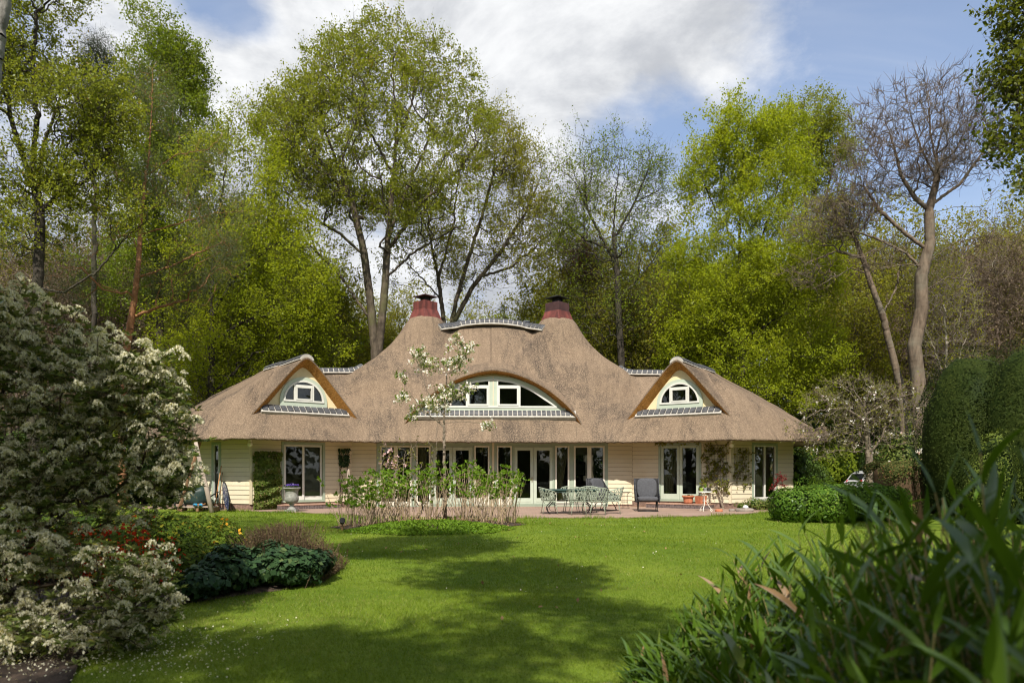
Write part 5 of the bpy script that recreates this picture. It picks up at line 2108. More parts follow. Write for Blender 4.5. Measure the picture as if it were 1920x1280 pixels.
for x, y, s_, rz in ((4.6, -8.0, .85, .6), (3.4, -5.0, .82, 1.7), (-11.5, 1.0, .9, 2.0), (7.5, -11, .95, 3.0), (-13, -9, 1.2, 1), (14, -14, 1.2, 2), (-3, -16, 1.2, 4), (6, -18, 1.3, 5), (-10, -19, 1.2, .2), (16, -5, 1.1, 2.2), (-19, -2, 1.2, 3.2), (20, -12, 1.3, 1.4), (-18, -14, 1.3, .4), (0, -24, 1.4, 2.4), (12, -24, 1.4, .9), (-20, 8, 1.1, 2.8), (21, 4, 1.2, 5), (-26, 2, 1.3, .7), (27, -3, 1.3, 3.3), (-25, -10, 1.3, 1.9)):
    copy_tree(shade, (x, y, 0), rz, s_)

# ---- far wood: reads as one mass
r = np.random.default_rng(77)
n = 26000
px = r.uniform(-250, 2150, n)
Yf = r.uniform(92, 125, n)
edge = 7.0 + 3.5 * np.sin(px * 0.011 + 1) + 2.0 * np.sin(px * 0.037) + 1.2 * np.sin(px * 0.083 + 2)
edge = edge + np.where((px > 500) & (px < 1250), 1.0, 4.5)
Zf = edge * r.uniform(0, 1, n) ** 0.8 * r.uniform(0.7, 1.1, n)
C = np.stack([(px - CX) / F * Yf, Yf, Zf], -1)
# ... and the same belt of wood all round the garden
m = 17000
aa = r.uniform(R(-222), R(42), m)
rd = r.uniform(44, 60, m)
C = np.concatenate([C, np.stack([rd * np.cos(aa), 8 + rd * np.sin(aa), (11 + 3 * np.sin(aa * 9) + 1.5 * np.sin(aa * 23)) * r.uniform(0, 1, m) ** .8], -1)])
V, Q, rn = leaf_quads(C, 1.0, r, 0.6)
bs = np.stack([r.uniform(-75, 95, 260), r.uniform(90, 120, 260), np.full(260, -.1)], -1)
tp = bs + np.stack([r.normal(0, .6, 260), np.zeros(260), r.uniform(8, 15, 260)], -1)
tv, tq = seg_tubes(bs, tp, np.full(260, .2), np.full(260, .05), 5)
V2, Q2 = merge([(V, Q), (tv, tq)])
fw = link('far_wood', npmesh('far_wood', V2, Q2, rnd=np.concatenate([rn, np.full(len(tv), 0.0)])), None, leafmat('far_leaf', (0.060, 0.055, 0.026), (0.115, 0.135, 0.026), None, 0.2, 0.03, 0.6, 0.05))
tag(fw, 'far belt of woodland closing the view behind the garden', None, None, 'stuff')


# ================================================================== shrubs, hedges
def shell(name, label, cat, base, blobs, n, leaf, ls, seed=1, power=2.0, width=0.6, depth=0.12, lump=0.06, core='yew_leaf', out_tilt=0.5, group=None, zmin=0.02, stems=True, kcore=.9, extra=None, fold=.15):
    """dense clipped or mounded plant: leaves over superellipsoids round a dark core"""
    r = np.random.default_rng(seed)
    base = np.asarray(base, float)
    root = thing(name, label, cat, tuple(base), 0, group)
    area = np.array([b[1][0] * b[1][1] + b[1][0] * b[1][2] + b[1][1] * b[1][2] for b in blobs])
    cnts = (n * area / area.sum()).astype(int)
    Cs, Ns = [], []
    mb_parts = []

    def surf(c, rad, d, k):
        e = 2.0 / power
        q = np.sign(d) * np.abs(d) ** e
        lm = 1 + lump * (np.sin(d @ k[0] * 3) + np.sin(d @ k[1] * 5 + 1) * .7 + np.sin(d @ k[2] * 9) * .4)
        return c + q * rad * lm[:, None]
    for bi, (b, m) in enumerate(zip(blobs, cnts)):
        c, rad = np.asarray(b[0]) - base, np.asarray(b[1])
        k = r.normal(0, 1, (3, 3))
        m2 = int(m * 1.8)
        d = unit(r.normal(0, 1, (m2, 3)) / np.maximum(rad, .05) ** 0.35)
        P = surf(c, rad, d, k)
        nn = unit(np.sign(d) * np.abs(d) ** (2 - 2.0 / power) / rad)
        P = P - nn * (r.uniform(0, 1, m2) ** 2 * depth)[:, None]
        ok = P[:, 2] > zmin
        for bj, b2 in enumerate(blobs):
            if bj != bi:
                q = np.abs((P - (np.asarray(b2[0]) - base)) / (np.asarray(b2[1]) * 0.90))
                ok &= (q ** power).sum(1) > 1
        Cs.append(P[ok][:m])
        Ns.append(nn[ok][:m])
        # core
        nu, nv = 20, 12
        th = np.linspace(0, 2 * np.pi, nu, endpoint=False)
        ph = np.linspace(-np.pi / 2, np.pi / 2, nv)
        TH, PH = np.meshgrid(th, ph, indexing='ij')
        dd = np.stack([np.cos(PH) * np.cos(TH), np.cos(PH) * np.sin(TH), np.sin(PH)], -1).reshape(-1, 3)
        Vc = surf(c, rad * kcore - depth * 0.7, dd, k)
        Vc[:, 2] = np.maximum(Vc[:, 2], -0.05)
        ix = np.arange(nu * nv).reshape(nu, nv)
        i2_ = np.roll(ix, -1, 0)
        mb_parts.append((Vc, np.stack([ix[:, :-1], i2_[:, :-1], i2_[:, 1:], ix[:, 1:]], -1).reshape(-1, 4)))
    C = np.concatenate(Cs)
    Nn = np.concatenate(Ns)
    T = unit(np.cross(Nn, r.normal(0, 1, Nn.shape))) + Nn * out_tilt * r.uniform(0, 1, len(Nn))[:, None] - [0, 0, 0.25]
    V, Q, rn = leaf_quads(C, ls, r, width, 0.15, 0, T, fold, Nb=Nn * 1.3)
    link('foliage', npmesh('foliage', V, Q, rnd=rn), root, leaf)
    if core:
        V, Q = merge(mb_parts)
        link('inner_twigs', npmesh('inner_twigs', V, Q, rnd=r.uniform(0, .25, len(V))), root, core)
    if extra:
        extra(root, C, Nn, r)
    return root


def gblob(px, ytop, rx, Y, ry=None, zb=None):
    """ground-standing blob: px centre, top pixel, half width in pixels"""
    x = (px - CX) / F * Y
    zt = EYE + (HY - ytop) / F * Y
    rx = rx / F * Y
    h = zt if zb is None else zt - zb
    return ((x, Y, zt - h * 0.55), (rx, ry or rx, h * 0.55))


# evergreen undergrowth behind the house: one kind, copied
us_ = shell('evergreen_shrub', 'dark evergreen shrub of the undergrowth behind the house', 'shrub', (0, 0, 0), [((0, 0, 1.2), (1.5, 1.4, 1.4)), ((1.0, .3, .8), (1.2, 1.1, 1.0)), ((-1.1, .2, .9), (1.1, 1.1, 1.1)), ((.2, 0, 2.1), (.9, .9, .9))],
            5200, 'dark_leaf', 0.17, 61, lump=.14, depth=.5, group='evergreen undergrowth behind the house')
gs_ = shell('leafy_shrub', 'fresh green shrub of the undergrowth behind the house', 'shrub', (0, 0, 0), [((0, 0, 1.3), (1.4, 1.3, 1.4)), ((.9, .3, .9), (1.1, 1.1, 1.1)), ((-.9, .2, 1.1), (1.0, 1.1, 1.3))],
            4200, 'lime_leaf', 0.16, 62, lump=.16, depth=.6, group='leafy undergrowth behind the house', core='dark_leaf')
fst = [True, True]


def put_shrub(k, x, y, s_):
    src = us_ if k == 0 else gs_
    if fst[k]:
        fst[k] = False
        src.location = (x, y, -.1)
        src.scale = (s_, s_, s_ * 1.05)
        src.rotation_euler = (0, 0, 1.0)
    else:
        src = copy_tree(src, (x, y, -.1), rw.uniform(0, 6.28), (s_, s_, s_ * rw.uniform(.85, 1.25)))
    src['label'] = ('dark evergreen' if k == 0 else 'fresh green leafy') + ' shrub of the undergrowth ' + where(CX + F * x / y, y)


for k, px, Y, s_ in ((0, 352, 36, 1.25), (0, 395, 38, 1.5), (0, 440, 40, 1.5), (1, 470, 44, 1.6), (0, 318, 35, 1.3), (0, 280, 34, 1.1), (1, 240, 37, 1.3), (0, 520, 47, 1.6), (0, 570, 50, 1.7), (1, 610, 52, 1.8), (0, 640, 54, 1.8),
                     (1, 200, 40, 1.2), (0, 150, 38, 1.2), (1, 100, 36, 1.1), (0, 40, 34, 1.1), (0, 1492, 31, .72), (0, 1508, 34, .85), (1, 1560, 42, 1.05), (0, 1620, 46, 1.25), (0, 1690, 41, 1.3), (0, 1730, 37, 1.35),
                     (1, 1640, 46, 1.3), (0, 1740, 38, 1.4), (1, 1590, 48, 1.7), (0, 1200, 50, 1.7), (1, 1255, 48, 1.7), (0, 1300, 46, 1.7), (1, 1345, 44, 1.6), (0, 1420, 43, 1.6), (1, 1460, 42, 1.5), (0, 1520, 45, 1.6), (0, 1790, 34, 1.2), (1, 1840, 36, 1.3), (0, 1900, 34, 1.3),
                     (0, -40, 30, 1.2), (1, 1960, 33, 1.3)):
    p = wp(px, 885, Y)
    put_shrub(k, p[0], p[1], s_)
for k in range(26):
    px = rw.uniform(-50, 1970)
    Y = rw.uniform(58, 80)
    p = wp(px, 885, Y)
    put_shrub(int(rw.integers(0, 2)), p[0], p[1], rw.uniform(1.4, 2.3))
# shrubs behind the camera, seen in the panes
for x, y, s_ in ((-9, -6, 1.3), (-5, -9, 1.4), (0, -11, 1.5), (4, -9, 1.4), (9, -8, 1.4), (-14, -3, 1.4), (13, -3, 1.3), (16, 2, 1.3), (-13, 4, 1.2)):
    b_ = copy_tree(us_, (x, y, -.1), rw.uniform(0, 6.28), s_, 'dark evergreen shrub behind the camera', 'evergreen shrubs behind the camera')

# clipped yew domes at the right
Y = 20.5
x1, x2 = (1826 - CX) / F * Y, (1880 - CX) / F * (Y - .6)
shell('yew_dome', 'clipped rounded yew dome, the lower sunlit one at right', 'topiary', (x1, Y, 0), [((x1, Y, 1.9), (1.42, 1.4, 2.80))], 22000, 'yew_leaf', 0.062, 63, 2.25, 0.45, 0.08, 0.04, fold=.05)
x2 = (1935 - CX) / F * (Y - 1.2)
shell('yew_dome', 'broad dark clipped yew at the right edge beside the lower dome', 'topiary', (x2, Y - 1.2, 0), [((x2, Y - 1.2, 1.9), (1.35, 1.35, 2.85)), ((x2 + 1.5, Y - .9, 2.0), (1.4, 1.3, 3.0))], 26000, 'yew_leaf', 0.062, 64, 2.25, 0.45, 0.08, 0.04, fold=.05)
Y = 17.5
shell('box_shrub', 'small light green box shrub below the yew domes', 'shrub', wp(1862, 885, Y) * [1, 1, 0], [gblob(1862, 805, 46, Y, .5)], 3500, 'box_leaf', 0.05, 65, depth=.1)
# laurel mound beside the patio
Y = 19.9
lb = [gblob(1490, 912, 46, Y, .75), gblob(1550, 905, 55, Y, .9), gblob(1615, 904, 50, Y + .4, .9), gblob(1660, 910, 40, Y + .7, .8)]
shell('laurel_mound', 'glossy green clipped laurel mound by the patio end', 'hedge', wp(1550, 885, Y) * [1, 1, 0], lb, 13000, 'laurel_leaf', 0.085, 66, 2.6, 0.55, 0.14, 0.05, core='dark_leaf')
# clipped hedge, brown inside
Y = 21.5
xa, xb = (1652 - CX) / F * Y, (1800 - CX) / F * Y
shell('clipped_hedge', 'square clipped hedge with brown bare patches right of the laurel', 'hedge', ((xa + xb) / 2, Y, 0), [(((xa + xb) / 2 + .3, Y + .2, .8), ((xb - xa) / 2 + .45, .75, .83))], 17000, 'hedge_leaf', 0.06, 67, 7.0, 0.5, 0.12, 0.03, core='heath_twig')
# shrub with white heads behind the hedge, rhododendron by the wing
Y = 25.5


def heads(n, size, mat, name, dens=26):
    def f(root, C, Nn, r):
        ok = np.where(C[:, 2] > C[:, 2].max() * .35)[0]
        k = r.choice(ok, n)
        cc = np.repeat(C[k] + Nn[k] * .04, dens, axis=0) + r.normal(0, size * .33, (n * dens, 3))
        V, Q, rn = leaf_quads(cc, size * .55, r, .8)
        o = link(name, npmesh(name, V, Q, rnd=rn), root, mat)
        o['kind'] = 'stuff'
    return f


shell('viburnum_shrub', 'green shrub dotted with white flower heads behind the clipped hedge', 'shrub', wp(1715, 885, Y) * [1, 1, 0], [gblob(1690, 815, 50, Y, .9), gblob(1745, 805, 50, Y, .9)], 6000, 'creeper_leaf', 0.09, 68, lump=.12, depth=.3, extra=heads(26, .15, 'blossom', 'flower_heads'))
Y = 27.2
shell('rhododendron_shrub', 'bright rhododendron with one pink flower beside the right wing corner', 'shrub', wp(1490, 885, Y) * [1, 1, 0], [gblob(1492, 866, 24, Y, .45), gblob(1512, 884, 22, Y, .4)], 1700, 'laurel_leaf', 0.13, 69, lump=.12, width=.4, depth=.25, out_tilt=1.2, extra=heads(2, .13, 'pink_blossom', 'flower_heads'))
Y = 26.0
shell('sword_leaf_plant', 'clump of yellow-green strap leaves right of the rhododendron', 'plant', wp(1560, 885, Y) * [1, 1, 0], [gblob(1538, 892, 28, Y, .6), gblob(1566, 904, 18, Y, .5)], 800, 'cover_leaf', 0.30, 70, width=.1, depth=.3, out_tilt=2.0)
# old apple with thin blossom
Y = 25.0
b = foot(1628, Y)


def blossoms(n, rad, per, size, name='blossom_cluster', mats='blossom', nv=5, zmin=None, minr=0.0):
    """flower clusters as parts that share a few meshes"""
    def f(root, A, pa, cnt, nt_, r):
        tip = np.arange(nt_, len(A))
        tip = tip[cnt[tip] <= 3]
        if zmin is not None:
            tip = tip[A[tip, 2] > zmin]
        k = r.choice(tip, n, replace=n > len(tip))
        meshes = []
        for q in range(nv):
            cc = r.normal(0, rad * .5, (per, 3))
            V, Q, rn = leaf_quads(cc, size, r, .85, .5, 0)
            me = npmesh(name, V, Q, rnd=rn)
            me.materials.append(M[mats])
            meshes.append(me)
        for i, t in enumerate(k):
            o = link(name, meshes[i % nv], root)
            o.location = Vector(A[t] + r.normal(0, rad * .8, 3))
            o.rotation_euler = tuple(r.uniform(0, 6.28, 3))
            sc_ = r.uniform(.7, 1.25)
            o.scale = (sc_, sc_, sc_)
    return f


make_tree('apple_tree', 'old wide apple tree with thin white blossom right of the house', 'tree', b,
          [[b, *chain(Y, (1630, 860), (1624, 800), (1622, 760), (1630, 730))], chain(Y, (1624, 790), (1585, 765), (1540, 768), (1500, 790)), chain(Y, (1626, 775), (1670, 750), (1720, 735)),
           chain(Y, (1629, 850), (1655, 820), (1660, 790)), chain(Y, (1622, 765), (1600, 730), (1560, 715))],
          [pxblob(1550, 775, 55, 40, Y), pxblob(1590, 740, 60, 40, Y), pxblob(1670, 750, 60, 40, Y), pxblob(1640, 800, 70, 40, Y), pxblob(1490, 815, 28, 18, Y, 1, .5), pxblob(1720, 760, 40, 40, Y), pxblob(1560, 830, 50, 30, Y)],
          450, 0.14, 'apple_bark', 'vine_leaf', 0.9, 0.075, 4, 0.42, 71, bf=.2, thin=.4, rmin=.006, jit=.05, extra=blossoms(80, .07, 7, .055))

# ================================================================== white-flowered shrub in the left foreground
Y = 6.4
b = np.array([-5.3, 6.2, -0.02])
BL = [pxblob(30, 620, 120, 95, Y), pxblob(-80, 600, 120, 120, Y), pxblob(130, 720, 140, 110, Y), pxblob(240, 720, 105, 80, Y), pxblob(300, 800, 62, 70, Y), pxblob(60, 850, 140, 110, Y), pxblob(200, 850, 110, 70, Y, 1, .7), pxblob(310, 900, 50, 60, Y), pxblob(-60, 800, 120, 160, Y),
      pxblob(150, 930, 140, 60, Y, 1, .5), pxblob(40, 960, 90, 70, Y, 1, .6), pxblob(70, 1010, 110, 50, Y, 1, .7), pxblob(285, 960, 45, 50, Y, 1, .6)]
Y2 = 5.35
BL += [pxblob(230, 1110, 95, 90, Y2, .8, 1.3), pxblob(140, 1160, 90, 70, Y2, .8), pxblob(260, 1180, 55, 55, Y2, .8), pxblob(100, 1230, 120, 60, Y2 - .35, .8), pxblob(20, 1180, 80, 80, Y2 - .2, .8), pxblob(40, 1140, 90, 70, Y2, .8, 1.0), pxblob(285, 1120, 40, 60, Y2, .8), pxblob(60, 1050, 90, 50, Y2, .8), pxblob(-40, 1030, 90, 80, Y2, .8)]


def pieris_flowers(root, A, pa, cnt, nt_, r):
    # one head: several hanging strings of small bells
    heads_ = []
    for q in range(7):
        cc, tt = [], []
        for s_ in range(r.integers(6, 10)):
            a = r.uniform(0, 6.28)
            ln = r.uniform(.05, .092)
            for t in np.linspace(0.15, 1, 8):
                cc.append((math.cos(a) * ln * t * .75, math.sin(a) * ln * t * .75, .02 - ln * .55 * t * t))
                tt.append((math.cos(a) * .3 + r.normal(0, .3), math.sin(a) * .3 + r.normal(0, .3), -1))
        cc = np.array(cc) + r.normal(0, .004, (len(cc), 3))
        V, Q, rn = leaf_quads(cc, .018, r, .8, .2, 0, np.array(tt), .5)
        heads_.append((V, Q, rn))
    meshes = []
    for V, Q, rn in heads_:
        me = npmesh('flower_head', V, Q, rnd=rn)
        me.materials.append(M['pieris_flower'])
        meshes.append(me)
    tip = np.arange(nt_, len(A))
    tip = tip[cnt[tip] <= 3]
    base_ = np.asarray(root.location)
    W = A[tip] + base_
    d = np.linalg.norm(W - np.array([0, 0, EYE]), axis=1)
    pxs = CX + F * W[:, 0] / W[:, 1]
    k = np.repeat(tip, 4)
    r.shuffle(k)
    k = k[:2000]
    pos = A[k] + r.normal(0, .055, (len(k), 3)) + [0, 0, .03]
    Wp = pos + base_
    pxs = CX + F * Wp[:, 0] / Wp[:, 1]
    rank = np.argsort(np.where(pxs > -40, Wp[:, 1], 99))
    Vs = []
    for n_, i in enumerate(rank):
        s_ = r.uniform(.75, 1.25)
        a = r.uniform(0, 6.28)
        if n_ < 290:
            o = link('flower_head', meshes[i % 7], root)
            o.location = Vector(pos[i])
            o.rotation_euler = (r.normal(0, .25), r.normal(0, .25), a)
            o.scale = (s_, s_, s_)
        else:
            V, Q, rn = heads_[i % 7]
            ca, sa = math.cos(a) * s_, math.sin(a) * s_
            V = np.stack([V[:, 0] * ca - V[:, 1] * sa, V[:, 0] * sa + V[:, 1] * ca, V[:, 2] * s_], -1) + pos[i]
            Vs.append((V, Q, rn))
    V, Q = merge([(v, q) for v, q, _ in Vs])
    o = link('flower_heads', npmesh('flower_heads', V, Q, rnd=np.concatenate([x[2] for x in Vs])), root, 'pieris_flower')
    o['kind'] = 'stuff'
    # rosettes of narrow leaves under the heads
    C, T = [], []
    kk_ = np.repeat(tip, 2)
    P0_ = A[kk_] + r.normal(0, .06, (len(kk_), 3))
    m = 10
    ang = r.uniform(0, 6.28, (len(kk_), m))
    el = r.uniform(-.2, .7, (len(kk_), m))
    T = np.stack([np.cos(ang) * np.cos(el), np.sin(ang) * np.cos(el), np.sin(el)], -1)
    C = P0_[:, None] + T * .034
    V, Q, rn = leaf_quads(C.reshape(-1, 3), .066, r, .34, .6, 0, T.reshape(-1, 3), .1)
    link('crown', npmesh('crown', V, Q, rnd=rn), root, 'pieris_leaf')


make_tree('white_flowering_shrub', 'tall open shrub covered in hanging white flower heads in the left foreground', 'shrub', b,
          [[b, *chain(Y, (20, 1050), (120, 960), (200, 930), (260, 880))], [b + [.1, 0, 0], *chain(Y, (60, 1000), (95, 900), (110, 800), (115, 720))],
           [b - [.2, 0, 0], *chain(Y, (-20, 950), (-10, 800), (20, 660))], [b, *chain(Y2, (60, 1100), (140, 1090), (220, 1090))], chain(Y, (110, 800), (170, 740), (230, 700)), [b + [0, .1, 0], *chain(Y, (40, 1040), (150, 1000), (250, 960))]],
          BL, 1500, 0.060, 'shrub_bark', None, 0, ntw=2, tlen=.16, seed=72, bf=.3, thin=.3, rmin=.0035, kink=.06, hollow=.35, extra=pieris_flowers)

# bed of dark soil with fallen petals under it
poly = [(-9, 3.2), (-2.35, 3.4), (-2.6, 4.3), (-2.95, 5.2), (-3.25, 6.1), (-3.5, 7.0), (-3.1, 7.75), (-2.6, 8.3), (-2.3, 9.0), (-2.4, 9.8), (-2.8, 10.6), (-3.6, 11.6), (-5.5, 12.6), (-8, 13.2), (-11, 13)]
cx_, cy_ = np.mean([p[0] for p in poly]), np.mean([p[1] for p in poly])
dp = densify(np.array(poly + [poly[0]]), 5)
vs = [(cx_, cy_, float(gz(cx_, cy_)) + .05)]
for f in (.6, .9, 1.0):
    for q in dp:
        x, y = cx_ + (q[0] - cx_) * f, cy_ + (q[1] - cy_) * f
        x += rng.normal(0, .03) * (f == 1)
        vs.append((x, y, float(gz(x, y)) + (.05 if f < 1 else .006)))
m_ = len(dp)
fs = [(0, 1 + i, 1 + (i + 1) % m_) for i in range(m_ - 1)]
for k in range(2):
    for i in range(m_ - 1):
        fs.append((1 + k * m_ + i, 1 + (k + 1) * m_ + i, 1 + (k + 1) * m_ + i + 1, 1 + k * m_ + i + 1))
mb = MB()
mb.add(vs, fs, True)
tag(link('planting_bed', mb.mesh('planting_bed'), None, 'soil'), kind='structure')

r = np.random.default_rng(80)
n = 1200
x = np.concatenate([r.normal(-3.1, .7, n // 2), r.normal(-2.5, .5, n // 2)])
y = np.concatenate([r.normal(4.9, .4, n // 2), r.normal(5.3, .5, n // 2)])
ok = (x < -1.5 - .25 * (y - 4.5) ** 0)
x, y = x[ok], y[ok]
inb = inpoly(x, y, poly)
C = np.stack([x, y, gz(x, y) + np.where(inb, .062, .032)], -1)
V, Q, rn = leaf_quads(C, .016, r, .8, 2.0, 0)
tag(link('fallen_petals', npmesh('fallen_petals', V, Q, rnd=rn), None, 'pieris_flower'), 'scattered fallen white petals on the dark soil and grass below the white shrub', None, None, 'stuff')

# azalea with red flowers, yellow-green shrub, ivy mound, heath
Y = 8.9


def spots(mat, n, size, name, xr=None, per=5):
    def f(root, C, Nn, r):
        base_ = np.asarray(root.location)
        pxs = CX + F * (C[:, 0] + base_[0]) / (C[:, 1] + base_[1])
        ok = np.where((pxs > xr[0]) & (pxs < xr[1]) & (Nn[:, 1] < .3))[0] if xr else np.arange(len(C))
        k = r.choice(ok, n)
        cc = np.repeat(C[k] + Nn[k] * .03, per, axis=0) + r.normal(0, size * .7, (n * per, 3))
        V, Q, rn = leaf_quads(cc, size, r, .8, .3, 0)
        o = link(name, npmesh(name, V, Q, rnd=rn), root, mat)
        o['kind'] = 'stuff'
    return f


shell('azalea_shrub', 'azalea with scarlet flowers behind the white-flowered shrub', 'shrub', wp(210, 885, Y) * [1, 1, 0], [gblob(150, 985, 80, Y, .7), gblob(240, 978, 75, Y - .2, .6), gblob(60, 1000, 80, Y, .7), gblob(295, 1015, 50, Y - .8, .5), gblob(230, 1040, 60, Y - 1.1, .5)],
      6000, 'azalea_leaf', .06, 73, lump=.15, depth=.25, core='dark_leaf', extra=spots('azalea_flower', 380, .05, 'flowers', (20, 345)))
shell('green_shrub', 'dull green rounded shrub behind the scarlet azalea', 'shrub', wp(120, 885, 11.4) * [1, 1, 0], [gblob(40, 930, 110, 11.4, .8), gblob(150, 938, 100, 11.4, .8), gblob(255, 950, 80, 11.0, .7)],
      6000, 'azalea_leaf', .06, 81, lump=.15, depth=.25, core='dark_leaf')
shell('spindle_shrub', 'yellow-green small-leaved shrub beside the scarlet azalea', 'shrub', wp(370, 885, Y) * [1, 1, 0], [gblob(330, 965, 62, Y + .4, .6), gblob(385, 962, 55, Y + .8, .6), gblob(420, 990, 45, Y + .3, .5), gblob(350, 1010, 60, Y - .3, .5)],
      8500, 'azalea_leaf', .055, 74, lump=.16, depth=.22, core='dark_leaf', extra=spots('orange_flower', 14, .055, 'flowers', (360, 470), 4))
Y = 8.7
shell('ivy_mound', 'low mound of dark ivy at the lawn edge', 'ground cover', wp(500, 885, Y) * [1, 1, 0], [gblob(430, 1030, 55, Y - .4, .5), gblob(500, 1022, 65, Y, .6), gblob(560, 1030, 55, Y + .1, .5), gblob(380, 1060, 50, Y - .9, .4)],
      6500, 'ivy_leaf', .072, 75, lump=.16, width=.95, depth=.16, core='ivy_leaf', out_tilt=.7)


def heath(root, C, Nn, r):
    pass


Y = 9.5
root = thing('heather_clump', 'brown faded heather tussock at the tip of the left bed', 'plant', wp(560, 885, Y) * [1, 1, 0])
r = np.random.default_rng(76)
n = 3600
px = r.uniform(440, 625, n)
yy = Y + r.normal(0, .38, n)
x0 = (px - CX) / F * Y
hgt = (.30 + .13 * np.sin(px * .05) + .1 * r.uniform(0, 1, n)) * np.clip((632 - px) / 40, .25, 1)
P0_ = np.stack([x0, yy, gz(x0, yy)], -1)
dv = np.stack([r.normal(0, .22, n) + np.clip((px - 560) / 160, -.2, .5), r.normal(-.1, .3, n), np.ones(n)], -1)
P1_ = P0_ + dv * hgt[:, None] * 1.25
tv, tq = seg_tubes(P0_ - root.location, P1_ - root.location, np.full(n, .004), np.full(n, .0018), 3)
st = link('stems', npmesh('stems', tv, tq, rnd=np.repeat(r.uniform(0, 1, n), 6)), root, 'heath_twig')
st['kind'] = 'stuff'
C = np.repeat(P1_, 4, axis=0) - np.repeat(dv * hgt[:, None], 4, axis=0) * r.uniform(0, .5, (n * 4, 1)) - np.array(root.location)
V, Q, rn = leaf_quads(C, .035, r, .3, .3, -.6)
st = link('foliage', npmesh('foliage', V, Q, rnd=rn), root, 'heath_twig')
st['kind'] = 'stuff'

# ================================================================== island bed: hydrangeas, staked apple, ground cover


def cane_shrub(name, label, cx0, cy0, rad, h, nst, seed, leaf='hydrangea_leaf', group=None, cat='shrub'):
    r = np.random.default_rng(seed)
    z0 = float(gz(cx0, cy0))
    root = thing(name, label, cat, (cx0, cy0, z0), 0, group)
    segs = [[], [], [], []]
    LC, LT = [], []
    for i in range(nst):
        a = r.uniform(0, 6.28)
        q = rad * math.sqrt(r.uniform(0, 1)) * .62
        p = np.array([math.cos(a) * q, math.sin(a) * q, -.05])
        hh = h * r.uniform(.58, 1.12)
        d = np.array([math.cos(a) * q * .6 + r.normal(0, .19), math.sin(a) * q * .6 + r.normal(0, .19), 1.0])
        rr = r.uniform(.005, .010)
        for k in range(4):
            e = p + d / np.linalg.norm(d) * hh / 4
            segs[0].append(p)
            segs[1].append(e)
            segs[2].append(rr * (1 - k * .16))
            segs[3].append(rr * (1 - (k + 1) * .16))
            p = e
            d = d + np.array([r.normal(0, .11), r.normal(0, .11), .05])
            if k >= 1 and r.uniform() < (.03 if k == 1 else .30):
                s_ = p + np.array([r.normal(0, .10), r.normal(0, .10), r.uniform(.04, .15)])
                segs[0].append(p)
                segs[1].append(s_)
                segs[2].append(rr * .6)
                segs[3].append(rr * .4)
                LC.append(s_)
        if r.uniform() < .9:
            LC.append(p)
            if r.uniform() < .5:
                LC.append(p * .9)
    tv, tq = seg_tubes(np.array(segs[0]), np.array(segs[1]), np.array(segs[2]), np.array(segs[3]), 4)
    link('stems', npmesh('stems', tv, tq, smooth=True), root, 'cane_bark')
    LC = np.array(LC)
    m = 5
    k = np.repeat(LC, m, axis=0)
    a = r.uniform(0, 6.28, len(k))
    el = r.uniform(.1, 1.1, len(k))
    T = np.stack([np.cos(a) * np.cos(el), np.sin(a) * np.cos(el), np.sin(el)], -1)
    C = k + T * .045 + r.normal(0, .012, k.shape)
    V, Q, rn = leaf_quads(C, .088, r, .62, .3, 0, T, .2)
    link('leaves', npmesh('leaves', V, Q, rnd=rn), root, leaf)
    return root


HL = 'tan-stemmed hydrangea in the island bed, %s'
for i, (px, Y, rad, h, nst, wh) in enumerate(((655, 17.6, .42, 1.05, 34, 'leftmost of the group'), (705, 17.0, .50, 1.20, 56, 'second from the left end'), (760, 17.5, .52, 1.18, 60, 'left of the bare-branched stem'), (808, 17.2, .40, 1.12, 44, 'directly left of the stake'),
                                              (872, 17.4, .50, 1.28, 54, 'directly right of the stake'), (925, 17.0, .45, 1.22, 50, 'near the right end'), (950, 17.8, .36, 1.15, 34, 'rightmost of the group'), (735, 18.6, .50, 1.25, 40, 'behind the left pair'), (900, 18.6, .45, 1.28, 36, 'behind the right pair'), (680, 16.6, .35, .75, 30, 'low one at the front left'))):
    cane_shrub('hydrangea', HL % wh, (px - CX) / F * Y, Y, rad, h, nst, 90 + i, group='hydrangeas of the island bed')
# taller bare-branched shrub with buds, small pink cherry
Y = 17.6
b = wp(775, 985, Y)
b[2] = float(gz(b[0], b[1]))
make_tree('budding_shrub', 'grey-stemmed shrub with long bare shoots and yellow buds left of the staked tree', 'shrub', b,
          [[b, *chain(Y, (790, 960), (797, 920), (808, 880), (812, 840))], chain(Y, (797, 920), (783, 870), (770, 830), (768, 800)), chain(Y, (800, 910), (818, 860), (820, 790), (818, 735)), chain(Y, (790, 955), (820, 920), (838, 890)), chain(Y, (783, 945), (755, 900), (760, 845))],
          [pxblob(790, 860, 30, 40, Y), pxblob(815, 830, 15, 40, Y), pxblob(765, 850, 18, 40, Y)], 26, .034, 'apple_bark', 'vine_leaf', 1.6, .05, 2, .14, 101, rmin=.004, jit=.02)
Y = 18.6
b = wp(728, 960, Y)
b[2] = float(gz(b[0], b[1]))
make_tree('cherry_sapling', 'small cherry sapling with pale pink blossom in front of the left windows', 'tree', b,
          [[b, *chain(Y, (729, 920), (731, 880), (734, 830))]], [pxblob(735, 868, 26, 26, Y), pxblob(725, 850, 16, 22, Y)], 50, .016, 'apple_bark', 'vine_leaf', 1.5, .05, 2, .12, 102, rmin=.004, jit=.03, extra=blossoms(22, .05, 9, .05, mats='pink_blossom'))
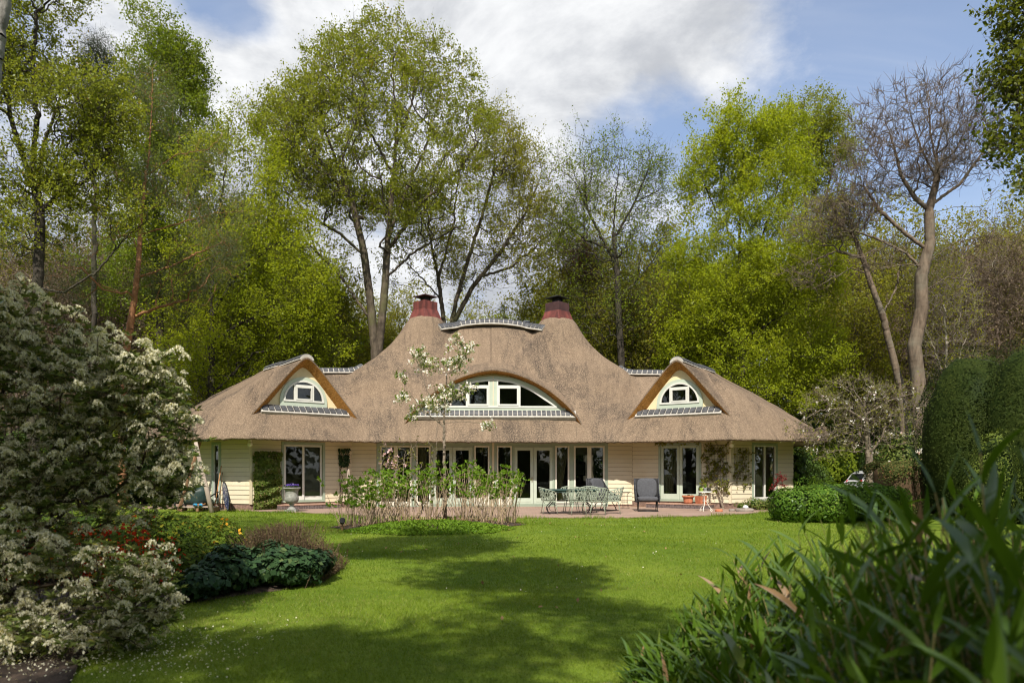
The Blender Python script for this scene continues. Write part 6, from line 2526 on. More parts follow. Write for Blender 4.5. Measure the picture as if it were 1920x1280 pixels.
# staked apple tree
Y = 17.9
b = wp(833, 975, Y)
b[2] = float(gz(b[0], b[1]))
make_tree('apple_tree', 'young staked apple tree with white blossom in front of the eyebrow window', 'tree', b,
          [[b, *chain(Y, (834, 930), (833, 880), (832, 820), (833, 780), (836, 740), (838, 700), (840, 660), (858, 635))],
           chain(Y, (832, 800), (815, 785), (795, 770), (775, 745), (755, 715), (748, 700)), chain(Y, (833, 780), (818, 760), (800, 730), (790, 700), (780, 675)),
           chain(Y, (834, 765), (850, 750), (868, 738), (885, 725)), chain(Y, (832, 795), (860, 790), (895, 792), (915, 800)), chain(Y, (838, 700), (858, 690), (880, 660), (892, 645)), chain(Y, (836, 735), (858, 705), (875, 695)),
           chain(Y, (833, 790), (800, 790), (775, 795)), chain(Y, (825, 790), (790, 770), (770, 772))],
          [pxblob(800, 685, 28, 22, Y), pxblob(855, 680, 30, 26, Y), pxblob(880, 655, 22, 14, Y), pxblob(840, 735, 34, 22, Y), pxblob(810, 760, 34, 18, Y), pxblob(752, 705, 16, 16, Y), pxblob(788, 665, 20, 14, Y), pxblob(880, 725, 20, 12, Y), pxblob(912, 797, 16, 8, Y), pxblob(760, 745, 18, 12, Y), pxblob(775, 775, 20, 12, Y), pxblob(855, 635, 14, 14, Y)],
          250, .042, 'apple_bark', 'apple_leaf', 2.3, .062, 2, .14, 103, bf=.2, rmin=.0045, jit=.025, hollow=.05, extra=blossoms(190, .062, 13, .054, nv=6, zmin=1.9))
st = thing('tree_stake', 'round brown wooden stake tied to the young apple tree', 'stake', (b[0] + .03, b[1] - .07, b[2] - .1))
mb = MB()
mb.tube([(0, 0, 0), (0, 0, .9)], .042, 10)
mb.build('post', 'stake_wood', st)
mb = MB()
mb.lathe([(.052, .84), (.052, .90)], 12)
mb.build('tie', 'black_rubber', st)
# spreading ground cover
r = np.random.default_rng(104)
n = 6500
a = r.uniform(0, 6.28, n)
q = np.sqrt(r.uniform(0, 1, n))
x = -1.75 + 1.75 * q * np.cos(a) + .12 * np.sin(a * 5)
y = 15.95 + .75 * q * np.sin(a)
z = gz(x, y) + .03 + .10 * r.uniform(0, 1, n) * (1 - q ** 3)
V, Q, rn = leaf_quads(np.stack([x, y, z], -1), .06, r, .6, .6, -.3)
tag(link('ground_cover', npmesh('ground_cover', V, Q, rnd=rn), None, 'cover_leaf'), 'bright green creeping ground cover at the front of the island bed', None, None, 'stuff')
r = np.random.default_rng(105)
x = -1.9 + 2.2 * np.sqrt(r.uniform(0, 1, 900)) * np.cos(r.uniform(0, 6.28, 900))
y = 17.1 + 1.3 * r.uniform(-1, 1, 900)
V, Q, rn = leaf_quads(np.stack([x, y, gz(x, y) + .03], -1), .05, r, .6, 1.5, 0)
tag(link('leaf_litter', npmesh('leaf_litter', V, Q, rnd=rn), None, 'dry_leaf'), 'dry brown leaf litter under the hydrangea stems', None, None, 'stuff')
# bed soil under the hydrangeas
mb = MB()
vs = [(-1.95, 17.2, float(gz(-1.95, 17.2)) + .012)]
for f in (.5, 1.0):
    for t in np.arange(40) * 2 * math.pi / 40:
        x, y = -1.95 + 2.25 * f * math.cos(t) * (1 + .05 * math.sin(5 * t)), 17.15 + 1.35 * f * math.sin(t)
        vs.append((x, y, float(gz(x, y)) + .012))
fs = [(0, 1 + i, 1 + (i + 1) % 40) for i in range(40)] + [(1 + i, 41 + i, 41 + (i + 1) % 40, 1 + (i + 1) % 40) for i in range(40)]
mb.add(vs, fs, True)
tag(link('island_bed', mb.mesh('island_bed'), None, 'soil'), kind='structure')
# garden spotlight
p = wp(642, 985, 16.1)
sl_ = thing('garden_spotlight', 'small black garden spotlight at the left end of the island bed', 'lamp', (p[0], p[1], float(gz(p[0], p[1]))))
mb = MB()
mb.lathe([(.03, -.05), (.022, .1), (.02, .14)], 10)
mb.build('spike', 'brown_beam', sl_)
mb = MB()
mb.tube([(-.02, .05, .17), (.0, -.02, .20), (.02, -.08, .225)], [.05, .058, .062], 14)
mb.build('lamp_head', 'black_rubber', sl_)

# ================================================================== terrace furniture
PZ0 = 0.036


def on_patio(px, Y):
    return Vector(((px - CX) / F * Y, Y, PZ0))


# oval dining table
tp_ = on_patio(1067, 22.9)
tb = thing('dining_table', 'long oval dark green garden table with curved iron legs on the terrace', 'table', tp_)
mb = MB()
a_, b_ = 0.92, 0.50
ov = [(a_ * math.copysign(abs(math.cos(t)) ** .75, math.cos(t)), b_ * math.copysign(abs(math.sin(t)) ** .75, math.sin(t))) for t in np.arange(48) * 2 * math.pi / 48]
mb.prism(ov, lambda a, b, d: (a, b, d), 0.715, 0.745)
mb.build('tabletop', 'table_green', tb, bevel=.006)
mb = MB()
mb.prism([(a * .93, b * .93) for a, b in ov], lambda a, b, d: (a, b, d), 0.665, 0.714)
mb.build('apron', 'table_green', tb)
for sx in (-1, 1):
    for sy in (-1, 1):
        mb = MB()
        P = []
        for t in np.linspace(0, 1, 14):
            z = .68 * (1 - t)
            bow = .17 * math.sin(t * math.pi * 2) * (1 if t < .5 else 1.0)
            P.append((sx * (.50 + bow * -.6 + .10 * t), sy * (.30 + .05 * t - bow * .35), z))
        mb.tube(P, .014, 8)
        mb.build('leg', 'dark_metal', tb)
mb = MB()
for sy in (-1, 1):
    mb.tube([(-.55, sy * .29, .30), (.55, sy * .29, .30)], .009, 6)
for sx in (-1, 1):
    mb.tube([(sx * .53, -.3, .30), (sx * .53, .3, .30)], .009, 6)
    mb.tube([(sx * .5 + .11 * math.cos(t), 0, .18 + .11 * math.sin(t)) for t in np.arange(16) * 2 * math.pi / 16], .007, 6, closed=True)
mb.build('stretcher', 'dark_metal', tb)


def basket_chair():
    root = thing('basket_chair', 'x', 'chair', (0, 0, 0), 0, 'pale green lattice chairs round the garden table')
    rr = random.Random(4)

    def shp(th, h):
        # th: -1..1 round the open basket (0 = back), h: 0..1 from the seat edge to the rim
        ang = math.pi / 2 + th * 2.25
        rx = .24 + .085 * h
        ry = .23 + .07 * h
        back = max(0.0, math.cos(th * 1.7))
        top = .67 + .14 * back
        z = .40 + (top - .40) * h
        return Vector((math.cos(ang) * rx, math.sin(ang) * ry + .03 * h * back, z))
    mb = MB()
    N_ = 17
    for sgn in (1, -1):
        for k in range(N_):
            t0 = -1.15 + 2.3 * k / (N_ - 1)
            P = []
            j = rr.uniform(-.04, .04)
            for h in np.linspace(0, 1, 7):
                t = t0 + sgn * (.26 * h) + j + .025 * math.sin(h * 9 + k)
                if -1 <= t <= 1:
                    P.append(shp(t, h))
            if len(P) > 1:
                mb.tube(P, .0085, 5)
    for h in (.36, .68):
        mb.tube([shp(t, h + .05 * math.sin(t * 9)) for t in np.linspace(-1, 1, 28)], .0075, 5)
    # seat lattice
    for sgn in (1, -1):
        for k in range(-3, 4):
            mb.tube([(k * .07 - sgn * .1, -.20, .40), (k * .07, 0, .375), (k * .07 + sgn * .1, .20, .40)], .008, 5)
    mb.tube([(math.cos(t) * .24, math.sin(t) * .23, .40) for t in np.arange(24) * 2 * math.pi / 24], .011, 6, closed=True)
    mb.build('basket', 'chair_green', root)
    mb = MB()
    mb.tube([shp(t, 1.0) for t in np.linspace(-1, 1, 30)], .013, 6)
    mb.tube([shp(-1, 1), shp(-1, .5) + Vector((.01, -.02, 0)), shp(-1, 0)], .012, 6)
    mb.tube([shp(1, 1), shp(1, .5) + Vector((-.01, -.02, 0)), shp(1, 0)], .012, 6)
    mb.build('rim', 'chair_green', root)
    for sx in (-1, 1):
        for sy in (-1, 1):
            mb = MB()
            mb.tube([(sx * .16, sy * .16, .40), (sx * .23, sy * .23, 0)], [.013, .009], 8)
            mb.build('leg', 'chair_green', root)
    return root


ch0 = basket_chair()
CH = [('at the left end of the garden table', 1030, 22.75, R(95)), ('with its back to the lawn, near side left', 1083, 22.25, R(185)), ('with its back to the lawn, near side right', 1121, 22.2, R(172)),
      ('at the right end of the table before the grey armchair', 1149, 22.8, R(-98)), ('on the far side, left of centre', 1071, 23.7, R(4)), ('on the far side, right of centre', 1105, 23.7, R(-5))]
for i, (lb_, px, Y, rz) in enumerate(CH):
    p = on_patio(px, Y)
    lab = 'pale green lattice chair ' + lb_
    if i == 0:
        ch0.location = p
        ch0.rotation_euler = (0, 0, rz)
        ch0['label'] = lab
    else:
        copy_tree(ch0, p, rz, None, lab)


def cushion(mb, c, sx, sy, sz, M_=None, n=14, puff=.35):
    """soft box: superellipsoid"""
    vs, fs = [], []
    nu, nv = n * 2, n
    for i in range(nu):
        for j in range(nv + 1):
            u = 2 * math.pi * i / nu
            v = -math.pi / 2 + math.pi * j / nv

            def pw(x, e):
                return math.copysign(abs(x) ** e, x)
            q = Vector((pw(math.cos(v), .45) * pw(math.cos(u), puff) * sx, pw(math.cos(v), .45) * pw(math.sin(u), puff) * sy, pw(math.sin(v), .6) * sz))
            if M_ is not None:
                q = M_ @ q
            vs.append(q + Vector(c))
    for i in range(nu):
        for j in range(nv):
            a = i * (nv + 1) + j
            b = ((i + 1) % nu) * (nv + 1) + j
            fs.append((a, b, b + 1, a + 1))
    mb.add(vs, fs, True)


def lounge_chair(label, loc, rz):
    root = thing('lounge_chair', label, 'armchair', loc, rz, 'dark grey lounge chairs on the terrace')
    mb = MB()
    cushion(mb, (0, -.06, .40), .33, .34, .085)
    mb.build('seat_cushion', 'cushion', root)
    tilt = Matrix.Rotation(R(-14), 3, 'X')
    mb = MB()
    cushion(mb, (0, .30, .74), .325, .085, .33, tilt)
    mb.build('back_cushion', 'cushion', root)
    mb = MB()
    # woven side wings and back shell
    prof = [(-.30, .30, .50), (-.12, .30, .55), (.08, .30, .66), (.24, .30, .86), (.36, .31, 1.03), (.43, .32, 1.06)]
    for sx in (-1, 1):
        for k, (y, z0_, z1_) in enumerate(prof):
            mb.tube([(sx * (.35 + .02 * k / 5), y, z0_), (sx * (.375 + .025 * k / 5), y + .02, (z0_ + z1_) / 2), (sx * (.37 + .03 * k / 5), y + .03, z1_)], .016, 6)
        for k in range(len(prof) - 1):
            y0, a0, c0 = prof[k]
            y1, a1, c1 = prof[k + 1]
            n_ = 11
            for q in range(n_):
                f = q / (n_ - 1)
                mb.tube([(sx * (.365 + .02 * k / 5), y0 + .01, a0 + (c0 - a0) * f), (sx * (.365 + .02 * (k + 1) / 5), y1 + .01, a1 + (c1 - a1) * f)], .017, 5)
    for q in range(22):
        f = q / 21
        mb.tube([(-.39, .33 + .12 * f, .32 + .72 * f), (0, .40 + .12 * f, .32 + .74 * f), (.39, .33 + .12 * f, .32 + .72 * f)], .019, 5)
    mb.build('woven_shell', 'rope_grey', root)
    mb = MB()
    for sx in (-1, 1):
        mb.tube([(sx * .31, -.34, .33), (sx * .31, .34, .30)], .013, 6)
        mb.tube([(sx * .28, -.10, .0), (sx * .30, -.34, .013), (sx * .30, .42, .013)], .011, 6)
        for y0, y1 in ((-.30, -.20), (.30, .40), (-.05, -.28), (.05, .34)):
            mb.tube([(sx * .30, y0, .32), (sx * .30, y1, .013)], .011, 6)
    mb.tube([(-.31, -.34, .33), (.31, -.34, .33)], .013, 6)
    mb.tube([(-.31, .34, .30), (.31, .34, .30)], .013, 6)
    mb.tube([(-.30, -.34, .013), (.30, -.34, .013)], .011, 6)
    mb.build('wire_base', 'black_wire', root)
    return root


lounge_chair('dark grey cushioned lounge chair facing the lawn left of the right wing door', on_patio(1214, 24.3), R(-6))
lounge_chair('dark grey cushioned lounge chair half hidden behind the garden table', on_patio(1134, 24.6), R(48))

# thin wire side table against the boards
p = on_patio(1171, 26.2)
t_ = thing('wire_side_table', 'thin wire side table standing between the two grey lounge chairs', 'table', p)
mb = MB()
mb.lathe([(.20, .545), (.20, .56)], 24)
mb.build('table_top', 'dark_metal', t_)
mb = MB()
for k in range(5):
    a = k * 2 * math.pi / 5 + .3
    c, s_ = math.cos(a), math.sin(a)
    mb.tube([(.19 * c, .19 * s_, .55), (.13 * c, .13 * s_, .50), (.12 * c, .12 * s_, .25), (.12 * c, .12 * s_, .20), (.19 * c, .19 * s_, .0)], .006, 5)
mb.tube([(.12 * math.cos(t), .12 * math.sin(t), .23) for t in np.arange(20) * 2 * math.pi / 20], .006, 5, closed=True)
mb.build('wire_legs', 'dark_metal', t_)

# white scrolled plant table with little pots
p = on_patio(1322, 24.3)
t_ = thing('plant_table', 'small white scrolled iron table carrying three little pots', 'table', p)
mb = MB()
mb.lathe([(.205, .60), (.215, .615), (.215, .64), (.20, .645)], 28)
mb.build('table_top', 'white_iron', t_)
for k in range(3):
    a = R(90) + k * 2 * math.pi / 3 + R(30)
    c, s_ = math.cos(a), math.sin(a)
    P = [(r_ * c, r_ * s_, z) for r_, z in ((.17, .60), (.13, .52), (.075, .40), (.07, .31), (.10, .20), (.17, .11), (.215, .06), (.235, .03), (.225, .005), (.195, .0), (.175, .02), (.18, .05), (.20, .055))]
    mb = MB()
    mb.tube(P, .012, 8)
    mb.build('leg', 'white_iron', t_)
mb = MB()
mb.lathe([(.085, .33), (.085, .345)], 20)
mb.build('shelf', 'white_iron', t_)


def potted(name, label, loc, prof, mat, leaf=None, n=60, ls=.04, h=.06, rim=True, group=None, flower=None, spread=.8):
    root = thing(name, label, 'flowerpot', loc, 0, group)
    mb = MB()
    mb.lathe(prof, 24)
    mb.build('pot', mat, root)
    rmax = max(q[0] for q in prof)
    zt = max(q[1] for q in prof)
    mb = MB()
    mb.lathe([(rmax * .86, zt - .01), (rmax * .5, zt + .004)], 20)
    mb.build('soil', 'soil', root)
    r_ = np.random.default_rng(int(abs(loc[0]) * 1000) % 999)
    for mt, nn, sz, dz_ in ((leaf, n, ls, 0), (flower, n // 2, ls * 1.1, h * .5)):
        if mt:
            a = r_.uniform(0, 6.28, nn)
            q = np.sqrt(r_.uniform(0, 1, nn)) * rmax * spread
            C_ = np.stack([q * np.cos(a), q * np.sin(a), zt + dz_ + r_.uniform(0, 1, nn) * h], -1)
            V_, Q_, rn_ = leaf_quads(C_, sz, r_, .7, .3, -.5)
            o = link('leaves' if mt == leaf else 'flowers', npmesh('leaves', V_, Q_, rnd=rn_), root, mt)
            o['kind'] = 'stuff'
    return root


leafmat('violet_flower', (0.08, 0.045, 0.26), (0.15, 0.09, 0.42), (0.75, 0.74, 0.78), 0.2, 0.03, 0.5, 3)
tt = Vector((p[0], p[1], p[2] + .647))
potted('small_pot', 'lime green little pot on the white iron table', tt + Vector((-.13, -.03, 0)), [(.045, 0), (.06, .10), (.062, .105)], 'lime_pot', 'dark_leaf', 40, .035, .06)
potted('small_pot', 'pale grey little pot with a green plant on the white iron table', tt + Vector((-.005, -.05, 0)), [(.045, 0), (.058, .11), (.06, .115)], 'grey_pot', 'hydrangea_leaf', 50, .04, .08)
potted('small_pot', 'dark little pot at the right of the white iron table', tt + Vector((.12, -.02, 0)), [(.05, 0), (.062, .09), (.064, .095)], 'rope_grey', 'dark_leaf', 30, .03, .03)

# terracotta pots on the step
pf_r, pe_r = planes_for(1)
pf_l, pe_l = planes_for(-1)
q = pf_r(2.28, .202, .36)
potted('terracotta_pot', 'round terracotta pot on the brick step of the right wing', h2w(*q), [(.13, 0), (.155, .05), (.155, .06), (.175, .20), (.175, .21), (.215, .225), (.22, .27), (.20, .285)], 'terracotta', 'dark_leaf', 16, .05, .03)
q = pf_r(2.72, .202, .30)
t_ = thing('square_planter', 'square terracotta planter beside the round pot on the step', 'flowerpot', h2w(*q), R(30))
mb = MB()
mb.hexa([(-.13, -.13, 0), (.13, -.13, 0), (.13, .13, 0), (-.13, .13, 0), (-.15, -.15, .27), (.15, -.15, .27), (.15, .15, .27), (-.15, .15, .27)])
mb.build('pot', 'terracotta', t_, bevel=.01)
mb = MB()
mb.box(-.12, .12, -.12, .12, .271, .276)
mb.build('soil', 'soil', t_)
# stone urn with pansies
p = on_patio(547, 24.15)
ur = thing('stone_urn', 'grey stone garden urn planted with violet pansies', 'urn', p)
mb = MB()
mb.box(-.19, .19, -.19, .19, 0, .055)
mb.lathe([(.15, .055), (.155, .08), (.10, .11), (.065, .17), (.062, .20), (.09, .23), (.085, .245), (.15, .27), (.205, .33), (.225, .40), (.215, .47), (.20, .56), (.205, .66), (.24, .72), (.285, .745), (.29, .765), (.27, .775)], 36)
mb.build('bowl', 'stone_urn', ur)
mb = MB()
mb.lathe([(.25, .766), (.12, .785)], 24)
mb.build('soil', 'soil', ur)
r_ = np.random.default_rng(6)
for mt, nn, sz, z0_ in (('violet_flower', 110, .055, .84), ('dark_leaf', 130, .05, .79)):
    a = r_.uniform(0, 6.28, nn)
    qq = np.sqrt(r_.uniform(0, 1, nn)) * .23
    V, Q, rn = leaf_quads(np.stack([qq * np.cos(a), qq * np.sin(a), z0_ + r_.uniform(0, .06, nn) * (1.2 - qq / .25)], -1), sz, r_, .9, .4, 0)
    o = link('pansies' if mt == 'violet_flower' else 'leaves', npmesh('pansies', V, Q, rnd=rn), ur, mt)
    o['kind'] = 'stuff'


# ================================================================== climbers on the house
def wall_climber(name, label, pl, u0, u1, z0, z1, n, leaf, ls, seed, depth=.18, cat='climber', stems=14):
    r = np.random.default_rng(seed)
    c = h2w(*pl((u0 + u1) / 2, 0, .1))
    root = thing(name, label, cat, (c[0], c[1], 0))
    u = r.uniform(u0, u1, n)
    z = r.uniform(z0, z1, n)
    # ragged outline
    eu = .07 * np.sin(z * 7) + .05 * np.sin(z * 15 + 1)
    u = (u0 + u1) / 2 + (u - (u0 + u1) / 2) * (1 + eu)
    z = np.where(z > z1 - .25, z1 - (z1 - z) * r.uniform(.3, 1.6, n), z)
    d = depth * (.45 + .55 * np.sqrt(np.clip(1 - ((u - (u0 + u1) / 2) / ((u1 - u0) / 2 + .05)) ** 2, 0, 1))) * (1 + .25 * np.sin(u * 9 + z * 6) + .2 * np.sin(z * 17 - u * 5)) - r.uniform(0, 1, n) ** 2 * .1
    P = np.array([pl(a, b, dd) for a, b, dd in zip(u, z, np.maximum(d, .04))])
    Wd = np.array([h2w(*q) for q in P]) - np.array(root.location)
    nw = np.array([pl.n[0] * cr - pl.n[1] * sr, pl.n[0] * sr + pl.n[1] * cr, .35])
    Nb_ = np.tile(nw, (n, 1))
    T = r.normal(0, .6, (n, 3)) + [0, 0, -.9]
    V, Q, rn = leaf_quads(Wd, ls, r, .8, .1, 0, T, .12, Nb=Nb_)
    link('foliage', npmesh('foliage', V, Q, rnd=rn), root, leaf)
    segs = [[], []]
    for k in range(stems):
        uu = r.uniform(u0 + .1, u1 - .1)
        zz = 0.02
        q = h2w(*pl(uu, zz, .04)) - root.location
        while zz < z1 * .95:
            uu = min(u1 - .05, max(u0 + .05, uu + r.normal(0, .07)))
            zz += .16
            e = h2w(*pl(uu, zz, .05)) - root.location
            segs[0].append(q)
            segs[1].append(e)
            q = e
    tv, tq = seg_tubes(np.array(segs[0]), np.array(segs[1]), np.full(len(segs[0]), .011), np.full(len(segs[0]), .009), 4)
    link('stems', npmesh('stems', tv, tq), root, 'shrub_bark')
    return root


wall_climber('wall_ivy', 'thick column of variegated ivy left of the sliding door', pf_l, .06, .98, .04, 1.98, 3400, 'creeper_leaf', .105, 110, .26)
wall_climber('clematis', 'small dark climber high up in the left wall corner', Plane(pf_l(3.05, 0, 0)[:2], pf_l.t), .10, .52, 1.5, 2.15, 260, 'ivy_leaf', .09, 111, .12, stems=4)

# espaliered vine with wire trellis on the right wing
q0 = h2w(*pf_r(3.15, 0, .10))
r = np.random.default_rng(112)


def vine(name, label, chains, segs_, N, nl, seed):
    base = chains[0][0]
    at = np.array(segs_)
    rr = np.random.default_rng(seed)
    A, pa, cnt, ch_, nt_ = skeleton([[np.asarray(p) - base for p in c] for c in chains], at - base, .15, rr)
    root = thing(name, label, 'climber', tuple(base))
    me, tw = branch_mesh('trunk', A, pa, cnt, .045, rr, .006, .45, .08, 2, .16, nt_)
    link('trunk', me, root, 'apple_bark')
    tint0 = rr.uniform(0, 1, len(A))
    k = rr.poisson(nl, len(tw[0]))
    a, b_ = np.repeat(tw[0], k, axis=0), np.repeat(tw[1], k, axis=0)
    t = rr.uniform(0, 1.1, len(a))[:, None]
    V, Q, rn = leaf_quads(a * (1 - t) + b_ * t + rr.normal(0, .025, a.shape), .085, rr, .85, .2, .2)
    link('foliage', npmesh('foliage', V, Q, rnd=np.clip(rn * .5 + .5 * np.repeat(np.repeat(tint0[tw[2]], k), 4), 0, 1)), root, 'vine_leaf')
    return root


def vp(pl, u, z, d=.09):
    return np.array(h2w(*pl(u, z, d)))


att = []
for _ in range(95):
    u = r.uniform(2.72, 3.62)
    z = r.uniform(.9, 2.3)
    att.append(vp(pf_r, u, z, r.uniform(.05, .14)))
for _ in range(42):
    att.append(vp(pe_r, r.uniform(.05, .78), r.uniform(.75, 2.0), r.uniform(.05, .12)))
for _ in range(30):
    att.append(vp(pf_r, r.uniform(2.6, 3.6), r.uniform(.6, 1.0), r.uniform(.06, .2)))
for _ in range(22):
    att.append(vp(pf_r, r.uniform(1.0, 2.9), r.uniform(2.28, 2.38), r.uniform(.08, .3)))
vine('espaliered_vine', 'old espaliered vine with two twisted trunks and yellow leaves on the right wing', [
    [vp(pf_r, 3.45, .03, .2), vp(pf_r, 3.42, .4, .18), vp(pf_r, 3.25, .75, .12), vp(pf_r, 3.2, 1.2, .1), vp(pf_r, 3.45, 1.6, .1), vp(pf_r, 3.2, 2.0, .1)],
    [vp(pf_r, 3.0, .03, .2), vp(pf_r, 3.0, .5, .16), vp(pf_r, 2.92, .9, .12), vp(pf_r, 2.95, 1.4, .1), vp(pf_r, 2.8, 1.9, .1), vp(pf_r, 2.75, 2.3, .1)],
    [vp(pf_r, 3.3, .7, .14), vp(pf_r, 3.6, .85, .14), vp(pe_r, .12, 1.0, .12), vp(pe_r, .35, 1.3, .1), vp(pe_r, .5, 1.5, .1)]], att, 0, 1.7, 113)


def trellis(label, pl, u0, u1, z0, z1, nu, nz):
    c = h2w(*pl((u0 + u1) / 2, z0, .05))
    t_ = thing('wire_trellis', label, 'trellis', c)
    mb = MB()
    for i in range(nu + 1):
        u = u0 + (u1 - u0) * i / nu
        mb.tube([h2w(*pl(u, z0, .05)) - c, h2w(*pl(u, z1, .05)) - c], .004, 4)
    for j in range(nz + 1):
        z = z0 + (z1 - z0) * j / nz
        mb.tube([h2w(*pl(u0, z, .055)) - c, h2w(*pl(u1, z, .055)) - c], .004, 4)
    mb.build('wire_grid', 'black_wire', t_)


trellis('dark wire trellis behind the vine right of the wing door', pf_r, 2.82, 3.55, 1.05, 2.25, 7, 12)
trellis('dark wire trellis on the end wall beside the tall window', pe_r, .12, .72, 1.0, 2.15, 9, 11)

# bits along the foot of the right wing
Y = 25.2
shell('bedding_plants', 'low mixed green bedding plants along the right wing wall', 'plant', wp(1425, 885, Y) * [1, 1, 0], [gblob(1392, 938, 13, Y - .2, .22), gblob(1418, 932, 20, Y, .3), gblob(1445, 934, 18, Y + .1, .3), gblob(1462, 942, 12, Y - .3, .2)],
      2600, 'creeper_leaf', .06, 114, lump=.2, depth=.12, core='dark_leaf', extra=heads(9, .06, 'blossom', 'flower_heads', 8))
bl_ = thing('garden_ball', 'shiny pale garden ball among the bedding plants', 'ornament', on_patio(1398, 24.5))
mb = MB()
mb.lathe([(.001, 0), (.05, .012), (.085, .05), (.097, .097), (.085, .145), (.05, .183), (.001, .194)], 24, cap=False)
mb.build('ball', 'pale_ball', bl_)
mb = MB()
mb.lathe([(.05, 0), (.06, .02)], 16)
mb.build('foot_ring', 'stone_urn', bl_)
for lab, px, Y, s_, mt in (('flat grey brown stone in front of the bedding plants', 1395, 24.0, (.30, .12, .07), 'rock'), ('broken terracotta shard at the foot of the vine', 1348, 24.0, (.12, .07, .05), 'terracotta'), ('small pale stone right of the terracotta shard', 1372, 24.2, (.10, .07, .05), 'rock')):
    p = on_patio(px, Y)
    mb = MB()
    cushion(mb, (0, 0, s_[2] * .6), *s_, None, 7, .8)
    rr = random.Random(int(px))
    mb.v = [(x * (1 + rr.uniform(-.12, .12)), y * (1 + rr.uniform(-.12, .12)), z * (1 + rr.uniform(-.15, .15))) for x, y, z in mb.v]
    tag(mb.build('stone' if mt == 'rock' else 'terracotta_shard', mt, None, p), lab, 'stone' if mt == 'rock' else 'shard')
# red maple
b = np.array(on_patio(1463, 25.2))
make_tree('maple_sapling', 'little red-leaved maple in front of the end window', 'shrub', b, [[b, b + [.02, 0, .35], b + [.06, 0, .7], b + [.05, 0, 1.1]]], [(b + [.05, 0, .95], (.22, .2, .32)), (b + [-.22, 0, .72], (.15, .12, .12))], 40, .014, 'shrub_bark', 'maple_leaf', 2.5, .06, 2, .1, 115, rmin=.004, jit=.02)

# ---- left end: leaning poles, tools, mosaic top, barrow
p0 = h2w(*pe_l(1.36, 0, 1.55))
a = wp(397, 951, 23.9)
a[2] = PZ0 - .03
bt = wp(367, 829, 24.2)
t_ = thing('leaning_log', 'pale weathered log leaning against the eave at the left wing', 'pole', a)
mb = MB()
d = Vector(bt) - Vector(a)
mb.tube([(0, 0, 0), d * .3 + Vector((.012, 0, 0)), d * .65 + Vector((-.01, 0, 0)), d], [.078, .074, .066, .058], 12)
mb.build('log', 'weathered_log', t_)
a = wp(352, 905, 24.6)
bt = wp(376, 824, 24.7)
t_ = thing('leaning_beam', 'brown squared beam leaning behind the pale log', 'pole', (a[0] - .3, a[1], PZ0))
mb = MB()
d = Vector(bt) - Vector((a[0] - .3, a[1], PZ0))
mb.tube([(0, 0, 0), d], .06, 4)
mb.build('beam', 'brown_beam', t_, bevel=.006)
# garden tools
for nm, lab, pa_, pb_, Yt, mat, head in (('garden_broom', 'broom with an orange brown handle leaning by the narrow window', (402, 948), (415, 873), 25.0, 'orange_handle', 'broom'), ('garden_rake', 'rake leaning beside the narrow window at the left wing', (410, 948), (417, 885), 25.15, 'brown_beam', 'rake')):
    a = wp(pa_[0], pa_[1], Yt)
    a[2] = PZ0 + .05
    b_ = wp(pb_[0], pb_[1], Yt + .25)
    t_ = thing(nm, lab, 'tool', (a[0], a[1], PZ0))
    d = Vector(b_) - Vector(a)
    mb = MB()
    mb.tube([(0, 0, .05), d + Vector((0, 0, .05))], .016, 8)
    mb.build('handle', mat, t_)
    mb = MB()
    if head == 'broom':
        mb.box(-.16, .16, -.03, .03, .03, .07)
        for k in range(26):
            x = -.15 + .3 * k / 25
            mb.tube([(x, 0, .04), (x * 1.1, -.02, 0)], .006, 4)
    else:
        mb.tube([(-.18, 0, .06), (.18, 0, .06)], .012, 6)
        for k in range(12):
            x = -.17 + .34 * k / 11
            mb.tube([(x, 0, .06), (x, -.06, .0)], .005, 4)
    mb.build('head', 'brown_beam' if head == 'broom' else 'dark_metal', t_)
# folded mosaic table
p = wp(428, 953, 24.7)
t_ = thing('mosaic_table', 'folded round table with a blue and white mosaic top leaning on the left wall', 'table', (p[0], p[1], PZ0), R(0))
ax = Matrix.Rotation(R(-57), 3, 'Z') @ Matrix.Rotation(R(8), 3, 'X')
ring_ = [(.37 * math.cos(t), .37 + .43 * 0 + .455 * math.sin(t) + .085) for t in np.arange(36) * 2 * math.pi / 36]
mb = MB()
mb.prism(ring_, lambda u_, v_, d_: ax @ Vector((u_, d_, v_ + .02)), -.018, .018)
mb.build('mosaic_top', 'blue_mosaic', t_)
mb = MB()
mb.tube([ax @ Vector((.385 * math.cos(t), 0, .475 + .47 * math.sin(t))) for t in np.arange(36) * 2 * math.pi / 36], .020, 8, closed=True)
mb.build('rim', 'black_rubber', t_)
mb = MB()
for sx in (-1, 1):
    mb.tube([ax @ Vector((sx * .16, .03, .85)), ax @ Vector((sx * .2, .10, .02))], .011, 6)
mb.tube([ax @ Vector((-.18, .065, .4)), ax @ Vector((.18, .065, .4))], .009, 6)
mb.build('folded_legs', 'dark_metal', t_)
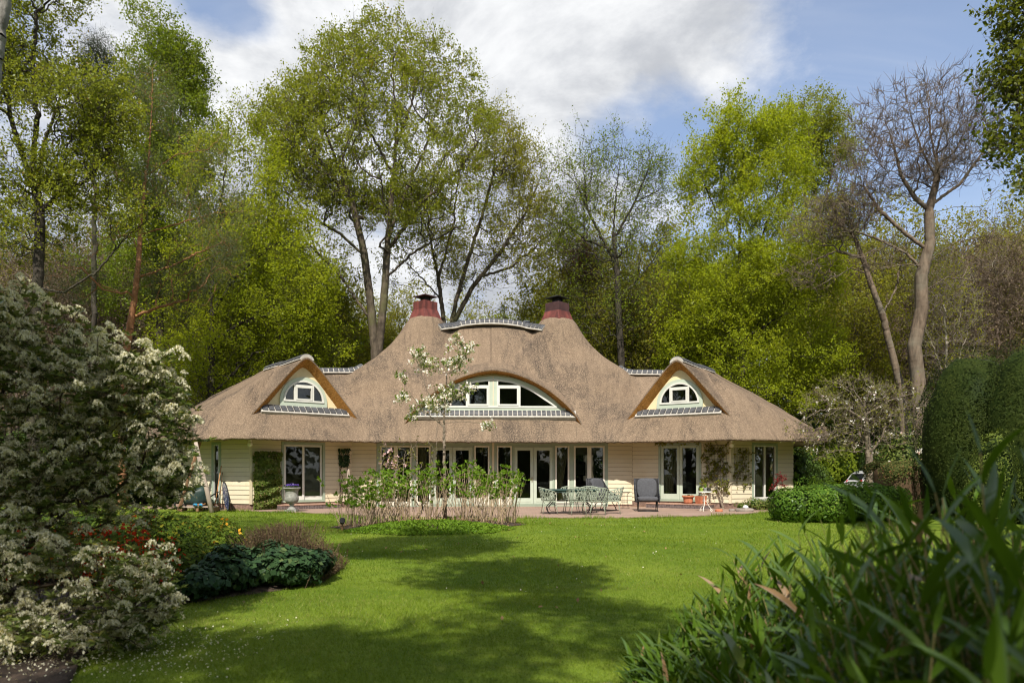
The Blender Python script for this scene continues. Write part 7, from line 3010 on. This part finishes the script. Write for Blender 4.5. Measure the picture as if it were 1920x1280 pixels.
# wheelbarrow under a dark green sheet
p = on_patio(368, 25.0)
t_ = thing('covered_wheelbarrow', 'wheelbarrow heaped under a dark green sheet at the left end', 'wheelbarrow', p, R(15))
mb = MB()
cushion(mb, (0, 0, .48), .42, .34, .30, None, 12, .6)
rr = random.Random(3)
mb.v = [(x * (1 + .10 * math.sin(z * 17 + y * 9)), y * (1 + .1 * math.sin(x * 13)), z * (1 + .06 * math.sin(x * 11 + y * 7))) for x, y, z in mb.v]
mb.build('sheet', 'dark_green_tarp', t_)
mb = MB()
for sy in (-1, 1):
    mb.tube([(-.45, sy * .12, .18), (.1, sy * .22, .24), (.72, sy * .27, .62)], .016, 6)
    mb.tube([(.25, sy * .22, .28), (.30, sy * .24, 0)], .014, 6)
mb.build('handles', 'dark_metal', t_)
mb = MB()
mb.tube([(-.5 + .17 * math.cos(t), 0, .18 + .15 * math.sin(t)) for t in np.arange(20) * 2 * math.pi / 20], .035, 8, closed=True)
mb.build('wheel', 'tyre', t_)
p = on_patio(374, 24.5)
t_ = thing('low_pallet', 'low wooden pallet on the ground at the left wing', 'pallet', p, R(8))
for k in range(3):
    mb = MB()
    mb.box(-.55, .55, -.28 + k * .2, -.12 + k * .2, .12, .145)
    mb.build('slat', 'weathered_log', t_)
mb = MB()
for x in (-.5, 0, .5):
    mb.box(x - .04, x + .04, -.28, .28, 0, .12)
mb.build('bearers', 'brown_beam', t_)
for lab, px, rz, h in (('blue hand trowel lying on the pallet', 366, .5, 1), ('bright cyan watering scoop on the pallet', 377, -.6, 1)):
    q = on_patio(px, 24.4)
    t_ = thing('hand_trowel' if 'trowel' in lab else 'watering_scoop', lab, 'tool', (q[0], q[1], PZ0 + .147), rz)
    mb = MB()
    cushion(mb, (0, 0, .05), .07, .045, .05, None, 8, .8)
    mb.build('blade', 'cyan_plastic', t_)
    mb = MB()
    mb.tube([(.05, 0, .06), (.22, .01, .10)], .013, 8)
    mb.build('handle', 'orange_handle', t_)
# little wooden obelisk at the corner behind the hydrangeas
p = h2w(*pf_l(3.3, 0, .55))
t_ = thing('plant_obelisk', 'pale pointed wooden obelisk in the left wall corner', 'plant support', (p[0], p[1], PZ0))
for k in range(4):
    a = k * math.pi / 2 + .4
    mb = MB()
    mb.tube([(.17 * math.cos(a), .17 * math.sin(a), 0), (0.01 * math.cos(a), 0.01 * math.sin(a), 1.42)], .014, 6)
    mb.build('leg', 'weathered_log', t_)
mb = MB()
for z in (.4, .8):
    f = .17 * (1 - z / 1.5)
    mb.tube([(f * math.cos(k * math.pi / 2 + .4), f * math.sin(k * math.pi / 2 + .4), z) for k in range(4)], .009, 5, closed=True)
mb.build('rings', 'weathered_log', t_)
# brick edging along the foot of the left end wall is part of the house plinth

# ================================================================== parked car behind the hedges
Y = 37.5
p = wp(1664, 885, Y)
car = thing('parked_car', 'silver hatchback parked behind the hedges at the right', 'car', (p[0], p[1], -.08), R(8))
prof = [(-1.95, .35), (-2.0, .62), (-1.93, .86), (-1.80, .95), (-1.55, 1.30), (-1.30, 1.44), (-.6, 1.50), (.25, 1.46), (.62, 1.36), (1.12, .98), (1.75, .84), (1.98, .66), (2.0, .38), (1.7, .30), (-1.7, .30)]
mb = MB()
secs = []
for yy in (-.82, -.80, -.72, -.5, 0, .5, .72, .80, .82):
    row = []
    for x, z in prof:
        top = max(0, (z - .9) / .6)
        yk = yy * (1 - .17 * top)
        sc_ = 1.0 if abs(yy) < .75 else (.985 if abs(yy) < .81 else .96)
        row.append((x * sc_, yk, .3 + (z - .3) * (sc_ if z > .5 else 1)))
    secs.append(row)
n_ = len(prof)
vs = [v for row in secs for v in row]
fs = []
for i in range(len(secs) - 1):
    for j in range(n_):
        j2 = (j + 1) % n_
        fs.append((i * n_ + j, i * n_ + j2, (i + 1) * n_ + j2, (i + 1) * n_ + j))
fs.append(list(range(n_)))
fs.append([(len(secs) - 1) * n_ + j for j in range(n_)][::-1])
mb.add(vs, fs, True)
mb.build('body', 'car_paint', car)
simple('car_glass', (0.015, 0.018, 0.02), 0.06, bump=0, spec=0.9)
for sy in (-1, 1):
    for poly_ in ([(-1.50, .98), (-1.30, 1.33), (-.95, 1.38), (-.85, .98)], [(-.78, .98), (-.82, 1.38), (-.1, 1.38), (-.08, .98)], [(0, .98), (-.02, 1.38), (.28, 1.36), (.85, .98)]):
        mb = MB()
        mb.prism(poly_, lambda a, b, d: (a, sy * (.82 * (1 - .17 * max(0, (b - .9) / .6)) + d), b), -.01, .006)
        mb.build('side_window', 'car_glass', car)
    for x in (-1.25, 1.25):
        mb = MB()
        mb.tube([(x + .29 * math.cos(t), sy * .74, .31 + .27 * math.sin(t)) for t in np.arange(24) * 2 * math.pi / 24], .06, 8, closed=True)
        wl = mb.build('wheel', 'tyre', car)
        mb = MB()
        mb.prism([(.22 * math.cos(t), .22 * math.sin(t)) for t in np.arange(20) * 2 * math.pi / 20], lambda a, b, d: (x + a, sy * (.76 + d), .31 + b), 0, .04)
        mb.build('rim', 'alloy', wl)
    mb = MB()
    mb.hexa([(-1.95, sy * .56, .80), (-1.85, sy * .74, .80), (-1.80, sy * .74, .80), (-1.85, sy * .56, .80), (-1.86, sy * .56, 1.0), (-1.75, sy * .70, 1.0), (-1.70, sy * .70, 1.0), (-1.75, sy * .56, 1.0)])
    mb.build('tail_lamp', 'tail_lamp', car)
    mb = MB()
    cushion(mb, (.72, sy * .90, 1.0), .06, .09, .07, None, 6, .8)
    mb.build('mirror', 'car_paint', car)
mb = MB()
mb.hexa([(-1.775, -.58, 1.0), (-1.775, .58, 1.0), (-1.755, .58, 1.0), (-1.755, -.58, 1.0), (-1.56, -.52, 1.31), (-1.56, .52, 1.31), (-1.54, .52, 1.31), (-1.54, -.52, 1.31)])
mb.build('rear_window', 'car_glass', car)

# ================================================================== bamboo in the right foreground
r = np.random.default_rng(120)
bam = thing('bamboo_clump', 'dense low bamboo with long dark leaves filling the right foreground', 'bamboo', (1.9, 2.8, -.02))


def leaf_blade(L, wd, curl, seed):
    rr_ = np.random.default_rng(seed)
    k = 7
    t = np.linspace(0, 1, k)
    wv = wd * np.array([.25, .8, 1.0, .92, .70, .38, .03])
    tw = rr_.normal(0, .4)
    a = np.cumsum(np.full(k, curl / k))
    x = np.concatenate([[0], np.cumsum(np.cos(a[:-1]))]) * L / (k - 1)
    z = -np.concatenate([[0], np.cumsum(np.sin(a[:-1]))]) * L / (k - 1)
    rot = tw * t
    Vv = []
    for i in range(k):
        c, s_ = math.cos(rot[i]), math.sin(rot[i])
        for sgn, lift in ((-1, .12), (0, 0), (1, .12)):
            Vv.append((x[i], sgn * wv[i] * .5 * c, z[i] + sgn * wv[i] * .5 * s_ + lift * wv[i]))
    Qv = []
    for i in range(k - 1):
        for j in range(2):
            Qv.append((i * 3 + j, i * 3 + j + 1, (i + 1) * 3 + j + 1, (i + 1) * 3 + j))
    return np.array(Vv), np.array(Qv)


blades = [leaf_blade(L_, w_, c_, 130 + i) for i, (L_, w_, c_) in enumerate(((.17, .023, .2), (.21, .027, .5), (.15, .020, .1), (.24, .031, .9), (.19, .024, .4), (.12, .017, .1)))]
bmesh_ = []
for i, (Vv, Qv) in enumerate(blades):
    for mt, lo, hi in (('bamboo_leaf', 0, .4), ('bamboo_leaf', .4, .85), ('bamboo_dry', 0, 1)):
        me = npmesh('leaf', Vv, Qv, rnd=np.full(len(Vv), r.uniform(lo, hi)), smooth=True)
        me.materials.append(M[mt])
        bmesh_.append(me)
culm = [[], [], [], []]
LV = []
nc = 0
while nc < 1250:
    y = r.uniform(1.15, 4.7)
    xe = .36 + .085 * y + .05 * math.sin(y * 5)
    e = r.exponential(.75)
    x = xe + e
    if x > 4.2 or x > y * .80 + .4:
        continue
    h = (.05 + 1.15 * (1 - math.exp(-(e / .8) ** 1.25)) + .45 * min(1, max(0, (3.4 - y) / 1.4)) * min(1, (e / .8) ** 2)) * r.uniform(.70, 1.08)
    if y < 1.9:
        h = min(h, r.uniform(.80, 1.24) + (.25 if e > .6 else 0))
    base_ = np.array([x, y, float(gz(x, y)) - .02])
    lean = np.array([r.normal(-.06, .12), r.normal(0, .10), 1.0])
    if e < .25:
        lean[0] -= .25
    k = 5
    p = base_
    d = lean
    nodes = [p]
    for i in range(k):
        q = p + d / np.linalg.norm(d) * h / k
        culm[0].append(p)
        culm[1].append(q)
        rr0 = .0048 * (1 - .12 * i)
        culm[2].append(rr0)
        culm[3].append(rr0 * .88)
        p = q
        d = d + np.array([r.normal(0, .08), r.normal(0, .08), 0])
        nodes.append(p)
    nl_ = int(r.integers(7, 12))
    a0 = r.uniform(0, 6.28)
    for i in range(nl_):
        f = 1 - (i / nl_) * .62
        fi = f * k
        i0 = min(k - 1, int(fi))
        q = nodes[i0] * (1 - (fi - i0)) + nodes[i0 + 1] * (fi - i0)
        a = a0 + i * 2.4 + r.normal(0, .5)
        el = r.uniform(.25, 1.2) if i > 1 else r.uniform(.8, 1.35)
        LV.append((q, a, el, r.normal(0, .5), r.uniform(.75, 1.2) * (1.12 if y < 2 else 1.0), int(r.integers(0, 6)), r.uniform()))
    nc += 1
tv, tq = seg_tubes(*[np.array(c_) for c_ in culm], 5)
o = link('culms', npmesh('culms', tv - np.array(bam.location), tq, smooth=True), bam, 'culm')
o['kind'] = 'stuff'


def euler_mat(a, el, roll):
    return (Matrix.Rotation(a, 3, 'Z') @ Matrix.Rotation(-el, 3, 'Y') @ Matrix.Rotation(roll, 3, 'X'))


# largest leaves in the picture as parts, the rest joined
scr = []
for (q, a, el, ro, s_, kind, cr_) in LV:
    px_ = CX + F * q[0] / q[1]
    py_ = HY - F * (q[2] - EYE) / q[1]
    vis = (px_ < 1960) and (py_ < 1300)
    scr.append(s_ / q[1] if vis else 0)
order = np.argsort(scr)[::-1]
rest = [[], [], []]
for n_, i in enumerate(order):
    q, a, el, ro, s_, kind, cr_ = LV[i]
    mt = 2 if cr_ > (.965 if q[1] > 2.2 else .99) else (1 if cr_ > .5 else 0)
    if n_ < 290:
        o = link('leaf', bmesh_[kind * 3 + mt], bam)
        o.location = Vector(q) - bam.location
        o.rotation_euler = euler_mat(a, el, ro).to_euler()
        o.scale = (s_, s_, s_)
    else:
        Vv, Qv = blades[kind]
        mm_ = np.array(euler_mat(a, el, ro))
        rest[mt].append((Vv @ mm_.T * s_ + q - np.array(bam.location), Qv, np.full(len(Vv), cr_)))
for lst, mt, nm in ((rest[0] + rest[1], 'bamboo_leaf', 'leaves'), (rest[2], 'bamboo_dry', 'dry_leaves')):
    V, Q = merge([(v, q) for v, q, _ in lst])
    o = link(nm, npmesh(nm, V, Q, rnd=np.concatenate([x[2] for x in lst]), smooth=True), bam, mt)
    o['kind'] = 'stuff'

# ================================================================== grass blades on the lawn, denser near the camera
r = np.random.default_rng(140)
PT = []
for y0, y1, dens, hh, wd in ((3.6, 6.0, 5200, .032, .0045), (6.0, 9.0, 2900, .034, .006), (9.0, 13.0, 1400, .036, .009), (13.0, 18.0, 620, .038, .014), (18.0, 24.5, 300, .042, .020)):
    xa, xb = -.64 * y1 - .3, .42 * y1 + .6
    n = int((xb - xa) * (y1 - y0) * dens)
    x = r.uniform(xa, xb, n)
    y = r.uniform(y0, y1, n)
    ok = (x > -.68 * y - .2) & (x < .5 * y + .6) & ~inpoly(x, y, poly) & ~inpoly(x, y, PATIO)
    ok &= ~((((x + 1.95) / 2.2) ** 2 + ((y - 17.15) / 1.3) ** 2) < 1)
    ok &= ~((x > .5 + .085 * y) & (y < 4.7))
    x, y = x[ok], y[ok]
    n = len(x)
    a = r.uniform(0, 6.28, n)
    h = hh * r.uniform(.5, 1.25, n) * (1 + .25 * np.sin(x * 2.1 + y) * np.sin(y * 1.7))
    w2 = wd * r.uniform(.6, 1.2, n) * .5
    lean = r.normal(0, .55, (n, 2)) * h[:, None]
    z = gz(x, y) - .004
    b1 = np.stack([x - np.cos(a) * w2, y - np.sin(a) * w2, z], -1)
    b2 = np.stack([x + np.cos(a) * w2, y + np.sin(a) * w2, z], -1)
    t3 = np.stack([x + lean[:, 0], y + lean[:, 1], z + h], -1)
    PT.append((np.stack([b1, b2, t3], 1).reshape(-1, 3), np.repeat(np.clip(r.normal(.45, .22, n) + .12 * np.sin(x * .9) * np.sin(y * .8), 0, 1), 3)))
V = np.concatenate([q[0] for q in PT])
rn = np.concatenate([q[1] for q in PT])
rn = np.clip(rn + .22 * np.sin(V[:, 0] * .55 + 1.3 * np.sin(V[:, 1] * .4)) * np.sin(V[:, 1] * .62 + .8) + .10 * np.sin(V[:, 1] * 5.2), 0, 1)
tag(link('grass', npmesh('grass', V, np.arange(len(V)).reshape(-1, 3), rnd=rn), None, 'grass_blade'), 'short mown lawn grass', None, None, 'stuff')
print('grass tris', len(V) // 3)
# longer tufts along the terrace edge
edge_ = resample(PATIO[1:16], .02)[0]
n = len(edge_) * 4
k = r.integers(0, len(edge_), n)
x = edge_[k, 0] + r.normal(0, .05, n)
y = edge_[k, 1] - .06 + r.normal(0, .05, n)
h = .07 * r.uniform(.4, 1.5, n) * (1 + .5 * np.sin(x * 3.3))
a = r.uniform(0, 6.28, n)
b1 = np.stack([x - np.cos(a) * .008, y - np.sin(a) * .008, gz(x, y)], -1)
b2 = np.stack([x + np.cos(a) * .008, y + np.sin(a) * .008, gz(x, y)], -1)
t3 = np.stack([x + r.normal(0, .03, n), y + r.normal(0, .03, n), gz(x, y) + h], -1)
tag(link('edge_grass', npmesh('edge_grass', np.stack([b1, b2, t3], 1).reshape(-1, 3), np.arange(3 * n).reshape(-1, 3), rnd=np.repeat(r.uniform(0, .8, n), 3)), None, 'grass_blade'), 'longer grass along the terrace edge', None, None, 'stuff')
# daisies and a few fallen leaves
n = 150
x = r.uniform(-3.5, 4.5, n)
y = r.uniform(8, 20, n)
cl = np.sin(x * 1.3 + 1) * np.sin(y * .9) > -.1
x, y = x[cl], y[cl]
V, Q, rn = leaf_quads(np.stack([x, y, gz(x, y) + .04], -1), .02, r, 1.0, 4.0, 0)
tag(link('daisies', npmesh('daisies', V, Q, rnd=rn), None, 'blossom'), 'tiny white daisies sprinkled over the sunny lawn', None, None, 'stuff')
n = 60
x = r.uniform(-3, 4, n)
y = r.uniform(5, 19, n)
V, Q, rn = leaf_quads(np.stack([x, y, gz(x, y) + .035], -1), .06, r, .6, 3.0, 0)
tag(link('fallen_leaves', npmesh('fallen_leaves', V, Q, rnd=rn), None, 'dry_leaf'), 'few dry brown leaves lying on the lawn', None, None, 'stuff')
